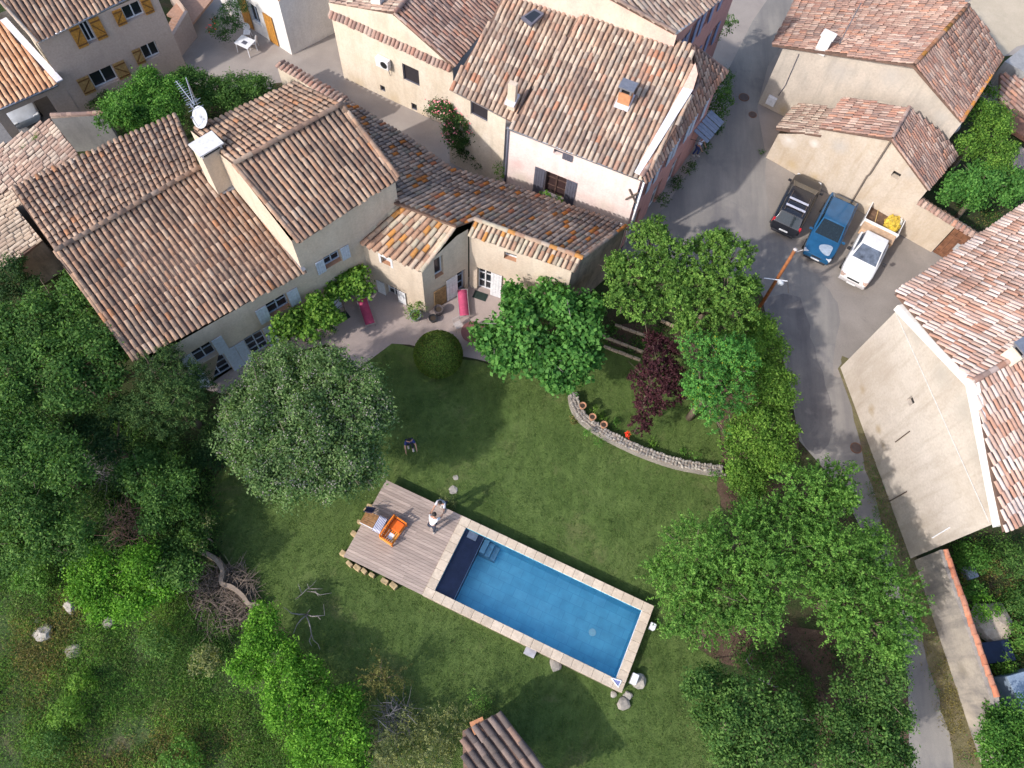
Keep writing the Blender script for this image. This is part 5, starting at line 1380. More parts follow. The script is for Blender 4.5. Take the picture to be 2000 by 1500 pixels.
mb = MB()
for x in (-.24, .24): mb.tube([(x, .55, 0), (x * .95, -.05, .95)], .02, 6); mb.tube([(x * .85, .15, 0), (x * .85, .3, .8)], .02, 6)
mb.tube([(-.24, -.05, .95), (.24, -.05, .95)], .02, 6); mb.tube([(-.2, .3, .8), (.2, .3, .8)], .02, 6)
mb.build('frame', flat('navy_metal', (.03, .035, .08), .4), nch, world=False)
mb = MB(); mb.add([(-.22, .5, .1), (.22, .5, .1), (.22, -.02, .93), (-.22, -.02, .93)], [(0, 1, 2, 3)]); o = mb.build('canvas', flat('navy_canvas', (.035, .04, .11), .9), nch, world=False); o.modifiers.new('t', 'SOLIDIFY').thickness = .01

# ------------------------------------------------------------------ TERRACE FURNITURE
PINK = flat('pink_canvas', (.46, .07, .15), .85)
def lounger(px0, py0, px1, py1, label):
    a, L, d = frame_dir(px0, py0, px1, py1, .35)           # from head to foot
    c = (W(px0, py0, .35) + W(px1, py1, .35)) / 2
    t = thing('sun_lounger', label, 'sun lounger', (c.x, c.y, .016), math.atan2(d.y, d.x), group='pink sun loungers on the terrace')
    t.scale = (.86,) * 3
    mb = MB()
    for y in (-.31, .31): mb.tube([(-.35, y, .33), (.88, y, .33)], .018, 6); mb.tube([(-.35, y, .33), (-.88, y, .61)], .018, 6)
    mb.tube([(.88, -.31, .33), (.88, .31, .33)], .018, 6); mb.tube([(-.88, -.31, .61), (-.88, .31, .61)], .018, 6)
    mb.build('frame', flat('grey_metal', (.32, .30, .30), .4), t, world=False)
    mb = MB(); vs = []
    prof = [(-.87, .60), (-.6, .45), (-.36, .345), (-.1, .325), (.3, .32), (.7, .33), (.8, .335)]
    for x, z in prof: vs += [(x, -.29, z), (x, .29, z)]
    mb.add(vs, [(2 * i, 2 * i + 2, 2 * i + 3, 2 * i + 1) for i in range(len(prof) - 1)]); o = mb.build('canvas', PINK, t, world=False, smooth=True); o.modifiers.new('t', 'SOLIDIFY').thickness = .02
    for x in (-.3, .8):
        for y in (-.31, .31):
            mb = MB(); mb.tube([(x, y, .33), (x + .04, y, 0)], .018, 6); mb.build('leg', flat('grey_metal', (.32, .30, .30), .4), t, world=False)
    return t
lounger(708, 588, 723, 632, 'pink sun lounger standing on the shaded gravel below the vine')
lounger(903, 572, 907, 614, 'pink sun lounger in the corner by the white glazed door')
def mat_thing(px, py, sx, sy, ang, label):
    c = W(px, py, .02); t = thing('doormat', label, 'doormat', (c.x, c.y, .016), group='dark doormats')
    mb = MB(); mb.box((c.x, c.y, .03), (sx, sy, .025), math.radians(ang)); mb.build('body', flat('green_black_mat', (.02, .035, .03), .95), t)
mat_thing(668, 620, .75, .5, 44, 'dark doormat on the gravel below the vine')
mat_thing(938, 578, .75, .45, -14, 'dark green doormat at the glazed door of the low wing')
def pot(px, py, r, h, label, mat=TERRA, z=0.016, name='flower_pot', parent=None, group=None):
    c = W(px, py, z); t = thing(name, label, 'flower pot', (c.x, c.y, z), group=group)
    mb = MB(); mb.lathe(c, [(r * .7, 0), (r, h * .9), (r * 1.08, h * .9), (r * 1.08, h), (r * .92, h), (r * .9, h * .85)], 14); mb.build('pot', mat, t, smooth=False)
    mb = MB(); mb.lathe(c, [(r * .9, h * .84), (.0, h * .88)], 14); mb.build('soil', flat('potting_soil', (.05, .035, .025), .95), t)
    return t
pot(857, 612, .24, .5, 'dark glazed pot standing next to the annexe corner', flat('glazed_dark', (.10, .085, .09), .3))
pot(846, 626, .22, .3, 'low black pot in front of the annexe corner', flat('black_pot', (.03, .03, .035), .5))
pt = pot(812, 622, .30, .4, 'grey tub with a yellow-green shrub at the foot of the annexe', flat('grey_tub', (.22, .25, .25), .6))
for i, (x, y, lab) in enumerate(((1137, 796, 'terracotta pot at the upper end of the curved stone wall'), (1156, 818, 'middle terracotta pot on the curved stone wall'), (1178, 833, 'terracotta pot lowest on the curved stone wall'))):
    pot(x, y, .17, .3, lab, TERRA, z=.55, group='terracotta pots on the curved wall')
c = W(924, 648, .7); rt = thing('round_table', 'round dull red garden table half under the catalpa', 'table', (c.x, c.y, .016))
mb = MB(); mb.lathe(c, [(.62, -.03), (.62, 0), (.0, .005)], 26); mb.build('table_top', flat('dull_red', (.17, .07, .065), .6), rt)
mb = MB(); mb.tube([c - Vector((0, 0, .03)), Vector((c.x, c.y, .03))], .04, 8); mb.lathe((c.x, c.y, .016), [(.3, 0), (.3, .03), (.05, .05)], 12); mb.build('pedestal', IRON, rt)
def bistro(px, py, rot, label, mat, back_round=False, group=None, z=.016):
    c = W(px, py, z + .45); t = thing('garden_chair', label, 'chair', (c.x, c.y, z), rot, group=group)
    mb = MB(); bl_(mb, -.21, .21, -.21, .21, .43, .46); bevel(mb.build('seat', mat, t, world=False), .02)
    for x in (-.19, .19):
        for y in (-.19, .19):
            mb = MB(); mb.tube([(x, y, .44), (x * 1.15, y * 1.15, 0)], .017, 5); mb.build('leg', mat, t, world=False)
    mb = MB()
    if back_round:
        vs = [(-.25 * 0, .2, .62)]
        ring = [(.23 * math.cos(k * math.pi / 7), .22 + .03 * math.sin(k * math.pi / 7), .68 + .25 * math.sin(k * math.pi / 7)) for k in range(14)]
        mb.add(ring, [tuple(range(14))])
    else:
        for x in (-.19, .19): mb.tube([(x, .19, .44), (x, .27, .88)], .017, 5)
        for z_ in (.6, .74, .86): mb.tube([(-.19, .22, z_), (.19, .22, z_)], .014, 5)
    o = mb.build('backrest', mat, t, world=False)
    if back_round: o.modifiers.new('t', 'SOLIDIFY').thickness = .03
    return t
bistro(895, 634, .6, 'spindly iron garden chair between the clipped ball and the red table', flat('pale_iron', (.45, .40, .38), .5))
# white table and chairs in the courtyard
c = W(478, 82, .72); wt = thing('courtyard_table', 'white plastic table in the courtyard of the white house', 'table', (c.x, c.y, .012), math.radians(-22))
mb = MB(); bl_(mb, -.5, .5, -.42, .42, .70, .735); bevel(mb.build('table_top', WHITE, wt, world=False), .03)
for x in (-.42, .42):
    for y in (-.34, .34):
        mb = MB(); mb.tube([(x, y, .7), (x * 1.1, y * 1.1, 0)], .03, 6); mb.build('leg', WHITE, wt, world=False)
mb = MB(); bl_(mb, -.1, .2, -.2, .05, .74, .76); mb.build('tray', SLATE, wt, world=False)
bistro(482, 63, math.radians(10), 'white plastic chair with a round back behind the courtyard table', WHITE, True, 'white courtyard chairs')
bistro(494, 82, math.radians(-85), 'white plastic chair pulled up at the right side of the courtyard table', WHITE, True, 'white courtyard chairs')

# ------------------------------------------------------------------ POLES
def pole(name, label, base, top, r0, r1, mat):
    t = thing(name, label, 'pole', tuple(base)); mb = MB(); mb.tube([base, top], [r0, r1], 8); mb.build('shaft', mat, t, smooth=True); return t
pb_ = W(1470, 622, 0); pt_ = W(1553, 488, 6.2)
lp = thing('street_lamp', 'rusty brown street lamp post rising out of the hedge with a white lantern', 'street lamp', (pb_.x, pb_.y, 0))
ptop = Vector((pb_.x, pb_.y, 0)).lerp(pt_, 1)
mb = MB(); mb.tube([pb_, pt_], [.10, .08], 8); mb.build('post', flat('rust_post', (.25, .085, .025), .7, var=.25, s=5), lp, smooth=True)
pm = pb_.lerp(pt_, .66)
la, lb = W(1492, 543, pm.z), W(1538, 549, pm.z)
mb = MB(); mb.tube([la, lb], .025, 6); mb.build('cross_arm', WHITE, lp)
mb = MB(); mb.lathe(W(1526, 550, pm.z) - Vector((0, 0, .12)), [(.10, -.06), (.17, 0), (.17, .06), (.08, .14), (.0, .16)], 12); mb.build('lantern', flat('lantern_white', (.48, .50, .52), .3), lp, smooth=True)
mb = MB(); mb.tube([lb, W(1539, 560, pm.z - .6), W(1540, 572, pm.z - 1.1)], .012, 4); mb.build('cable', IRON, lp)
mb = MB(); mb.tube([pt_ - Vector((0, 0, .25)), W(1568, 488, pt_.z - .1)], .02, 5); mb.lathe(pt_, [(.08, -.02), (.10, .04), (.0, .1)], 8); mb.build('top_bracket', flat('pale_iron', (.45, .40, .38), .5), lp)
wb_, wt_ = W(1618, 1016, 0), W(1660, 987, 2.2)
wt_ = Vector((wb_.x + .05, wb_.y + .05, 2.3))
pole('wooden_post', 'bleached wooden post leaning out of the trees beside the road', wb_, wt_, .11, .09, DEADW)

# ------------------------------------------------------------------ VEHICLES
RUB, RIMM = flat('tyre_rubber', (.02, .02, .02), .85), flat('alloy', (.45, .45, .47), .35, .7)
HLAMP, TLAMP = flat('lamp_glass', (.62, .64, .66), .12), flat('tail_red', (.55, .02, .03), .2)
PLATE = flat('plate_white', (.70, .70, .72), .4)
def carpaint(name, c, rough=.22):
    m, nt, b = nt_new(name)
    p = pos(nt)
    nt.links.new(ramp(nt, noise(nt, 2.2, 5, .6, p), [(.3, tuple(x * .85 for x in c)), (.7, tuple(min(1, x * 1.12 + .004) for x in c))]), b.inputs['Base Color'])
    b.inputs['Roughness'].default_value = rough; b.inputs['Coat Weight'].default_value = .6; b.inputs['Coat Roughness'].default_value = .08
    return m
def loft(mb, st):
    """st: (x, z_low, z_top, half_width_low, half_width_belt, crown)"""
    rings = []
    for x, zl, zt, hl, hb, cr in st:
        zm = zl + (zt - zl) * .55
        half = [(hl * .8, zl), (hl, zl + (zt - zl) * .2), (hb, zm), (hb * .97, zt - .03), (hb * .86, zt + cr * .5), (hb * .45, zt + cr)]
        rings.append([(x, -y, z) for y, z in half] + [(x, y, z) for y, z in half[::-1]])
    n = 12
    vs = [v for r in rings for v in r]
    fs = [(i * n + k, i * n + (k + 1) % n, (i + 1) * n + (k + 1) % n, (i + 1) * n + k) for i in range(len(rings) - 1) for k in range(n)]
    fs += [tuple(range(n - 1, -1, -1)), tuple((len(rings) - 1) * n + k for k in range(n))]
    mb.add(vs, fs)
def offq(q, d=.012, shrink=.9):
    c = sum((Vector(p) for p in q), Vector()) / len(q)
    n = (Vector(q[1]) - Vector(q[0])).cross(Vector(q[2]) - Vector(q[0])).normalized()
    cen = Vector((0, 0, .9))
    if n.dot(c - cen) < 0: n = -n
    return [c + (Vector(p) - c) * shrink + n * d for p in q]
def wheel(car, x, y, r):
    mb = MB(); prof = [(r * .62, -.1), (r * .95, -.1), (r, -.06), (r, .06), (r * .95, .1), (r * .62, .1)]
    vs, fs = [], []
    for rr, yy in prof:
        for k in range(16): vs.append((x + rr * math.cos(k * math.pi / 8), y + yy, r + rr * math.sin(k * math.pi / 8)))
    for i in range(len(prof) - 1):
        for k in range(16): fs.append((i * 16 + k, i * 16 + (k + 1) % 16, (i + 1) * 16 + (k + 1) % 16, (i + 1) * 16 + k))
    mb.add(vs, fs); w = mb.build('wheel', RUB, car, world=False, smooth=True)
    s = 1 if y > 0 else -1
    mb = MB(); ctr = (x, y + .07 * s, r)
    mb.add([ctr] + [(x + r * .62 * math.cos(k * math.pi / 8), y + .1 * s, r + r * .62 * math.sin(k * math.pi / 8)) for k in range(16)], [(0, 1 + k, 1 + (k + 1) % 16) for k in range(16)]); mb.build('rim', RIMM, w, world=False)
def car(name, label, cat, c, ang, st, gh, paint, wx, wr, hwid, bars=False, dirt_hood=None, plate_front=True, rearlights_tall=True, group=None):
    t = thing(name, label, cat, (c.x, c.y, .02), ang, group=group)
    mb = MB(); loft(mb, st)
    fb, ft, rt, rb = gh['fb'], gh['ft'], gh['rt'], gh['rb']      # (x, half width, z)
    mid = gh['mid']
    L = [fb, ft, mid, rt, rb]
    vs = [(x, -w, z) for x, w, z in L] + [(x, w, z) for x, w, z in L]
    crown = [(x, 0, z + .035) for x, w, z in L[1:4]]
    fs = [(0, 1, 6, 5), (3, 4, 9, 8), (0, 4, 3, 2, 1), (5, 6, 7, 8, 9)]
    vs += crown
    fs += [(1, 2, 11, 10), (2, 3, 12, 11), (10, 11, 7, 6), (11, 12, 8, 7), (1, 10, 6), (3, 8, 12)]
    mb.add(vs, fs)
    b_ = bevel(mb.build('body', paint, t, world=False, smooth=True), .05, 3)
    b_.modifiers['edge'].angle_limit = math.radians(28)
    b_.modifiers.new('wn', 'WEIGHTED_NORMAL')
    cg = flat('car_glass', (.012, .02, .025), .06, sp=.7)
    def pane(nm, q, sh=.88, d=.014): m_ = MB(); m_.poly(offq(q, d, sh)); return m_.build(nm, cg, t, world=False)
    pane('windscreen', [(fb[0], -fb[1], fb[2]), (ft[0], -ft[1], ft[2]), (ft[0], ft[1], ft[2]), (fb[0], fb[1], fb[2])], .9)
    pane('rear_window', [(rb[0], -rb[1], rb[2]), (rt[0], -rt[1], rt[2]), (rt[0], rt[1], rt[2]), (rb[0], rb[1], rb[2])], .86)
    for s in (-1, 1):
        xm = (fb[0] * .35 + rb[0] * .65)
        pane('side_window', [(fb[0] - .25, s * fb[1], fb[2] + .03), (ft[0] - .02, s * ft[1], ft[2] - .05), (mid[0] + .25, s * mid[1], mid[2] - .05), (mid[0] + .25, s * (fb[1] + rb[1]) / 2, fb[2] + .04)], .92)
        pane('side_window', [(mid[0] + .2, s * (fb[1] + rb[1]) / 2, fb[2] + .04), (mid[0] + .2, s * mid[1], mid[2] - .05), (rt[0] + .05, s * rt[1], rt[2] - .05), (rb[0] + .25, s * rb[1], rb[2] + .03)], .9)
        m_ = MB(); m_.box((fb[0] - .18, s * (hwid + .08), fb[2] + .05), (.12, .2, .13)); bevel(m_.build('wing_mirror', paint, t, world=False), .03)
        fx = st[-1][0]
        m_ = MB(); m_.box((fx - .16, s * (st[-1][4] - .12), st[-1][2] - .0), (.22, .34, .12), s * -.25); bevel(m_.build('headlight', HLAMP, t, world=False), .03)
        rx = st[0][0]
        m_ = MB()
        if rearlights_tall: m_.box((rx + .17, s * (st[1][4] - .07), st[1][2] - .06), (.14, .13, .34))
        else: m_.box((rx + .08, s * (st[0][4] - .1), st[0][2] - .05), (.12, .24, .14))
        bevel(m_.build('tail_light', TLAMP, t, world=False), .02)
    for x in wx:
        for s in (-1, 1): wheel(t, x, s * (hwid - .1), wr)
    m_ = MB(); m_.box((st[0][0] + .0, 0, .62), (.03, .5, .11)); m_.build('rear_plate', PLATE, t, world=False)
    m_ = MB(); m_.box((st[-1][0] + .01, 0, .46), (.03, .5, .11)); m_.build('front_plate', PLATE, t, world=False)
    for x_, nm in ((st[-1][0] - .05, 'front_bumper'), (st[0][0] + .05, 'rear_bumper')):
        m_ = MB(); m_.box((x_, 0, .38), (.16, st[0][4] * 1.75, .16)); bevel(m_.build(nm, flat('bumper_black', (.03, .03, .035), .6), t, world=False), .04)
    m_ = MB(); m_.box((fx + .0, 0, st[-1][2] - .06), (.03, .55, .1)); m_.build('grille', flat('bumper_black', (.03, .03, .035), .6), t, world=False)
    if bars:
        for s in (-1, 1):
            m_ = MB(); m_.tube([(mid[0] + .55, s * .52, mid[2] + .02), (mid[0] + .5, s * .52, mid[2] + .07), (rt[0] + .15, s * .52, rt[2] + .09), (rt[0] + .1, s * .52, rt[2] + .03)], .02, 5); m_.build('roof_rail', IRON, t, world=False)
        for x_ in (rt[0] + .95, rt[0] + .42):
            m_ = MB(); m_.box((x_, 0, rt[2] + .13), (.13, 1.12, .03)); m_.build('roof_bar', flat('bar_alu', (.62, .62, .70), .3, .3), t, world=False)
    return t
def place(front, rear, zf=.45):
    f_, r_ = W(*front, zf), W(*rear, zf)
    d = f_ - r_
    return (f_ + r_) / 2, math.atan2(d.y, d.x), d.to_2d().length
cc1, an1, L1 = place((1579, 352), (1527, 455))
k = L1 / 4.15
st = [(-2.05 * k, .35, .80, .70, .74, .02), (-1.95 * k, .26, 1.02, .78, .84, .02), (-1.2 * k, .22, 1.03, .80, .88, .02), (0, .22, 1.0, .81, .89, .02), (1.0 * k, .22, .97, .80, .88, .04), (1.65 * k, .24, .86, .76, .84, .05), (2.0 * k, .32, .70, .62, .70, .03)]
gh = dict(fb=(1.15 * k, .76, .99), ft=(.3 * k, .655, 1.50), mid=(-.6 * k, .675, 1.54), rt=(-1.55 * k, .64, 1.49), rb=(-1.98 * k, .74, 1.0))
car('small_car', 'black hatchback with silver roof bars, tail lights towards the road', 'car', cc1, an1, st, gh, carpaint('paint_black', (.012, .013, .018), .25), (1.3 * k, -1.3 * k), .30, .88, bars=True, group='vehicles parked by the shed')
cc2, an2, L2 = place((1590, 508), (1646, 393))
k = L2 / 4.3
st = [(-2.1 * k, .35, .78, .66, .72, .02), (-1.98 * k, .26, .94, .76, .84, .02), (-1.2 * k, .22, .96, .79, .87, .02), (0, .22, .95, .80, .88, .02), (.85 * k, .22, .93, .80, .88, .04), (1.6 * k, .24, .84, .77, .85, .06), (2.1 * k, .32, .70, .66, .74, .04)]
gh = dict(fb=(1.0 * k, .76, .95), ft=(.15 * k, .655, 1.38), mid=(-.5 * k, .675, 1.42), rt=(-1.35 * k, .64, 1.37), rb=(-1.95 * k, .74, .96))
car('family_car', 'blue hatchback with a faded patch on its bonnet between black car and pickup', 'car', cc2, an2, st, gh, carpaint('paint_blue', (.010, .082, .185), .22), (1.35 * k, -1.3 * k), .31, .88, group='vehicles parked by the shed', rearlights_tall=False)
blue = [o for o in bpy.data.objects if o.name.startswith('family_car')][0]
mb = MB()
pp = [(1.58 * k + .3 * math.cos(a) * k, .22 + .36 * math.sin(a) + .1 * math.cos(2 * a)) for a in [i_ * math.pi / 8 for i_ in range(16)]]
def hoodz(x): 
    return .93 + (.97 - .93) * 0 + .045 if x < .85 * k else (.975 + (.90 - .975) * (x - .85 * k) / (.75 * k) if x < 1.6 * k else .90 + (.74 - .90) * (x - 1.6 * k) / (.5 * k))
mb.add([(1.58 * k, .32, hoodz(1.58 * k) + .012)] + [(x, y + .1, hoodz(x) + .012) for x, y in pp], [(0, 1 + i_, 1 + (i_ + 1) % 16) for i_ in range(16)]); 
o = mb.build('faded_patch', flat('faded_clearcoat', (.30, .36, .44), .6), blue, world=False)
# white pickup
cc3, an3, L3 = place((1662, 553), (1738, 402))
k = L3 / 5.2
pk_ = thing('pickup_truck', 'white pickup truck with a brown load bed holding a yellow tarpaulin', 'pickup', (cc3.x, cc3.y, .02), an3, group='vehicles parked by the shed')
WP = carpaint('paint_white', (.72, .72, .72), .3)
mb = MB(); loft(mb, [(.02 * k, .28, 1.02, .78, .86, .0), (.6 * k, .25, 1.02, .80, .88, .02), (1.25 * k, .25, 1.0, .80, .88, .05), (2.1 * k, .27, .90, .78, .86, .06), (2.55 * k, .34, .74, .66, .76, .04)])
L_ = [(1.62 * k, .76, 1.0), (.98 * k, .62, 1.52), (.62 * k, .63, 1.55), (.2 * k, .63, 1.52), (.05 * k, .74, 1.0)]
vs = [(x, -w, z) for x, w, z in L_] + [(x, w, z) for x, w, z in L_]
mb.add(vs, [(0, 1, 6, 5), (1, 2, 7, 6), (2, 3, 8, 7), (3, 4, 9, 8), (0, 4, 3, 2, 1), (5, 6, 7, 8, 9)])
o = bevel(mb.build('body', WP, pk_, world=False, smooth=True), .05, 3); o.modifiers['edge'].angle_limit = math.radians(28); o.modifiers.new('wn', 'WEIGHTED_NORMAL')
cg = flat('glass_sky_tone', (.10, .12, .16), .08, sp=.8, var=.5, s=2)  # paler base colour paints the sky's reflection into the glass
for nm, q in (('windscreen', [(1.62 * k, -.76, 1.0), (.98 * k, -.62, 1.52), (.98 * k, .62, 1.52), (1.62 * k, .76, 1.0)]), ('side_window', [(1.4 * k, -.755, 1.03), (.95 * k, -.63, 1.47), (.25 * k, -.64, 1.47), (.14 * k, -.745, 1.03)]), ('side_window', [(1.4 * k, .755, 1.03), (.95 * k, .63, 1.47), (.25 * k, .64, 1.47), (.14 * k, .745, 1.03)]), ('rear_window', [(.05 * k, -.74, 1.05), (.19 * k, -.63, 1.47), (.19 * k, .63, 1.47), (.05 * k, .74, 1.05)])):
    m_ = MB(); m_.poly(offq(q, .014, .9)); m_.build(nm, cg, pk_, world=False)
bx0, bx1, bw = -2.6 * k, -.58 * k, .98
mb = MB(); bl_(mb, bx0, bx1, -bw, bw, .62, .72); mb.build('bed_floor', flat('bed_brown', (.14, .085, .055), .85, var=.35, s=4), pk_, world=False)
for (x0, x1, y0, y1) in ((bx0, bx1, -bw - .04, -bw), (bx0, bx1, bw, bw + .04), (bx0 - .04, bx0, -bw - .04, bw + .04)):
    mb = MB(); bl_(mb, x0, x1, y0, y1, .62, 1.1); mb.build('drop_side', WP, pk_, world=False)
mb = MB(); bl_(mb, bx1, bx1 + .06, -bw - .04, bw + .04, .62, 1.25); mb.build('headboard', WP, pk_, world=False)
mb = MB(); bl_(mb, bx1 + .062, .0 * k, -bw + .04, bw - .04, .70, 1.1); mb.build('tool_shelf', flat('tan_board', (.50, .34, .22), .8, var=.2, s=3), pk_, world=False)
for x in (1.7 * k, -1.55 * k):
    for s in (-1, 1): wheel(pk_, x, s * .8, .33)
for s in (-1, 1):
    m_ = MB(); m_.box((1.3 * k, s * 1.02, 1.08), (.1, .2, .2)); bevel(m_.build('wing_mirror', flat('bumper_black', (.03, .03, .035), .6), pk_, world=False), .02)
    m_ = MB(); m_.box((2.48 * k, s * .62, .72), (.2, .3, .14), -s * .25); bevel(m_.build('headlight', flat('lamp_amber', (.50, .35, .28), .2), pk_, world=False), .02)
    m_ = MB(); m_.box((bx0 - .05, s * .8, .66), (.06, .2, .1)); m_.build('tail_light', TLAMP, pk_, world=False)
m_ = MB(); m_.box((2.52 * k, 0, .42), (.2, 1.5, .2)); bevel(m_.build('front_bumper', flat('bumper_grey', (.42, .40, .40), .6), pk_, world=False), .05)
m_ = MB(); m_.box((2.56 * k, 0, .66), (.03, .7, .1)); m_.build('grille', flat('bumper_black', (.03, .03, .035), .6), pk_, world=False)
m_ = MB(); m_.box((2.63 * k, 0, .42), (.02, .5, .11)); m_.build('front_plate', PLATE, pk_, world=False)
ptm = pk_.matrix_world if False else Matrix.Translation(pk_.location) @ Matrix.Rotation(an3, 4, 'Z')
def inbed(x, y, z): return ptm @ Vector((x, y, z))
P = inbed(-1.25 * k, .48, .72)
trp = thing('yellow_tarpaulin', 'crumpled yellow tarpaulin in the load bed of the white pickup', 'tarpaulin', tuple(P), an3)
bm = bmesh.new(); bmesh.ops.create_icosphere(bm, subdivisions=4, radius=1)
rr = random.Random(5)
from mathutils import noise as mn
for v in bm.verts:
    k_ = 1 + .32 * mn.noise(v.co * 2.6) + .14 * mn.noise(v.co * 7)
    v.co = Vector((v.co.x * .62 * k_, v.co.y * .42 * k_, max(0, v.co.z * .4 * k_ + .14)))
me = bpy.data.meshes.new('tarp'); bm.to_mesh(me); bm.free(); me.materials.append(flat('yellow_tarp', (.56, .40, .05), .6, var=.35, s=5)); o = bpy.data.objects.new('tarp', me); COL.objects.link(o); o.parent = trp
P = inbed(-1.5 * k, .78, .72)
wb = thing('white_sack', 'pale lumpy sack beside the yellow tarpaulin in the pickup bed', 'sack', tuple(P), an3)
bm = bmesh.new(); bmesh.ops.create_icosphere(bm, subdivisions=3, radius=1)
for v in bm.verts:
    k_ = 1 + .3 * mn.noise(v.co * 2.2 + Vector((3, 1, 2))); v.co = Vector((v.co.x * .3 * k_, v.co.y * .17 * k_, max(0, v.co.z * .3 * k_ + .2)))
me = bpy.data.meshes.new('bag'); bm.to_mesh(me); bm.free(); me.materials.append(flat('sack_white', (.62, .60, .55), .8)); o = bpy.data.objects.new('bag', me); COL.objects.link(o); o.parent = wb
P = inbed(-2.2 * k, -.5, .72)
wbx = thing('white_bucket', 'white crate at the rear corner of the pickup bed', 'crate', tuple(P), an3); mb = MB(); mb.box((0, 0, .18), (.35, .5, .36)); bevel(mb.build('body', WHITE, wbx, world=False), .03)
P = inbed(-1.4 * k, -.45, .72)
rk = thing('garden_rake', 'yellow-handled rake lying in the pickup bed', 'tool', tuple(P), an3 + .3); mb = MB(); mb.tube([(-.7, .1, .06), (.75, -.1, .06)], .022, 5); mb.build('handle', flat('ash_handle', (.55, .38, .16), .7), rk, world=False); mb = MB(); mb.box((.75, -.1, .05), (.05, .4, .04)); mb.build('head', IRON, rk, world=False)
# van inside the garage
vc = pa + opo * .02 + dp * ((G1[0] + G1[1]) / 2 - .5) + U(133) * 2.6
van = thing('garaged_van', 'pale grey van parked inside the open garage bay', 'van', (vc.x, vc.y, .04), math.radians(133 + 180))
mb = MB(); loft(mb, [(-2.0, .3, 1.1, .72, .8, .0), (-1.9, .25, 1.2, .78, .85, .0), (.6, .25, 1.15, .8, .87, .02), (1.5, .26, .95, .78, .85, .05), (2.0, .34, .75, .66, .75, .03)])
L_ = [(1.2, .76, 1.05), (.6, .66, 1.72), (0, .68, 1.76), (-1.85, .66, 1.74), (-1.98, .76, 1.1)]
vs = [(x, -w, z) for x, w, z in L_] + [(x, w, z) for x, w, z in L_]
mb.add(vs, [(0, 1, 6, 5), (1, 2, 7, 6), (2, 3, 8, 7), (3, 4, 9, 8), (0, 4, 3, 2, 1), (5, 6, 7, 8, 9)]); bevel(mb.build('body', carpaint('paint_silver', (.42, .45, .50), .3), van, world=False, smooth=True), .05, 2)
m_ = MB(); m_.poly(offq([(1.2, -.76, 1.05), (.6, -.66, 1.72), (.6, .66, 1.72), (1.2, .76, 1.05)], .014, .9)); m_.build('windscreen', cg, van, world=False)
for x in (1.25, -1.25):
    for s in (-1, 1): wheel(van, x, s * .78, .31)
for s in (-1, 1): m_ = MB(); m_.box((1.9, s * .6, .75), (.2, .3, .13)); bevel(m_.build('headlight', HLAMP, van, world=False), .02)

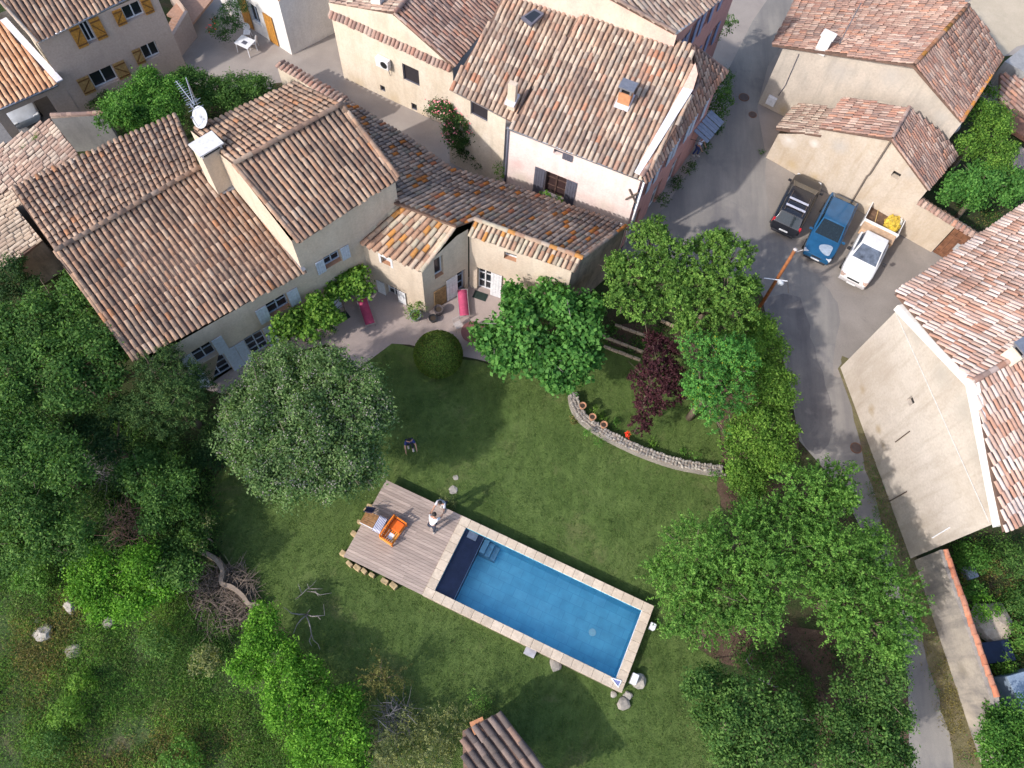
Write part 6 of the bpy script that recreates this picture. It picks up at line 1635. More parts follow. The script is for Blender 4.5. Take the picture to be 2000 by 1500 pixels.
# ------------------------------------------------------------------ PEOPLE
SKIN = flat('skin', (.46, .25, .17), .55, var=.06)
def skin_mesh(name, joints, edges, rad, mat, parent, rootv=0, sub=2):
    me = bpy.data.meshes.new(name); me.from_pydata(joints, edges, []); me.update(); me.materials.append(mat)
    o = bpy.data.objects.new(name, me); COL.objects.link(o); o.parent = parent
    o.modifiers.new('skin', 'SKIN')
    sv = me.skin_vertices[0].data
    for i, r in enumerate(rad): sv[i].radius = (r, r) if not isinstance(r, tuple) else r
    for i in range(len(rad)): sv[i].use_root = (i == rootv)
    s = o.modifiers.new('sub', 'SUBSURF'); s.levels = sub; s.render_levels = sub
    return o
def person(label, feet, ang, shirt, trousers, hair, lean=.12, bend=0.0, arms=((.35, -.1), (.2, .1)), h=1.72, group=None, short=False, step=.1):
    """x forward, y left; lean: forward bend of the torso in radians; arms: (forward swing, outward) per side"""
    t = thing('person', label, 'person', tuple(feet), ang, group=group)
    k = h / 1.72
    hip = Vector((0, 0, .90))
    def tor(d, y=0.0): return hip + Vector((math.sin(lean) * d, y, math.cos(lean) * d))
    J, E, R = [], [], []
    def add(p, r, par=None):
        J.append(tuple(Vector(p) * k)); R.append(r * k)
        if par is not None: E.append((par, len(J) - 1))
        return len(J) - 1
    pel = add(hip, .125); wa = add(tor(.20), .115, pel); chst = add(tor(.40), .135, wa); nb = add(tor(.54), .06, chst); 
    hd = lean * .6
    nk = add(tor(.60), .052, nb); h0 = tor(.60) + Vector((math.sin(hd) * .08 + .02, 0, math.cos(hd) * .08)); h1 = h0 + Vector((math.sin(hd) * .1, 0, .1))
    a_ = add(h0, .078, nk); b2 = add(h1, .088, a_); c2 = add(h1 + Vector((0, 0, .06)), .06, b2)
    legs, armsj = [], []
    for s in (-1, 1):
        hj = add(hip + Vector((0, s * .09, -.05)), .088, pel); kn = add(Vector((.03 + step * s * .5, s * .10, .48)), .058, hj); an = add(Vector((-.02 + step * s, s * .10, .09)), .038, kn); tq_ = add(Vector((.14 + step * s, s * .12, .03)), .032, an)
        legs.append((hj, kn, an))
    for i, s in enumerate((-1, 1)):
        fw_, ot = arms[i]
        sh = add(tor(.47, s * .17), .062, chst); el = add(Vector(J[sh]) / k + Vector((math.sin(fw_) * .28, s * (.05 + ot * .28), -math.cos(fw_) * .28)), .043, sh)
        wr_ = add(Vector(J[el]) / k + Vector((math.sin(fw_ + .5) * .24, s * ot * .1, -math.cos(fw_ + .5) * .24)), .028, el)
        hv = (Vector(J[wr_]) - Vector(J[el])).normalized()
        pm_ = add(Vector(J[wr_]) / k + hv * .07, .030, wr_)
        side = hv.cross(Vector((0, s, 0))); side = side.normalized() if side.length > .01 else Vector((1, 0, 0))
        for f in range(4):
            o_ = side * (.012 * (f - 1.5)) * 1.6
            f1 = add(Vector(J[pm_]) / k + hv * .035 + o_, .0095, pm_); add(Vector(J[f1]) / k + hv * (.045, .055, .05, .035)[f] + Vector((0, -s * .015, 0)), .008, f1)
        add(Vector(J[wr_]) / k + hv * .05 + side * .045, .0095, wr_)
        armsj.append((sh, el, wr_))
    skin_mesh('body', J, E, R, SKIN, t)
    def piece(nm, idx, rads, mat):
        jj = [J[i] for i in idx]
        return jj, rads
    sj = [J[pel], J[wa], J[chst], tuple(Vector(J[nb]) * .6 + Vector(J[chst]) * .4)]
    sr = [.145 * k, .14 * k, .165 * k, .09 * k]; se = [(0, 1), (1, 2), (2, 3)]
    for sh, el, wr_ in armsj:
        n0 = len(sj); sj += [J[sh], tuple(Vector(J[sh]).lerp(Vector(J[el]), .75))]; sr += [.075 * k, .06 * k]; se += [(2, n0), (n0, n0 + 1)]
    skin_mesh('shirt', sj, se, sr, shirt, t)
    tj = [J[pel]]; trr = [.140 * k]; te = []
    for hj, kn, an in legs:
        n0 = len(tj); end = Vector(J[kn]).lerp(Vector(J[an]), .2 if short else .95)
        tj += [J[hj], J[kn], tuple(end)]; trr += [.1 * k, .07 * k, .062 * k]; te += [(0, n0), (n0, n0 + 1), (n0 + 1, n0 + 2)]
    skin_mesh('trousers', tj, te, trr, trousers, t)
    hc = (Vector(J[b2]) + Vector((-.018, 0, .03)) * k)
    bm = bmesh.new(); bmesh.ops.create_uvsphere(bm, u_segments=14, v_segments=9, radius=.108 * k)
    bmesh.ops.delete(bm, geom=[v for v in bm.verts if v.co.z < -.05 * k or (v.co.x > .06 * k and v.co.z < .045 * k)], context='VERTS')
    me = bpy.data.meshes.new('hair'); bm.to_mesh(me); bm.free(); me.materials.append(hair); o = bpy.data.objects.new('hair', me); COL.objects.link(o); o.parent = t; o.location = hc
    mb = MB(); f0 = Vector(J[b2]); mb.add([f0 + Vector((.085, -.014, .0)) * k, f0 + Vector((.085, .014, 0)) * k, f0 + Vector((.082, 0, .045)) * k, f0 + Vector((.115, 0, -.005)) * k], [(0, 1, 3), (1, 2, 3), (2, 0, 3)]); mb.build('nose', SKIN, t, world=False)
    for s in (-1, 1):
        mb = MB(); mb.lathe(f0 + Vector((.082, s * .032, .025)) * k, [(.011, -.006), (.011, .006)], 8); mb.build('eye', flat('eye_dark', (.03, .02, .02), .3), t, world=False)
        mb = MB(); mb.lathe(f0 + Vector((0, s * .092, .005)) * k, [(.012, -.03), (.022, 0), (.012, .03)], 7, sx=1, sy=.5); mb.build('ear', SKIN, t, world=False)
        fe = Vector(J[legs[0 if s < 0 else 1][2]]); mb = MB(); mb.box((fe.x + .06, fe.y, .05 * k), (.27 * k, .10 * k, .09 * k)); bevel(mb.build('shoe', flat('shoe_pale', (.50, .46, .42), .7), t, world=False), .03)
    mb = MB(); mb.box(f0 + Vector((.086, 0, -.045)) * k, (.01, .04, .01)); mb.build('mouth', flat('lips', (.30, .10, .09), .6), t, world=False)
    return t
HAIRD, HAIRB = flat('hair_dark', (.018, .014, .012), .7), flat('hair_brown', (.06, .04, .03), .7)
fa, fb_ = W(846, 1034, ZD), W(866, 992, ZD)
aim_ = fb_ - fa; aa = math.atan2(aim_.y, aim_.x)
person('person in a white top and dark trousers with black hair standing on the deck', fa, aa, flat('shirt_white', (.75, .75, .77), .8), flat('trousers_dark', (.035, .04, .06), .85), HAIRD, lean=.42, arms=((.9, .1), (.6, .15)))
person('person in a grey top and dark trousers at the edge of the deck', fb_, aa + math.pi, flat('shirt_grey', (.50, .49, .53), .8), flat('trousers_dark', (.035, .04, .06), .85), HAIRD, lean=.36, arms=((1.0, .0), (.8, .1)))
person('person in a blue shirt on the lawn under the blossoming tree', W(802, 874, .01), math.radians(-70), flat('shirt_blue', (.022, .035, .16), .8), flat('trousers_navy', (.014, .016, .028), .85), HAIRD, lean=.35, arms=((.6, .1), (.5, .1)))
person('person in a white shirt in front of the pink house door', W(1357, 304, .02), math.radians(-40), flat('shirt_bluewhite', (.62, .66, .80), .8), flat('jeans_blue', (.05, .07, .18), .85), HAIRB, lean=.15)

# ------------------------------------------------------------------ GARDEN WALLS AND EDGINGS
gw = [(1118, 775), (1124, 800), (1143, 825), (1180, 850), (1225, 873), (1270, 892), (1320, 908), (1370, 918), (1405, 922)]
gs = smooth_px(gw, 8, closed=False)
cwl = thing('curved_stone_wall', 'curved dry stone wall holding the raised lawn bed', 'wall', tuple(W(*gw[0], 0)))
PT = [W(x, y, 0) for x, y in gs]
core = MB()
lft = []
for i, p in enumerate(PT):
    d = (PT[min(i + 1, len(PT) - 1)] - PT[max(i - 1, 0)]).normalized(); n_ = Vector((-d.y, d.x, 0))
    lft.append((p - n_ * .19, p + n_ * .19, d, n_))
hh = .42
vs = []
for a, c, d, n_ in lft: vs += [V2(a, 0), V2(a, hh), V2(c, hh), V2(c, 0)]
fs = []
for i in range(len(lft) - 1):
    for k_ in range(3): fs.append((i * 4 + k_, i * 4 + k_ + 1, (i + 1) * 4 + k_ + 1, (i + 1) * 4 + k_))
core.add(vs, fs); core.build('core', ST_rubble, cwl)
stones = []
for v_ in range(6):
    bm = bmesh.new(); bmesh.ops.create_icosphere(bm, subdivisions=1, radius=.5)
    rr = random.Random(v_)
    for v in bm.verts: v.co *= 1 + rr.uniform(-.22, .16)
    me = bpy.data.meshes.new('stone'); bm.to_mesh(me); bm.free(); me.materials.append([DRYSTONE, STONE, stucco('dark_stone', (.22, .2, .19), (.32, .3, .28), (.14, .13, .12), .6, 3)][v_ % 3]); stones.append(me)
tot = sum((b - a).length for a, b in zip(PT, PT[1:]))
acc = 0; step_ = .15; cnt = 0
for i in range(len(PT) - 1):
    seg = (PT[i + 1] - PT[i]).length; n_in = max(1, round(seg / step_))
    a, c, d, n_ = lft[i]
    for j in range(n_in):
        P = PT[i] + d * (seg * (j + .5) / n_in)
        for w_ in (-.15, 0, .15):
            if cnt >= 290: break
            o = bpy.data.objects.new('stone', random.choice(stones[:3] + stones[2:3] + stones[3:])); COL.objects.link(o); o.parent = cwl; cnt += 1
            o.location = P + n_ * (w_ + random.uniform(-.03, .03)) + Vector((0, 0, hh + random.uniform(-.02, .04))) - cwl.location
            o.scale = (random.uniform(.13, .24), random.uniform(.12, .19), random.uniform(.08, .14)); o.rotation_euler = (random.uniform(-.2, .2), random.uniform(-.2, .2), random.uniform(0, 6))
fs_ = MB()
for i in range(len(PT) - 1):
    a, c, d, n_ = lft[i]
    for j in range(3):
        for z_ in (.1, .26):
            P = a - n_ * .02 + d * random.uniform(0, .25) + Vector((0, 0, z_)); fs_.box(P, (random.uniform(.14, .26), .08, random.uniform(.1, .15)), math.atan2(d.y, d.x) + random.uniform(-.15, .15))
o = fs_.build('face_stones', DRYSTONE, cwl); o['kind'] = 'stuff'
# straight stone edgings of the beds
for (x0, y0, x1, y1, lab) in ((1168, 655, 1256, 690, 'long pale plank edging below the shrub bed'), (1200, 636, 1270, 662, 'short stone edging between the shrub bed rows'), (1290, 628, 1316, 640, 'tan timber edging under the light green trees'), (1178, 678, 1250, 705, 'low worn edging at the lawn side of the bed')):
    a, c = W(x0, y0, 0), W(x1, y1, 0); d = (c - a).normalized(); L_ = (c - a).length
    t = thing('bed_edging', lab, 'edging', (a.x, a.y, 0), group='edgings of the shrub bed')
    n_ = max(3, int(L_ / .4))
    for i in range(n_):
        mb = MB(); P = a + d * (L_ * (i + .5) / n_); mb.box((P.x, P.y, .1 + random.uniform(-.02, .02)), (L_ / n_ - .02, .12, .2), math.atan2(d.y, d.x) + random.uniform(-.04, .04)); bevel(mb.build('block', flat('tan_edging', (.38, .29, .21), .9, var=.25, s=5), t), .02)
# earth bank wall at the brush heap
bw = smooth_px([(395, 1078), (425, 1095), (440, 1118), (438, 1142), (458, 1150), (478, 1166), (492, 1184), (512, 1182)], 5, closed=False)
ew = thing('earth_wall', 'winding low earth-coloured garden wall beside the heap of dry brush', 'wall', tuple(W(*bw[0], 0)))
mb = MB(); vs, fs = [], []
for i, (x, y) in enumerate(bw):
    p = W(x, y, 0); q_ = [W(*bw[min(i + 1, len(bw) - 1)], 0), W(*bw[max(i - 1, 0)], 0)]; d = (q_[0] - q_[1]).normalized(); n_ = Vector((-d.y, d.x, 0))
    vs += [V2(p - n_ * .13, 0), V2(p - n_ * .09, .5), V2(p + n_ * .09, .5), V2(p + n_ * .13, 0)]
for i in range(len(bw) - 1):
    for k_ in range(3): fs.append((i * 4 + k_, i * 4 + k_ + 1, (i + 1) * 4 + k_ + 1, (i + 1) * 4 + k_))
mb.add(vs, fs); mb.build('body', stucco('earth_render', (.26, .205, .165), (.34, .275, .22), (.24, .19, .15), .6, 1.5), ew)
# neighbour's yard at the right
slab_thing('blue_shed', 'pale blue corrugated shed top beside the roadside wall', 'shed', 1975, 1350, 1.5, 1.9, 1.6, flat('blue_sheet', (.22, .28, .36), .5), math.radians(-70))
slab_thing('blue_tank', 'dark blue water tank behind the roadside wall', 'tank', 1935, 1275, .9, 1.3, .6, flat('tank_blue', (.012, .02, .055), .5), math.radians(-77))
slab_thing('grey_crate', 'grey crate in the weeds behind the roadside wall', 'crate', 1888, 1120, .5, .6, .4, flat('crate_grey', (.30, .32, .40), .7), .4)
rock(1935, 1218, 1.0, 'large pale heap of rubble and gravel in the neighbouring garden', stucco('rubble_heap', (.40, .34, .28), (.50, .43, .36), (.28, .22, .17), .8, 3), seed=21, flatk=.5, name='rubble_heap')
slab_thing('red_terrace', 'terracotta paved terrace beside the trees at the right edge', 'terrace', 1990, 245, 2.0, 3.0, .3, flat('red_paving', (.46, .22, .15), .85, var=.2, s=3), .9)
slab_thing('grey_terrace', 'dusty pink concrete terrace below the terracotta one', 'terrace', 1995, 322, 2.0, 1.6, .25, flat('pink_concrete', (.40, .31, .27), .85, var=.2, s=3), .9)
nb = thing('neighbour_roof', 'small tiled roof at the right edge above the terracotta terrace', 'shed', tuple(W(1990, 190, 0)))
def b(r, mb):
    roof_poly(nb, r, [(1955, 148, 3.0), (2010, 165, 3.0), (1965, 195, 2.6)], [(1954, 142), (2080, 175), (2080, 275), (1952, 195)], -40, T_barn, .27, .42, mb)
roof_part(nb, b)
nb2 = H2(1900, 30)
gh_ = thing('grey_annexe', 'slate grey wall block at the top right corner', 'building', (*H2(1985, 120), 0))
mb = MB(); pts = [W(x, y, 3.0) for x, y in ((1962, 120), (2040, 60), (2120, 120), (2040, 160))]; mb.prism(pts, 3.0); mb.build('wall', ST_grey, gh_)

# ------------------------------------------------------------------ VEGETATION
def unit(v): return v / np.maximum(np.linalg.norm(v, axis=-1, keepdims=True), 1e-9)
def leaf_quads(c, nrm, size, asp=.55, droop=0.0):
    """rhombic leaf blades at points c facing nrm, random spin; returns (n*4,3)"""
    n = len(c)
    r = unit(rng.normal(size=(n, 3)))
    a = unit(np.cross(nrm, r)); b = np.cross(nrm, a)
    s = (size * rng.uniform(.65, 1.35, n))[:, None]
    curl = nrm * s * rng.uniform(-.15, .25, (n, 1))
    q = np.stack([c - a * s * .5, c + b * s * asp * .5 + curl * .5, c + a * s * .5 - curl, c - b * s * asp * .5 + curl * .5], axis=1)
    return q.reshape(-1, 3)
def lobes_from_px(lob, zc, zj=.6, seed=0):
    r_ = random.Random(seed)
    out = []
    for L in lob:
        x, y, r = L[:3]
        z = L[3] if len(L) > 3 else zc + r_.uniform(-zj, zj)
        P = W(x, y, z)
        out.append((P.x, P.y, P.z, r * mpp(P) * .93))
    return np.array(out)
def crown_pts(lob, dens, cr, per, vz=.8, low=-.45, inner=.12, streak=0.0, up=.35, rough=.16):
    """cluster centres on the lobes' shells, then leaves round each centre"""
    cs, ns = [], []
    for i, (x, y, z, r) in enumerate(lob):
        n = max(12, int(dens * 4 * math.pi * r * r * .95))
        d = unit(rng.normal(size=(n, 3)))
        d = d[d[:, 2] > low]
        k = np.where(rng.random(len(d)) < inner, rng.uniform(.4, .8, len(d)), 1 + rng.normal(0, rough, len(d)) * .6 - abs(rng.normal(0, .06, len(d))))
        p = np.array([x, y, z]) + d * (r * k)[:, None] * np.array([1, 1, vz])
        keep = np.ones(len(p), bool)
        for j, (x2, y2, z2, r2) in enumerate(lob):
            if j != i:
                q = (p - np.array([x2, y2, z2])) / (r2 * np.array([1, 1, vz]))
                keep &= (np.linalg.norm(q, axis=1) > .72) | (k < .8)
        p, d = p[keep], d[keep]
        p[:, 2] = np.maximum(p[:, 2], .12)
        cs.append(p); ns.append(d)
    c, d = np.concatenate(cs), np.concatenate(ns)
    rad = cr * rng.uniform(.6, 1.3, len(c))
    C = np.repeat(c, per, 0); Dn = np.repeat(d, per, 0); R_ = np.repeat(rad, per)
    off = rng.normal(size=C.shape) * (R_ * .55)[:, None]
    off[:, 2] *= .7
    if streak > 0:
        t = np.tile(np.linspace(-.25, 1, per), len(c))[:, None]
        Cd = np.repeat(unit(d + rng.normal(0, .35, d.shape) + np.array([0, 0, .15])), per, 0)
        off = off * .28 + Cd * t * streak
    P = C + off
    nrm = unit(Dn * .7 + np.array([0, 0, up]) + rng.normal(0, .55, P.shape))
    return P, nrm, c
def clumps(lob, seed):
    r_ = random.Random(seed)
    out = []
    for x, y, z, r in lob:
        if r < .45: out.append((x, y, z, r)); continue
        out.append((x, y, z, r * .74))
        for k in range(9):
            a = k * 2.399 + r_.uniform(-.5, .5); h = r_.uniform(-.25, .95)
            w = math.sqrt(max(0, 1 - h * h)); q = r * r_.uniform(.60, .80); rr = r * r_.uniform(.26, .42)
            out.append((x + w * math.cos(a) * q, y + w * math.sin(a) * q, z + h * q * .85, rr))
    return np.array(out)
def limbs(lob, base, mat, parent, r0=.16, extra=True):
    mb = MB()
    cen = lob[:, :3].mean(0)
    fork = Vector((base.x * .5 + cen[0] * .5, base.y * .5 + cen[1] * .5, max(.6, cen[2] * .55)))
    b = Vector((base.x, base.y, 0))
    mb.tube([b, b.lerp(fork, .5) + Vector((random.uniform(-.08, .08), random.uniform(-.08, .08), 0)), fork], [r0 * 1.25, r0, r0 * .85], 8)
    for x, y, z, r in lob:
        e = Vector((x, y, z + r * .25)); m = fork.lerp(e, .5) + Vector((0, 0, -.12 * (e - fork).length * .3))
        mb.tube([fork, m, e], [r0 * .5, r0 * .32, r0 * .12], 6)
        for _ in range(3):
            a = m.lerp(e, random.uniform(.2, .9)); t = e + Vector((random.gauss(0, .6), random.gauss(0, .6), random.uniform(-.3, .6))) * r
            mb.tube([a, t], [r0 * .16, r0 * .04], 4)
    return mb.build('trunk', mat, parent, smooth=True)
NLEAF = [0]
def tree(name, label, cat, lob_px, zc, mat, leaf=.17, dens=7.0, per=22, cr=.34, group=None, vz=.8, asp=.55, streak=0.0, trunk=True, low=-.45, zj=.5, inner=.12, r0=.16, bark=None, up=.35, rough=.16, blossoms=None):
    lob = lobes_from_px(lob_px, zc, zj, seed=len(label) + int(lob_px[0][0]))
    cen = lob[:, :3].mean(0)
    t = thing(name, label, cat, (cen[0], cen[1], 0), group=group)
    leaf *= .86; dens *= 1.3
    P, nrm, cl = crown_pts(clumps(lob, len(label)) if trunk or len(lob) > 6 else lob, dens, cr, per, vz, low, inner, streak, up, rough)
    NLEAF[0] += len(P)
    fast_mesh('crown', leaf_quads(P, nrm, leaf, asp), 4, mat, t)
    if trunk: limbs(lob, Vector((cen[0], cen[1], 0)), bark or BARK, t, r0)
    if blossoms:
        bm_, frac, sz, k, zmin = blossoms
        sel = cl[rng.random(len(cl)) < frac]
        sel = sel[sel[:, 2] > cen[2] + zmin]
        C = np.repeat(sel, k, 0) + rng.normal(0, .11, (len(sel) * k, 3)) + np.array([0, 0, .14])
        o = fast_mesh('blossoms', leaf_quads(C, unit(rng.normal(size=C.shape) + np.array([0, 0, .8])), sz, .8), 4, bm_, t)
        o['kind'] = 'stuff'
    return t
LM = {
 'lilac': leafmat('leaf_grey_green', (.042, .082, .026), (.070, .124, .044), (.118, .170, .074)),
 'catalpa': leafmat('leaf_catalpa', (.024, .078, .018), (.048, .130, .028), (.085, .188, .046)),
 'dark': leafmat('leaf_dark', (.012, .034, .014), (.022, .054, .020), (.044, .082, .030)),
 'fig': leafmat('leaf_fig', (.020, .054, .014), (.040, .092, .023), (.076, .140, .037)),
 'conifer': leafmat('leaf_conifer', (.010, .030, .010), (.020, .048, .014), (.054, .088, .027), trans=.12),
 'oak': leafmat('leaf_olive_green', (.034, .080, .016), (.066, .134, .027), (.118, .198, .045)),
 'hedge': leafmat('leaf_yellow_green', (.040, .092, .014), (.072, .146, .024), (.125, .210, .040)),
 'robinia': leafmat('leaf_bright', (.028, .095, .024), (.054, .158, .034), (.095, .220, .052), tip=(.30, .33, .03), tipf=.045),
 'plum': leafmat('leaf_purple', (.015, .006, .008), (.030, .0105, .0145), (.058, .021, .028), trans=.18),
 'cherry': leafmat('leaf_cherry', (.034, .086, .016), (.064, .146, .028), (.116, .214, .048)),
 'shade': leafmat('leaf_shade', (.022, .058, .015), (.044, .096, .024), (.084, .150, .040)),
 'bright': leafmat('leaf_bright_hedge', (.036, .100, .010), (.066, .165, .018), (.118, .240, .032)),
 'ball': leafmat('leaf_box', (.030, .058, .012), (.054, .092, .017), (.092, .138, .028), tip=(.15, .10, .03), tipf=.05),
 'vine': leafmat('leaf_vine', (.026, .070, .012), (.060, .130, .022), (.125, .215, .040)),
 'oleander': leafmat('leaf_oleander', (.020, .046, .016), (.036, .074, .024), (.066, .112, .038)),
 'dry': leafmat('leaf_dry', (.07, .06, .03), (.115, .10, .04), (.18, .15, .05)),
 'rust': leafmat('leaf_rust', (.055, .05, .020), (.085, .075, .026), (.12, .13, .045)),
 'drygreen': leafmat('leaf_dry_green', (.040, .066, .018), (.068, .100, .028), (.115, .150, .050)),
 'grey': leafmat('leaf_silver', (.06, .075, .04), (.105, .12, .06), (.17, .185, .075), tip=(.26, .25, .06), tipf=.08),
 'ivy': leafmat('leaf_ivy', (.024, .075, .014), (.046, .120, .022), (.088, .180, .038)),
}
PALEB = leafmat('blossom_pale', (.11, .115, .10), (.15, .145, .135), (.19, .175, .18), trans=.2)
PINKB = leafmat('blossom_pink', (.50, .10, .16), (.62, .18, .24), (.70, .32, .36), trans=.2)
YELB = leafmat('blossom_yellow', (.35, .28, .03), (.45, .38, .05), (.5, .45, .12), trans=.2)
T = tree
T('blossom_tree', 'broad grey-green tree dotted with pale blossom beside the farmhouse terrace', 'tree', [(600, 800, 105), (540, 745, 75), (640, 735, 68), (505, 850, 78), (570, 905, 82), (655, 890, 82), (705, 835, 62), (690, 765, 62), (470, 790, 46), (620, 945, 42), (715, 915, 42), (560, 705, 35), (735, 800, 32), (520, 930, 45), (660, 945, 35)], 4.4, LM['lilac'], .15, 8.5, 22, .30, vz=.75, blossoms=(PALEB, .22, .065, 12, -1.2), r0=.24)
T('catalpa_tree', 'bright green large-leaved tree shading the round red table', 'tree', [(1085, 595, 54), (1130, 650, 50), (1005, 635, 50), (955, 660, 36), (1050, 690, 55), (1112, 715, 52), (990, 695, 38), (1085, 742, 34), (1150, 600, 30), (1030, 600, 30), (1150, 690, 28), (1000, 575, 20)], 3.0, LM['catalpa'], .26, 6.0, 12, .30, vz=.7, asp=.8, inner=.08, rough=.26, r0=.2, bark=DEADW, zj=.3)
T('conifer_tree', 'dark conifer pressed against the lower corner of the farmhouse', 'tree', [(335, 745, 55, 4.2), (290, 790, 48, 3.6), (375, 790, 48, 3.8), (330, 825, 42, 3.4), (300, 725, 38, 4.6), (385, 745, 36, 4.0), (330, 700, 26, 4.6), (262, 800, 28, 3.0), (350, 770, 46, 5.0)], 4, LM['conifer'], .10, 14, 34, .26, streak=.34, asp=.35, up=.2, r0=.2)
T('fig_tree', 'big mid-green tree at the left edge below the stone sheds', 'tree', [(60, 640, 72), (140, 605, 62), (180, 680, 66), (95, 715, 76), (20, 720, 66), (205, 735, 42), (130, 765, 46), (30, 775, 42), (-30, 650, 60), (150, 560, 30), (220, 690, 30)], 4.6, LM['fig'], .17, 8, 22, .32, r0=.25)
T('walnut_tree', 'light olive-green tree between the low wing and the street', 'tree', [(1270, 480, 50), (1230, 535, 52), (1290, 555, 56), (1255, 595, 46), (1212, 585, 34), (1312, 500, 40), (1278, 450, 26), (1205, 520, 26)], 4.4, LM['oak'], .15, 9, 22, .27, streak=.25, rough=.24, group='olive-green trees along the street')
T('walnut_tree', 'light olive-green tree leaning over the street by the lamp post', 'tree', [(1380, 505, 52), (1432, 498, 42), (1358, 560, 54), (1420, 565, 54), (1442, 615, 42), (1372, 615, 48), (1330, 592, 36), (1462, 560, 24), (1400, 470, 24), (1335, 630, 26), (1400, 640, 34)], 4.6, LM['oak'], .15, 9, 22, .27, streak=.25, rough=.24, group='olive-green trees along the street')
for lob, lab in (([(1470, 640, 36), (1450, 682, 42), (1500, 682, 40), (1490, 640, 26)], 'yellow-green roadside bush below the street lamp'), ([(1512, 738, 38), (1482, 740, 38), (1502, 788, 42), (1530, 772, 24)], 'yellow-green roadside bush beside the bright feathery tree'),
                 ([(1522, 840, 40), (1472, 830, 44), (1442, 858, 36), (1500, 870, 36)], 'yellow-green roadside bush next to the end of the curved wall'), ([(1480, 905, 40), (1445, 925, 34), (1520, 892, 34), (1462, 955, 28)], 'yellow-green roadside bush nearest the wooden post')):
    T('hedge_bush', lab, 'bush', lob, 2.6, LM['hedge'], .14, 10, 22, .25, group='yellow-green bushes along the road', r0=.08, zj=.4)
T('feathery_tree', 'bright green feathery tree with yellow tips beside the purple tree', 'tree', [(1402, 700, 50), (1372, 738, 44), (1422, 758, 50), (1446, 710, 40), (1385, 795, 34), (1358, 680, 34), (1402, 830, 20), (1440, 680, 28), (1360, 760, 26)], 4.6, LM['robinia'], .13, 10, 26, .24, streak=.3, asp=.42)
T('purple_plum', 'dark purple leaved tree on the raised lawn bed', 'tree', [(1285, 700, 38, 3.6), (1272, 748, 42, 3.4), (1300, 768, 40, 3.2), (1265, 788, 32, 2.8), (1292, 730, 40, 3.6), (1294, 678, 26, 3.6), (1250, 828, 24, 1.8), (1278, 668, 24, 3.4), (1310, 735, 28, 3.6), (1245, 742, 18, 3.0)], 3, LM['plum'], .10, 16, 26, .20, r0=.1, streak=.15)
T('slim_tree', 'loose dark green tree behind the bleached wooden post', 'tree', [(1570, 958, 54), (1620, 940, 40), (1640, 975, 30), (1540, 1000, 44), (1595, 1010, 44), (1655, 930, 18)], 3.8, LM['cherry'], .13, 8, 24, .27, streak=.4, rough=.25)
T('cherry_tree', 'spreading fruit tree with long feathery shoots right of the pool', 'tree', [(1350, 1078, 70), (1440, 1065, 74), (1330, 1145, 56), (1420, 1145, 74), (1500, 1125, 64), (1380, 1205, 54), (1480, 1195, 54), (1540, 1058, 54), (1325, 1222, 32), (1290, 1120, 26), (1470, 1010, 36)], 3.9, LM['cherry'], .13, 9.5, 26, .25, streak=.55, rough=.22, asp=.45, r0=.2, group='feathery fruit trees by the road')
T('cherry_tree', 'spreading fruit tree with long feathery shoots beside the roadside wall', 'tree', [(1622, 1078, 66), (1690, 1108, 60), (1738, 1158, 56), (1660, 1175, 66), (1718, 1228, 54), (1602, 1158, 54), (1768, 1208, 34), (1642, 1222, 44), (1700, 1052, 26), (1590, 1050, 40), (1740, 1270, 26)], 4.0, LM['cherry'], .13, 9.5, 26, .25, streak=.55, rough=.22, asp=.45, r0=.2, group='feathery fruit trees by the road')
T('shady_tree', 'dark green tree at the bottom edge right of the garden hut', 'tree', [(1400, 1348, 50), (1460, 1368, 55), (1420, 1428, 60), (1490, 1438, 60), (1440, 1495, 56), (1358, 1338, 30), (1532, 1390, 36), (1540, 1480, 54), (1380, 1400, 26), (1560, 1440, 40)], 3.4, LM['shade'], .14, 9, 22, .28, r0=.18, rough=.24)
T('shady_tree', 'dark green tree at the bottom edge beside the narrow road', 'tree', [(1680, 1358, 54), (1728, 1328, 44), (1742, 1400, 40), (1690, 1440, 56), (1642, 1482, 54), (1750, 1468, 28), (1640, 1410, 34), (1710, 1500, 50)], 3.4, LM['shade'], .14, 9, 22, .28, r0=.18, rough=.24)
T('shade_shrub', 'dark shrub in the shade between the fruit trees and the lower trees', 'shrub', [(1520, 1300, 36), (1555, 1345, 38), (1465, 1290, 26), (1500, 1265, 26), (1582, 1405, 34)], 1.5, LM['shade'], .13, 9, 22, .25, trunk=False)
T('shade_shrub', 'dark shrub under the fruit tree beside the narrow road', 'shrub', [(1690, 1290, 34), (1660, 1270, 24), (1745, 1300, 26)], 1.4, LM['shade'], .13, 9, 22, .25, trunk=False)
T('corner_shrub', 'dense green shrub in the bottom right corner past the roadside wall', 'shrub', [(1950, 1400, 32), (1982, 1430, 46), (1952, 1470, 42), (2000, 1490, 48), (1995, 1385, 22), (1940, 1435, 24), (1960, 1520, 50)], 2.2, LM['ivy'], .14, 10, 22, .25, trunk=False)
T('bright_hedge', 'bright green informal hedge running down the near lawn edge', 'hedge', [(515, 1208, 34), (500, 1258, 42), (540, 1282, 46), (482, 1308, 36), (560, 1330, 52), (602, 1312, 36), (622, 1372, 52), (560, 1388, 46), (662, 1400, 42), (682, 1370, 36), (642, 1440, 52), (692, 1438, 30), (600, 1450, 46), (690, 1480, 36)], 1.6, LM['bright'], .13, 11, 22, .24, trunk=False, zj=.3)
T('dark_oak', 'dark tree above the scrub at the left edge', 'tree', [(40, 850, 58), (100, 880, 56), (60, 920, 58), (140, 928, 46), (-20, 880, 60)], 4.4, LM['fig'], .15, 8, 22, .3, r0=.2, group='dark trees along the left edge')
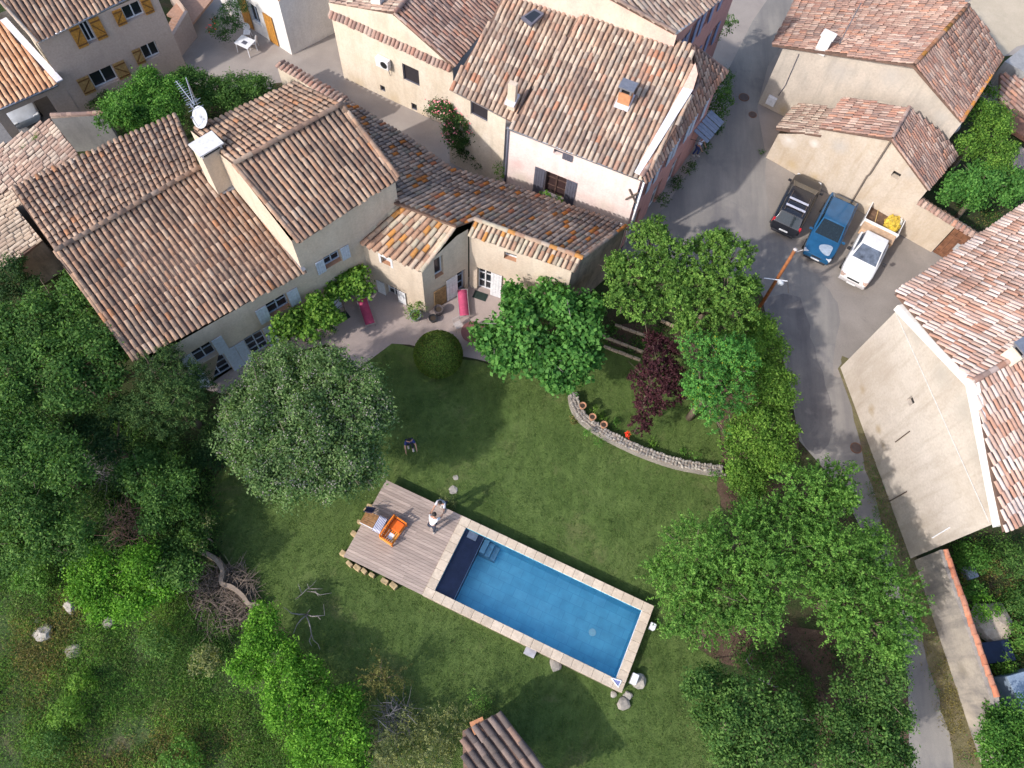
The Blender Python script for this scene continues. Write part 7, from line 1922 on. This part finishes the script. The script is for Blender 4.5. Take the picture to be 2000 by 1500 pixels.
T('dark_oak', 'dark tree with a paler top below the first one at the left edge', 'tree', [(40, 1000, 56), (110, 990, 46), (140, 1050, 46), (70, 1060, 56), (20, 1090, 46), (-20, 1020, 50)], 3.8, LM['shade'], .15, 8, 22, .3, r0=.2, group='dark trees along the left edge')
T('dark_oak', 'nearly black-green tree left of the conifer', 'tree', [(180, 845, 40), (215, 880, 38), (150, 830, 28), (240, 930, 26), (235, 800, 24)], 3.0, LM['dark'], .13, 8, 22, .28, r0=.14)
T('thicket_tree', 'mid-green thicket tree with bare twigs at its centre', 'tree', [(270, 925, 40), (312, 968, 44), (330, 920, 34), (350, 990, 30), (290, 895, 26), (360, 945, 26), (300, 1020, 30)], 3.0, LM['fig'], .14, 8, 22, .27, r0=.12, rough=.25)
T('thicket_tree', 'bright green rounded bush on the hillside above the boulders', 'bush', [(180, 1108, 46), (230, 1150, 50), (272, 1100, 44), (200, 1182, 38), (260, 1188, 36), (310, 1150, 34), (165, 1150, 30)], 2.0, LM['bright'], .14, 9, 22, .27, r0=.1, rough=.24)
T('thicket_tree', 'dark thicket bush beside the winding earth wall', 'bush', [(330, 1085, 38), (372, 1060, 34), (355, 1120, 30), (385, 1020, 22), (318, 1125, 26)], 2.0, LM['shade'], .14, 8, 22, .27, r0=.1, rough=.24)
T('olive_sapling', 'thin pale sapling at the dark corner above the earth wall', 'sapling', [(395, 1045, 16), (400, 1015, 14), (385, 1065, 12)], 1.6, LM['grey'], .11, 10, 16, .18, r0=.04)
T('laurel_bush', 'dark rounded bush between the conifer and the blossoming tree', 'bush', [(412, 868, 38), (440, 888, 30), (395, 890, 24), (425, 845, 24)], 2.0, LM['dark'], .12, 11, 22, .24, r0=.08)
T('laurel_bush', 'dark bush at the left edge beneath the bleached shed roof', 'bush', [(20, 530, 34), (-10, 580, 40), (60, 560, 26)], 2.0, LM['dark'], .13, 9, 22, .26, r0=.08)
# clipped ball
bp_ = W(856, 692, 1.05); rb_ = 47 * mpp(bp_)
ball = thing('clipped_ball', 'large clipped evergreen ball where the terrace meets the lawn', 'topiary', (bp_.x, bp_.y, 0))
d_ = unit(rng.normal(size=(26000, 3))); d_ = d_[d_[:, 2] > -.75]
P_ = np.array([bp_.x, bp_.y, 1.05]) + d_ * (rb_ * (1 + rng.normal(0, .018, len(d_))))[:, None] * np.array([1, 1, .92])
P_ = P_[P_[:, 2] > .05]; d_ = d_[:len(P_)]
nn_ = unit((P_ - np.array([bp_.x, bp_.y, 1.05])) + rng.normal(0, .45, P_.shape) * rb_ * .6)
fast_mesh('crown', leaf_quads(P_, nn_, .075, .6), 4, LM['ball'], ball)
mb = MB(); mb.lathe((bp_.x, bp_.y, 1.05), [(rb_ * .5, -rb_ * .8), (rb_ * .9, -rb_ * .2), (rb_ * .92, .1), (rb_ * .6, rb_ * .62), (0, rb_ * .86)], 16); mb.build('inner_growth', flat('inner_twigs', (.03, .035, .012), .95), ball)
# vine on its arbour in front of the farmhouse
T('grape_vine', 'vine trained over an arbour along the farmhouse front', 'vine', [(690, 545, 30), (662, 562, 30), (622, 600, 30), (588, 630, 26), (640, 622, 24), (560, 632, 22), (708, 562, 18), (675, 528, 18), (605, 650, 18), (545, 660, 16)], 2.35, LM['vine'], .20, 8, 14, .24, asp=.85, vz=.35, r0=.06, zj=.2, rough=.25)
mb = MB()
vt = thing('vine_arbour', 'thin metal arbour carrying the vine along the farmhouse front', 'arbour', tuple(W(640, 640, 0)))
va, vb = W2(565, 690, 0), W2(728, 575, 0)
for k in range(4):
    P = va.lerp(vb, k / 3); mb = MB(); mb.tube([V2(P, 0), V2(P, 2.25)], .03, 6); mb.build('post', IRON, vt)
mb = MB(); mb.tube([V2(va, 2.25), V2(vb, 2.25)], .025, 6); mb.build('rail', IRON, vt)
for k in range(5):
    P = va.lerp(vb, k / 4); Q = P + U(134) * 1.3; mb = MB(); mb.tube([V2(P, 2.25), V2(Q, 2.4)], .018, 5); mb.build('cross_bar', IRON, vt)
for (x, y, lab) in ((608, 665, 'dark planted pot at the foot of the vine arbour'), (640, 648, 'potted flowers in the shade beneath the vine')):
    T('potted_plant', lab, 'potted plant', [(x, y, 14), (x + 8, y - 6, 10)], .6, LM['fig'], .09, 16, 14, .12, trunk=False)
T('tub_shrub', 'yellow-green shrub growing in the tub at the annexe wall', 'shrub', [(808, 610, 16), (818, 600, 12), (798, 604, 10)], .95, LM['hedge'], .10, 16, 16, .14, trunk=False)
# behind the farmhouse
T('mimosa_tree', 'bright green round tree behind the farmhouse chimney', 'tree', [(302, 180, 42), (262, 200, 42), (322, 218, 42), (240, 228, 32), (288, 152, 24), (222, 212, 24), (340, 170, 24), (275, 235, 30), (205, 235, 18)], 3.6, LM['ivy'], .15, 9, 22, .27)
T('privet_hedge', 'dark green hedge between courtyard and farmhouse', 'hedge', [(380, 160, 28), (420, 172, 28), (460, 170, 26), (498, 168, 24), (400, 200, 28), (450, 196, 28), (352, 178, 28), (362, 150, 22), (520, 172, 16)], 2.2, LM['fig'], .13, 10, 22, .25, trunk=False, zj=.3)
T('robinia_tree', 'large light green tree behind the stone shed at the right edge', 'tree', [(1912, 222, 36), (1932, 262, 42), (1950, 305, 38), (1892, 290, 28), (1945, 225, 28), (1932, 180, 14)], 3.6, LM['vine'], .14, 9, 22, .27, r0=.14)
T('robinia_tree', 'deep green tree behind the yard wall with the tiled coping', 'tree', [(1880, 368, 40), (1920, 348, 40), (1852, 378, 22), (1960, 378, 28), (1900, 390, 28), (1945, 340, 26), (1985, 360, 28)], 3.0, LM['catalpa'], .18, 8, 16, .28, asp=.7, r0=.14)
T('oleander_bush', 'pink flowering oleander against the cream wall of the alley', 'bush', [(868, 218, 24, 4.3), (900, 232, 24, 3.9), (882, 262, 22, 2.9), (918, 250, 20, 3.3), (850, 207, 15, 4.5), (840, 220, 11, 4.0), (905, 275, 18, 2.4), (930, 262, 12, 2.9), (886, 240, 22, 3.6)], 1.9, LM['oleander'], .13, 12, 18, .2, trunk=False, blossoms=(PINKB, .30, .10, 6, -.8))
T('alley_shrub', 'low dark shrub at the foot of the oleander', 'shrub', [(912, 300, 18, 1.4), (935, 316, 14, 1.1), (892, 290, 14, 1.7)], .6, LM['dark'], .11, 12, 18, .18, trunk=False)
T('alley_shrub', 'small yellow-green shrub at the pink house downpipe', 'shrub', [(974, 330, 11, 2.3), (980, 345, 8, 1.8)], .8, LM['hedge'], .11, 14, 16, .14, trunk=False)
for (x, y, lab) in ((1064, 378, 'pale green pot plant left of the brown window on the wing roof edge'), (1089, 389, 'pale green pot plant right of the brown window on the wing roof edge')):
    T('window_plant', lab, 'potted plant', [(x, y, 8), (x + 5, y + 3, 6)], 3.5, LM['vine'], .09, 22, 14, .1, trunk=False)
# climbers and pots along the shaded street front of the pink house
T('street_climber', 'dark green climber at the street corner of the pink house', 'climber', [(1405, 170, 22, 3.2), (1412, 195, 20, 2.4), (1402, 215, 20, 1.8), (1415, 150, 16, 3.6), (1395, 236, 15, 1.2), (1410, 182, 18, 2.8)], 2, LM['fig'], .12, 12, 18, .2, trunk=False)
T('street_climber', 'green climber over a doorway of the rose house', 'climber', [(1412, 52, 15, 2.6), (1398, 66, 13, 2.4), (1428, 40, 13, 2.6), (1388, 78, 9, 2.0)], 2, LM['fig'], .12, 12, 18, .2, trunk=False)
for x, y, r, lab in ((1375, 292, 10, 'leafy pot nearest the person in the street'), (1345, 330, 12, 'leafy pot midway along the pink house street wall'), (1318, 360, 12, 'leafy pot in front of the lower street window'), (1292, 392, 13, 'leafy pots bunched at the pink house corner'), (1400, 258, 9, 'leafy pot beyond the street awning')):
    T('street_plant', lab, 'potted plant', [(x, y, r), (x + 6, y - 9, r * .7)], .5, LM['oleander'], .10, 14, 16, .15, trunk=False, group='plants along the pink house street wall')
T('street_weed', 'single weed at the foot of the barn wall', 'weed', [(1488, 298, 7)], .2, LM['ivy'], .08, 22, 12, .1, trunk=False)
# small plants in the raised bed
for x, y, r, m_, lab in ((1160, 800, 8, 'hedge', 'small yellow-green plant beside the upper terracotta pot'), (1177, 815, 9, 'hedge', 'yellow-green plant beside the lowest terracotta pot'), (1203, 828, 8, 'ivy', 'round green plant just behind the curved wall'), (1273, 868, 10, 'hedge', 'yellow-green plant behind the middle of the curved wall'), (1338, 885, 10, 'ivy', 'green plant near the far end of the curved wall'), (1360, 890, 9, 'ivy', 'green tuft at the far end of the curved wall'), (1395, 928, 11, 'ivy', 'green plant covering the end of the curved wall'), (1148, 845, 9, 'ivy', 'low green plant on the lawn side of the curved wall'), (1120, 822, 8, 'dry', 'dry brownish plant at the upper tip of the curved wall'), (1168, 862, 9, 'ivy', 'grey-green tuft below the curved wall')):
    T('bed_plant', lab, 'plant', [(x, y, r)], .3, LM[m_], .09, 18, 14, .12, trunk=False, group='small plants around the curved wall')
T('flower_tuft', 'red flowers at the foot of the purple tree', 'flowers', [(1227, 848, 5)], .25, leafmat('petal_red', (.55, .03, .02), (.65, .05, .03), (.7, .1, .05)), .07, 30, 12, .08, trunk=False)
T('alley_lavender', 'grey lavender bush at the deck edge beside the two people', 'bush', [(876, 982, 10), (884, 990, 9), (866, 976, 7)], .35, LM['grey'], .07, 20, 18, .12, trunk=False)
# near side shrubs
T('rusty_shrub', 'rust-brown feathery shrub at the near lawn edge', 'shrub', [(742, 1300, 20, 2.4), (738, 1330, 24, 1.6), (775, 1318, 20, 1.4), (752, 1352, 22, .9), (725, 1315, 14, 1.8)], 1.6, LM['rust'], .10, 9, 18, .2, streak=.5, asp=.3, r0=.05)
T('silver_shrub', 'silvery grey-green shrub beside the garden hut', 'shrub', [(800, 1430, 44), (868, 1425, 44), (762, 1452, 38), (850, 1475, 40), (900, 1400, 22), (790, 1490, 40), (740, 1480, 34)], 1.3, LM['grey'], .10, 10, 20, .22, streak=.35, asp=.4, trunk=False, zj=.3)
T('hut_weed', 'small green shrub at the far corner of the garden hut', 'shrub', [(945, 1372, 14), (925, 1360, 12)], .7, LM['cherry'], .08, 14, 14, .15, trunk=False)
for x, y, r, m_, lab in ((1895, 1085, 30, 'ivy', 'bright shrub behind the near corner of the big building'), (1980, 1092, 34, 'fig', 'dark shrub at the right edge below the big building'), (1905, 1150, 16, 'ivy', 'small bright shrub behind the roadside wall'), (1925, 1185, 24, 'bright', 'round bright bush on top of the rubble heap'), (1990, 1170, 24, 'fig', 'dark bush at the right edge beside the rubble heap'), (1990, 1240, 24, 'cherry', 'loose bush at the right edge below the rubble heap'), (1962, 1300, 16, 'hedge', 'pale rounded plant beside the blue tank')):
    T('yard_shrub', lab, 'shrub', [(x, y, r), (x + r * .6, y + r * .4, r * .7), (x - r * .5, y + r * .5, r * .6)], .9, LM[m_], .12, 10, 20, .22, trunk=False, group='shrubs in the neighbouring garden')
for x, y, lab in ((70, 268, 'upper weed tuft on the ridge of the old stone shed'), (47, 287, 'lower weed tuft on the ridge of the old stone shed')):
    T('roof_weed', lab, 'weed', [(x, y, 7)], 3.6, LM['hedge'], .07, 24, 12, .1, trunk=False, group='weeds on the old shed roof')
T('courtyard_climber', 'climber over the porch beside the white house', 'climber', [(450, 20, 18, 2.6), (430, 40, 14, 2.4), (470, 10, 14, 2.8), (455, 48, 18, 1.6), (440, 70, 14, .8)], 2, LM['dark'], .12, 12, 18, .2, trunk=False)
T('courtyard_flowers', 'red flowering pot plant by the outside stair', 'potted plant', [(418, 60, 12), (424, 48, 8)], .9, LM['fig'], .10, 14, 16, .16, trunk=False, blossoms=(leafmat('petal_red2', (.5, .03, .03), (.6, .06, .05), (.7, .1, .08)), .12, .1, 4, -.2))
for x, y, r, lab in ((205, 190, 14, 'bush below the lower orange shutters'), (262, 148, 10, 'flowering shrub between the lower shutters'), (180, 205, 10, 'small green bush at the garage end of the apricot house')):
    T('house_shrub', lab, 'shrub', [(x, y, r), (x + r, y - r * .5, r * .8)], .7, LM['fig'], .10, 13, 18, .17, trunk=False)

# twigs, dead wood, dry brush
def twig_heap(name, label, px, r, n, L, mat, z=.3, cat='brush heap', rad=.012):
    c = W(*px, 0); t = thing(name, label, cat, (c.x, c.y, 0)); R_ = r * mpp(c); mb = MB()
    for _ in range(n):
        a = random.uniform(0, 6.283); q = R_ * math.sqrt(random.random())
        p = Vector((c.x + q * math.cos(a), c.y + q * math.sin(a), abs(random.gauss(0, z))))
        d = Vector((random.gauss(0, 1), random.gauss(0, 1), random.gauss(0, .35))).normalized() * L * random.uniform(.4, 1.2)
        m = p + d * .5 + Vector((random.gauss(0, .06), random.gauss(0, .06), random.gauss(0, .06)))
        mb.tube([p, m, p + d], [rad * 1.4, rad, rad * .4], 4, cap=False)
    o = mb.build('twigs', mat, t); o['kind'] = 'stuff'
    return t
DRYT = flat('dry_twig', (.20, .155, .125), .9, var=.3, s=3); DRYR = flat('dry_twig_red', (.21, .125, .10), .9, var=.3, s=3)
twig_heap('brush_heap', 'brown heap of dry brushwood inside the winding earth wall', (440, 1170), 62, 900, .9, DRYT, .2)
twig_heap('brush_heap', 'reddish tangle of dry twigs in the thicket', (262, 1035), 34, 200, .9, DRYR, .9)
twig_heap('brush_heap', 'greyish tangle of bare twigs above the reddish one', (222, 920), 34, 160, 1.0, flat('grey_twig', (.16, .15, .15), .9), 1.2)
twig_heap('brush_heap', 'pale dry twigs lying behind the silvery shrub', (775, 1405), 30, 120, .9, flat('grey_twig', (.16, .15, .15), .9), .7)
def dead_branch(name, label, segs, mat, z0=.5, r=.05):
    c = W(*segs[0][0], z0); t = thing(name, label, 'branch', (c.x, c.y, 0)); mb = MB()
    for sg in segs:
        pts = [W(x, y, z0 + .25 * math.sin(i * 1.3) + .12 * i) for i, (x, y) in enumerate(sg)]
        n_ = len(pts); mb.tube(pts, [r * (1 - .75 * i / max(1, n_ - 1)) for i in range(n_)], 6)
    mb.build('wood', mat, t, smooth=True); return t
dead_branch('dead_branch', 'bleached dead branch lying in the shade of the lawn', [[(597, 1200), (603, 1214), (606, 1225), (608, 1238), (612, 1250), (621, 1258), (625, 1268)], [(608, 1240), (604, 1252), (609, 1262)], [(597, 1200), (610, 1204), (620, 1203), (634, 1202), (632, 1180)], [(620, 1203), (626, 1210)], [(600, 1200), (588, 1210), (580, 1220), (576, 1230), (573, 1238)], [(597, 1200), (584, 1200), (570, 1198), (560, 1190), (553, 1186)], [(600, 1198), (606, 1190)]], DEADW, .5, .034)
dead_branch('dead_branch', 'second dead branch above it by the lawn edge', [[(578, 1170), (590, 1160), (600, 1150), (610, 1143), (618, 1133)], [(590, 1160), (586, 1150), (582, 1140)], [(600, 1155), (614, 1156), (625, 1162), (636, 1160), (648, 1158)], [(615, 1152), (618, 1158), (622, 1165)], [(604, 1150), (600, 1140)], [(600, 1150), (612, 1150), (630, 1150)]], DEADW, .4, .026)
for i, (sg, lab) in enumerate((([(1355, 1322), (1385, 1328), (1408, 1322)], 'bare grey branch across the upper edge of the dark tree'), ([(1480, 1325), (1500, 1335), (1515, 1342), (1545, 1333)], 'bare branch in the gap below the fruit trees'), ([(1630, 1400), (1655, 1382), (1678, 1372)], 'bare forked branch over the shaded soil'), ([(1470, 1270), (1458, 1290), (1472, 1310)], 'crooked bare branch under the first fruit tree'))):
    dead_branch('bare_branch', lab, [sg, [sg[1], (sg[1][0] + 8, sg[1][1] - 14)]], DEADW, 1.2, .035)

# hillside scrub: thousands of tufts, nobody could count them
def inpoly(x, y, poly):
    c = False; j = len(poly) - 1
    for i in range(len(poly)):
        if (poly[i][1] > y) != (poly[j][1] > y) and x < (poly[j][0] - poly[i][0]) * (y - poly[i][1]) / (poly[j][1] - poly[i][1]) + poly[i][0]: c = not c
        j = i
    return c
from mathutils import noise as mn2
def scatter(name, poly, n, mats, leaf, per, spread, zmax, thr=-.2, seed=1, asp=.4):
    r_ = random.Random(seed)
    xs = [p[0] for p in poly]; ys = [p[1] for p in poly]
    pts = {m: [] for m in mats}
    k = 0
    while k < n:
        x, y = r_.uniform(min(xs), max(xs)), r_.uniform(min(ys), max(ys))
        if not inpoly(x, y, poly): continue
        k += 1
        P = W(x, y, 0)
        v = mn2.noise(Vector((P.x * .45, P.y * .45, seed)))
        if v < thr and r_.random() < .75: continue
        w = mn2.noise(Vector((P.x * .3 + 40, P.y * .3, seed + 5))) + r_.uniform(-.35, .35)
        m = mats[min(len(mats) - 1, max(0, int((w + .7) / 1.4 * len(mats))))]
        pts[m].append((P.x, P.y, max(.05, zmax * (.35 + v) * r_.uniform(.4, 1.2))))
    for m, lst in pts.items():
        if not lst: continue
        c = np.repeat(np.array(lst), per, 0)
        h = c[:, 2].copy()
        c[:, :2] += rng.normal(0, spread, (len(c), 2))
        c[:, 2] = h * rng.random(len(c)) ** .6 + .03
        nrm = unit(rng.normal(0, .7, c.shape) + np.array([0, 0, .7]))
        o = fast_mesh(name, leaf_quads(c, nrm, leaf, asp), 4, LM[m])
        tag(o, None, kind='stuff')
        NLEAF[0] += len(c)
HILL = [(-60, 1060), (120, 1080), (330, 1120), (420, 1190), (470, 1230), (470, 1330), (560, 1410), (700, 1490), (760, 1560), (-80, 1560)]
scatter('scrub', HILL, 4600, ['shade', 'cherry', 'drygreen', 'cherry', 'hedge', 'drygreen', 'dry'], .10, 34, .2, .6, -.22, 3, .28)
scatter('scrub', [(-60, 780), (240, 780), (420, 900), (420, 1080), (300, 1120), (-60, 1090)], 1500, ['dark', 'shade', 'dark', 'fig'], .13, 30, .24, .9, -.3, 9)
scatter('undergrowth', [(1500, 690), (1560, 900), (1440, 1010), (1410, 900), (1440, 760)], 300, ['shade', 'ivy', 'hedge'], .11, 24, .2, .5, -.3, 5)
scatter('undergrowth', [(1400, 1240), (1600, 1250), (1700, 1300), (1660, 1500), (1560, 1500), (1480, 1350)], 260, ['dark', 'shade'], .12, 22, .22, .5, .0, 6)
scatter('undergrowth', [(1850, 1060), (2000, 1040), (2060, 1300), (1960, 1400), (1900, 1220)], 600, ['ivy', 'dry', 'cherry', 'dark'], .11, 24, .2, .5, -.2, 7)
scatter('undergrowth', [(1190, 635), (1300, 640), (1330, 690), (1240, 690), (1180, 660)], 160, ['dark', 'ivy', 'oleander'], .10, 22, .16, .4, -.2, 8)
scatter('verge_grass', [(1690, 850), (1750, 1000), (1830, 1240), (1910, 1480), (1880, 1500), (1840, 1420), (1790, 1260), (1740, 1110), (1690, 950)], 500, ['dry', 'dry', 'ivy'], .07, 12, .12, .15, -.1, 12)
scatter('undergrowth', [(1830, 350), (2010, 330), (2030, 440), (1900, 440)], 200, ['fig', 'dry'], .12, 22, .2, .4, -.3, 14)
scatter('undergrowth', [(180, 200), (330, 140), (530, 150), (540, 190), (360, 260), (250, 280), (180, 290)], 260, ['dark', 'fig'], .12, 22, .2, .4, -.3, 15)
r2 = random.Random(77)
spots_ = [(60, 1130, 30), (30, 1330, 34), (130, 1390, 30), (215, 1300, 28), (300, 1250, 30), (330, 1390, 34), (400, 1290, 26), (230, 1440, 34), (90, 1450, 30), (420, 1440, 30), (350, 1480, 34), (440, 1380, 24), (160, 1330, 22), (20, 1230, 26)]
words_ = ['olive scrub bush in the upper left of the wild slope', 'bush at the left edge below the big boulder', 'bush on the wild slope just below the white rocks', 'low bush in the middle of the wild slope under the rocks', 'bush just below the dark thicket on the wild slope', 'bush in the lower middle of the wild slope', 'grey-green bush touching the bright hedge from the slope', 'bush at the bottom edge of the wild slope', 'bush in the bottom left corner of the picture', 'bush between the bright hedge and the bottom edge', 'bush at the bottom edge near the foot of the bright hedge', 'small bush against the middle of the bright hedge', 'small bush beside the pointed white rock', 'bush at the left edge level with the boulders']
for (x, y, r), w_, m_ in list(zip(spots_, words_, ['cherry', 'ivy', 'hedge', 'cherry', 'shade', 'vine', 'grey', 'cherry', 'shade', 'ivy', 'cherry', 'grey', 'hedge', 'shade']))[::2]:
    T('scrub_bush', w_, 'bush', [(x, y, r), (x + r * .7, y + r * .4, r * .7), (x - r * .6, y + r * .3, r * .6), (x + r * .2, y - r * .6, r * .6)], .7, LM[m_], .11, 10, 20, .2, trunk=False, group='bushes on the wild slope', vz=.7)
# grass blades of the lawn, short and dense enough to break the surface
def lawn_blades(n, poly, seed):
    r_ = np.random.default_rng(seed)
    xs = np.array([p[0] for p in poly]); ys = np.array([p[1] for p in poly])
    out = []
    while len(out) < n:
        x, y = r_.uniform(xs.min(), xs.max()), r_.uniform(ys.min(), ys.max())
        if inpoly(x, y, poly): 
            P = W(x, y, 0)
            q = P - O
            s_, t_ = q.dot(pu), q.dot(pv)
            if -.2 < s_ < LU + .1 and -.1 < t_ < LV + .1: continue
            out.append((P.x, P.y, .01))
    c = np.array(out)
    c = np.repeat(c, 6, 0); c[:, :2] += r_.normal(0, .09, (len(c), 2)); c[:, 2] += r_.uniform(.0, .045, len(c))
    nrm = unit(r_.normal(0, .6, c.shape) + np.array([.0, 0, 1.0]))
    o = fast_mesh('lawn_tufts', leaf_quads(c, nrm, .07, .3), 4, leafmat('grass_blade', (.034, .066, .017), (.050, .086, .024), (.076, .110, .034), tip=(.14, .12, .06), tipf=.03), None)
    tag(o, None, kind='stuff'); NLEAF[0] += len(c)
lawn_blades(16000, [(700, 728), (765, 680), (920, 712), (1110, 700), (1330, 710), (1405, 900), (1400, 1000), (1410, 1420), (1410, 1560), (840, 1560), (770, 1440), (690, 1390), (560, 1230), (470, 1120), (420, 1050), (430, 930), (520, 860), (600, 800)], 4)

finish_roofs()
print('LEAVES', NLEAF[0])
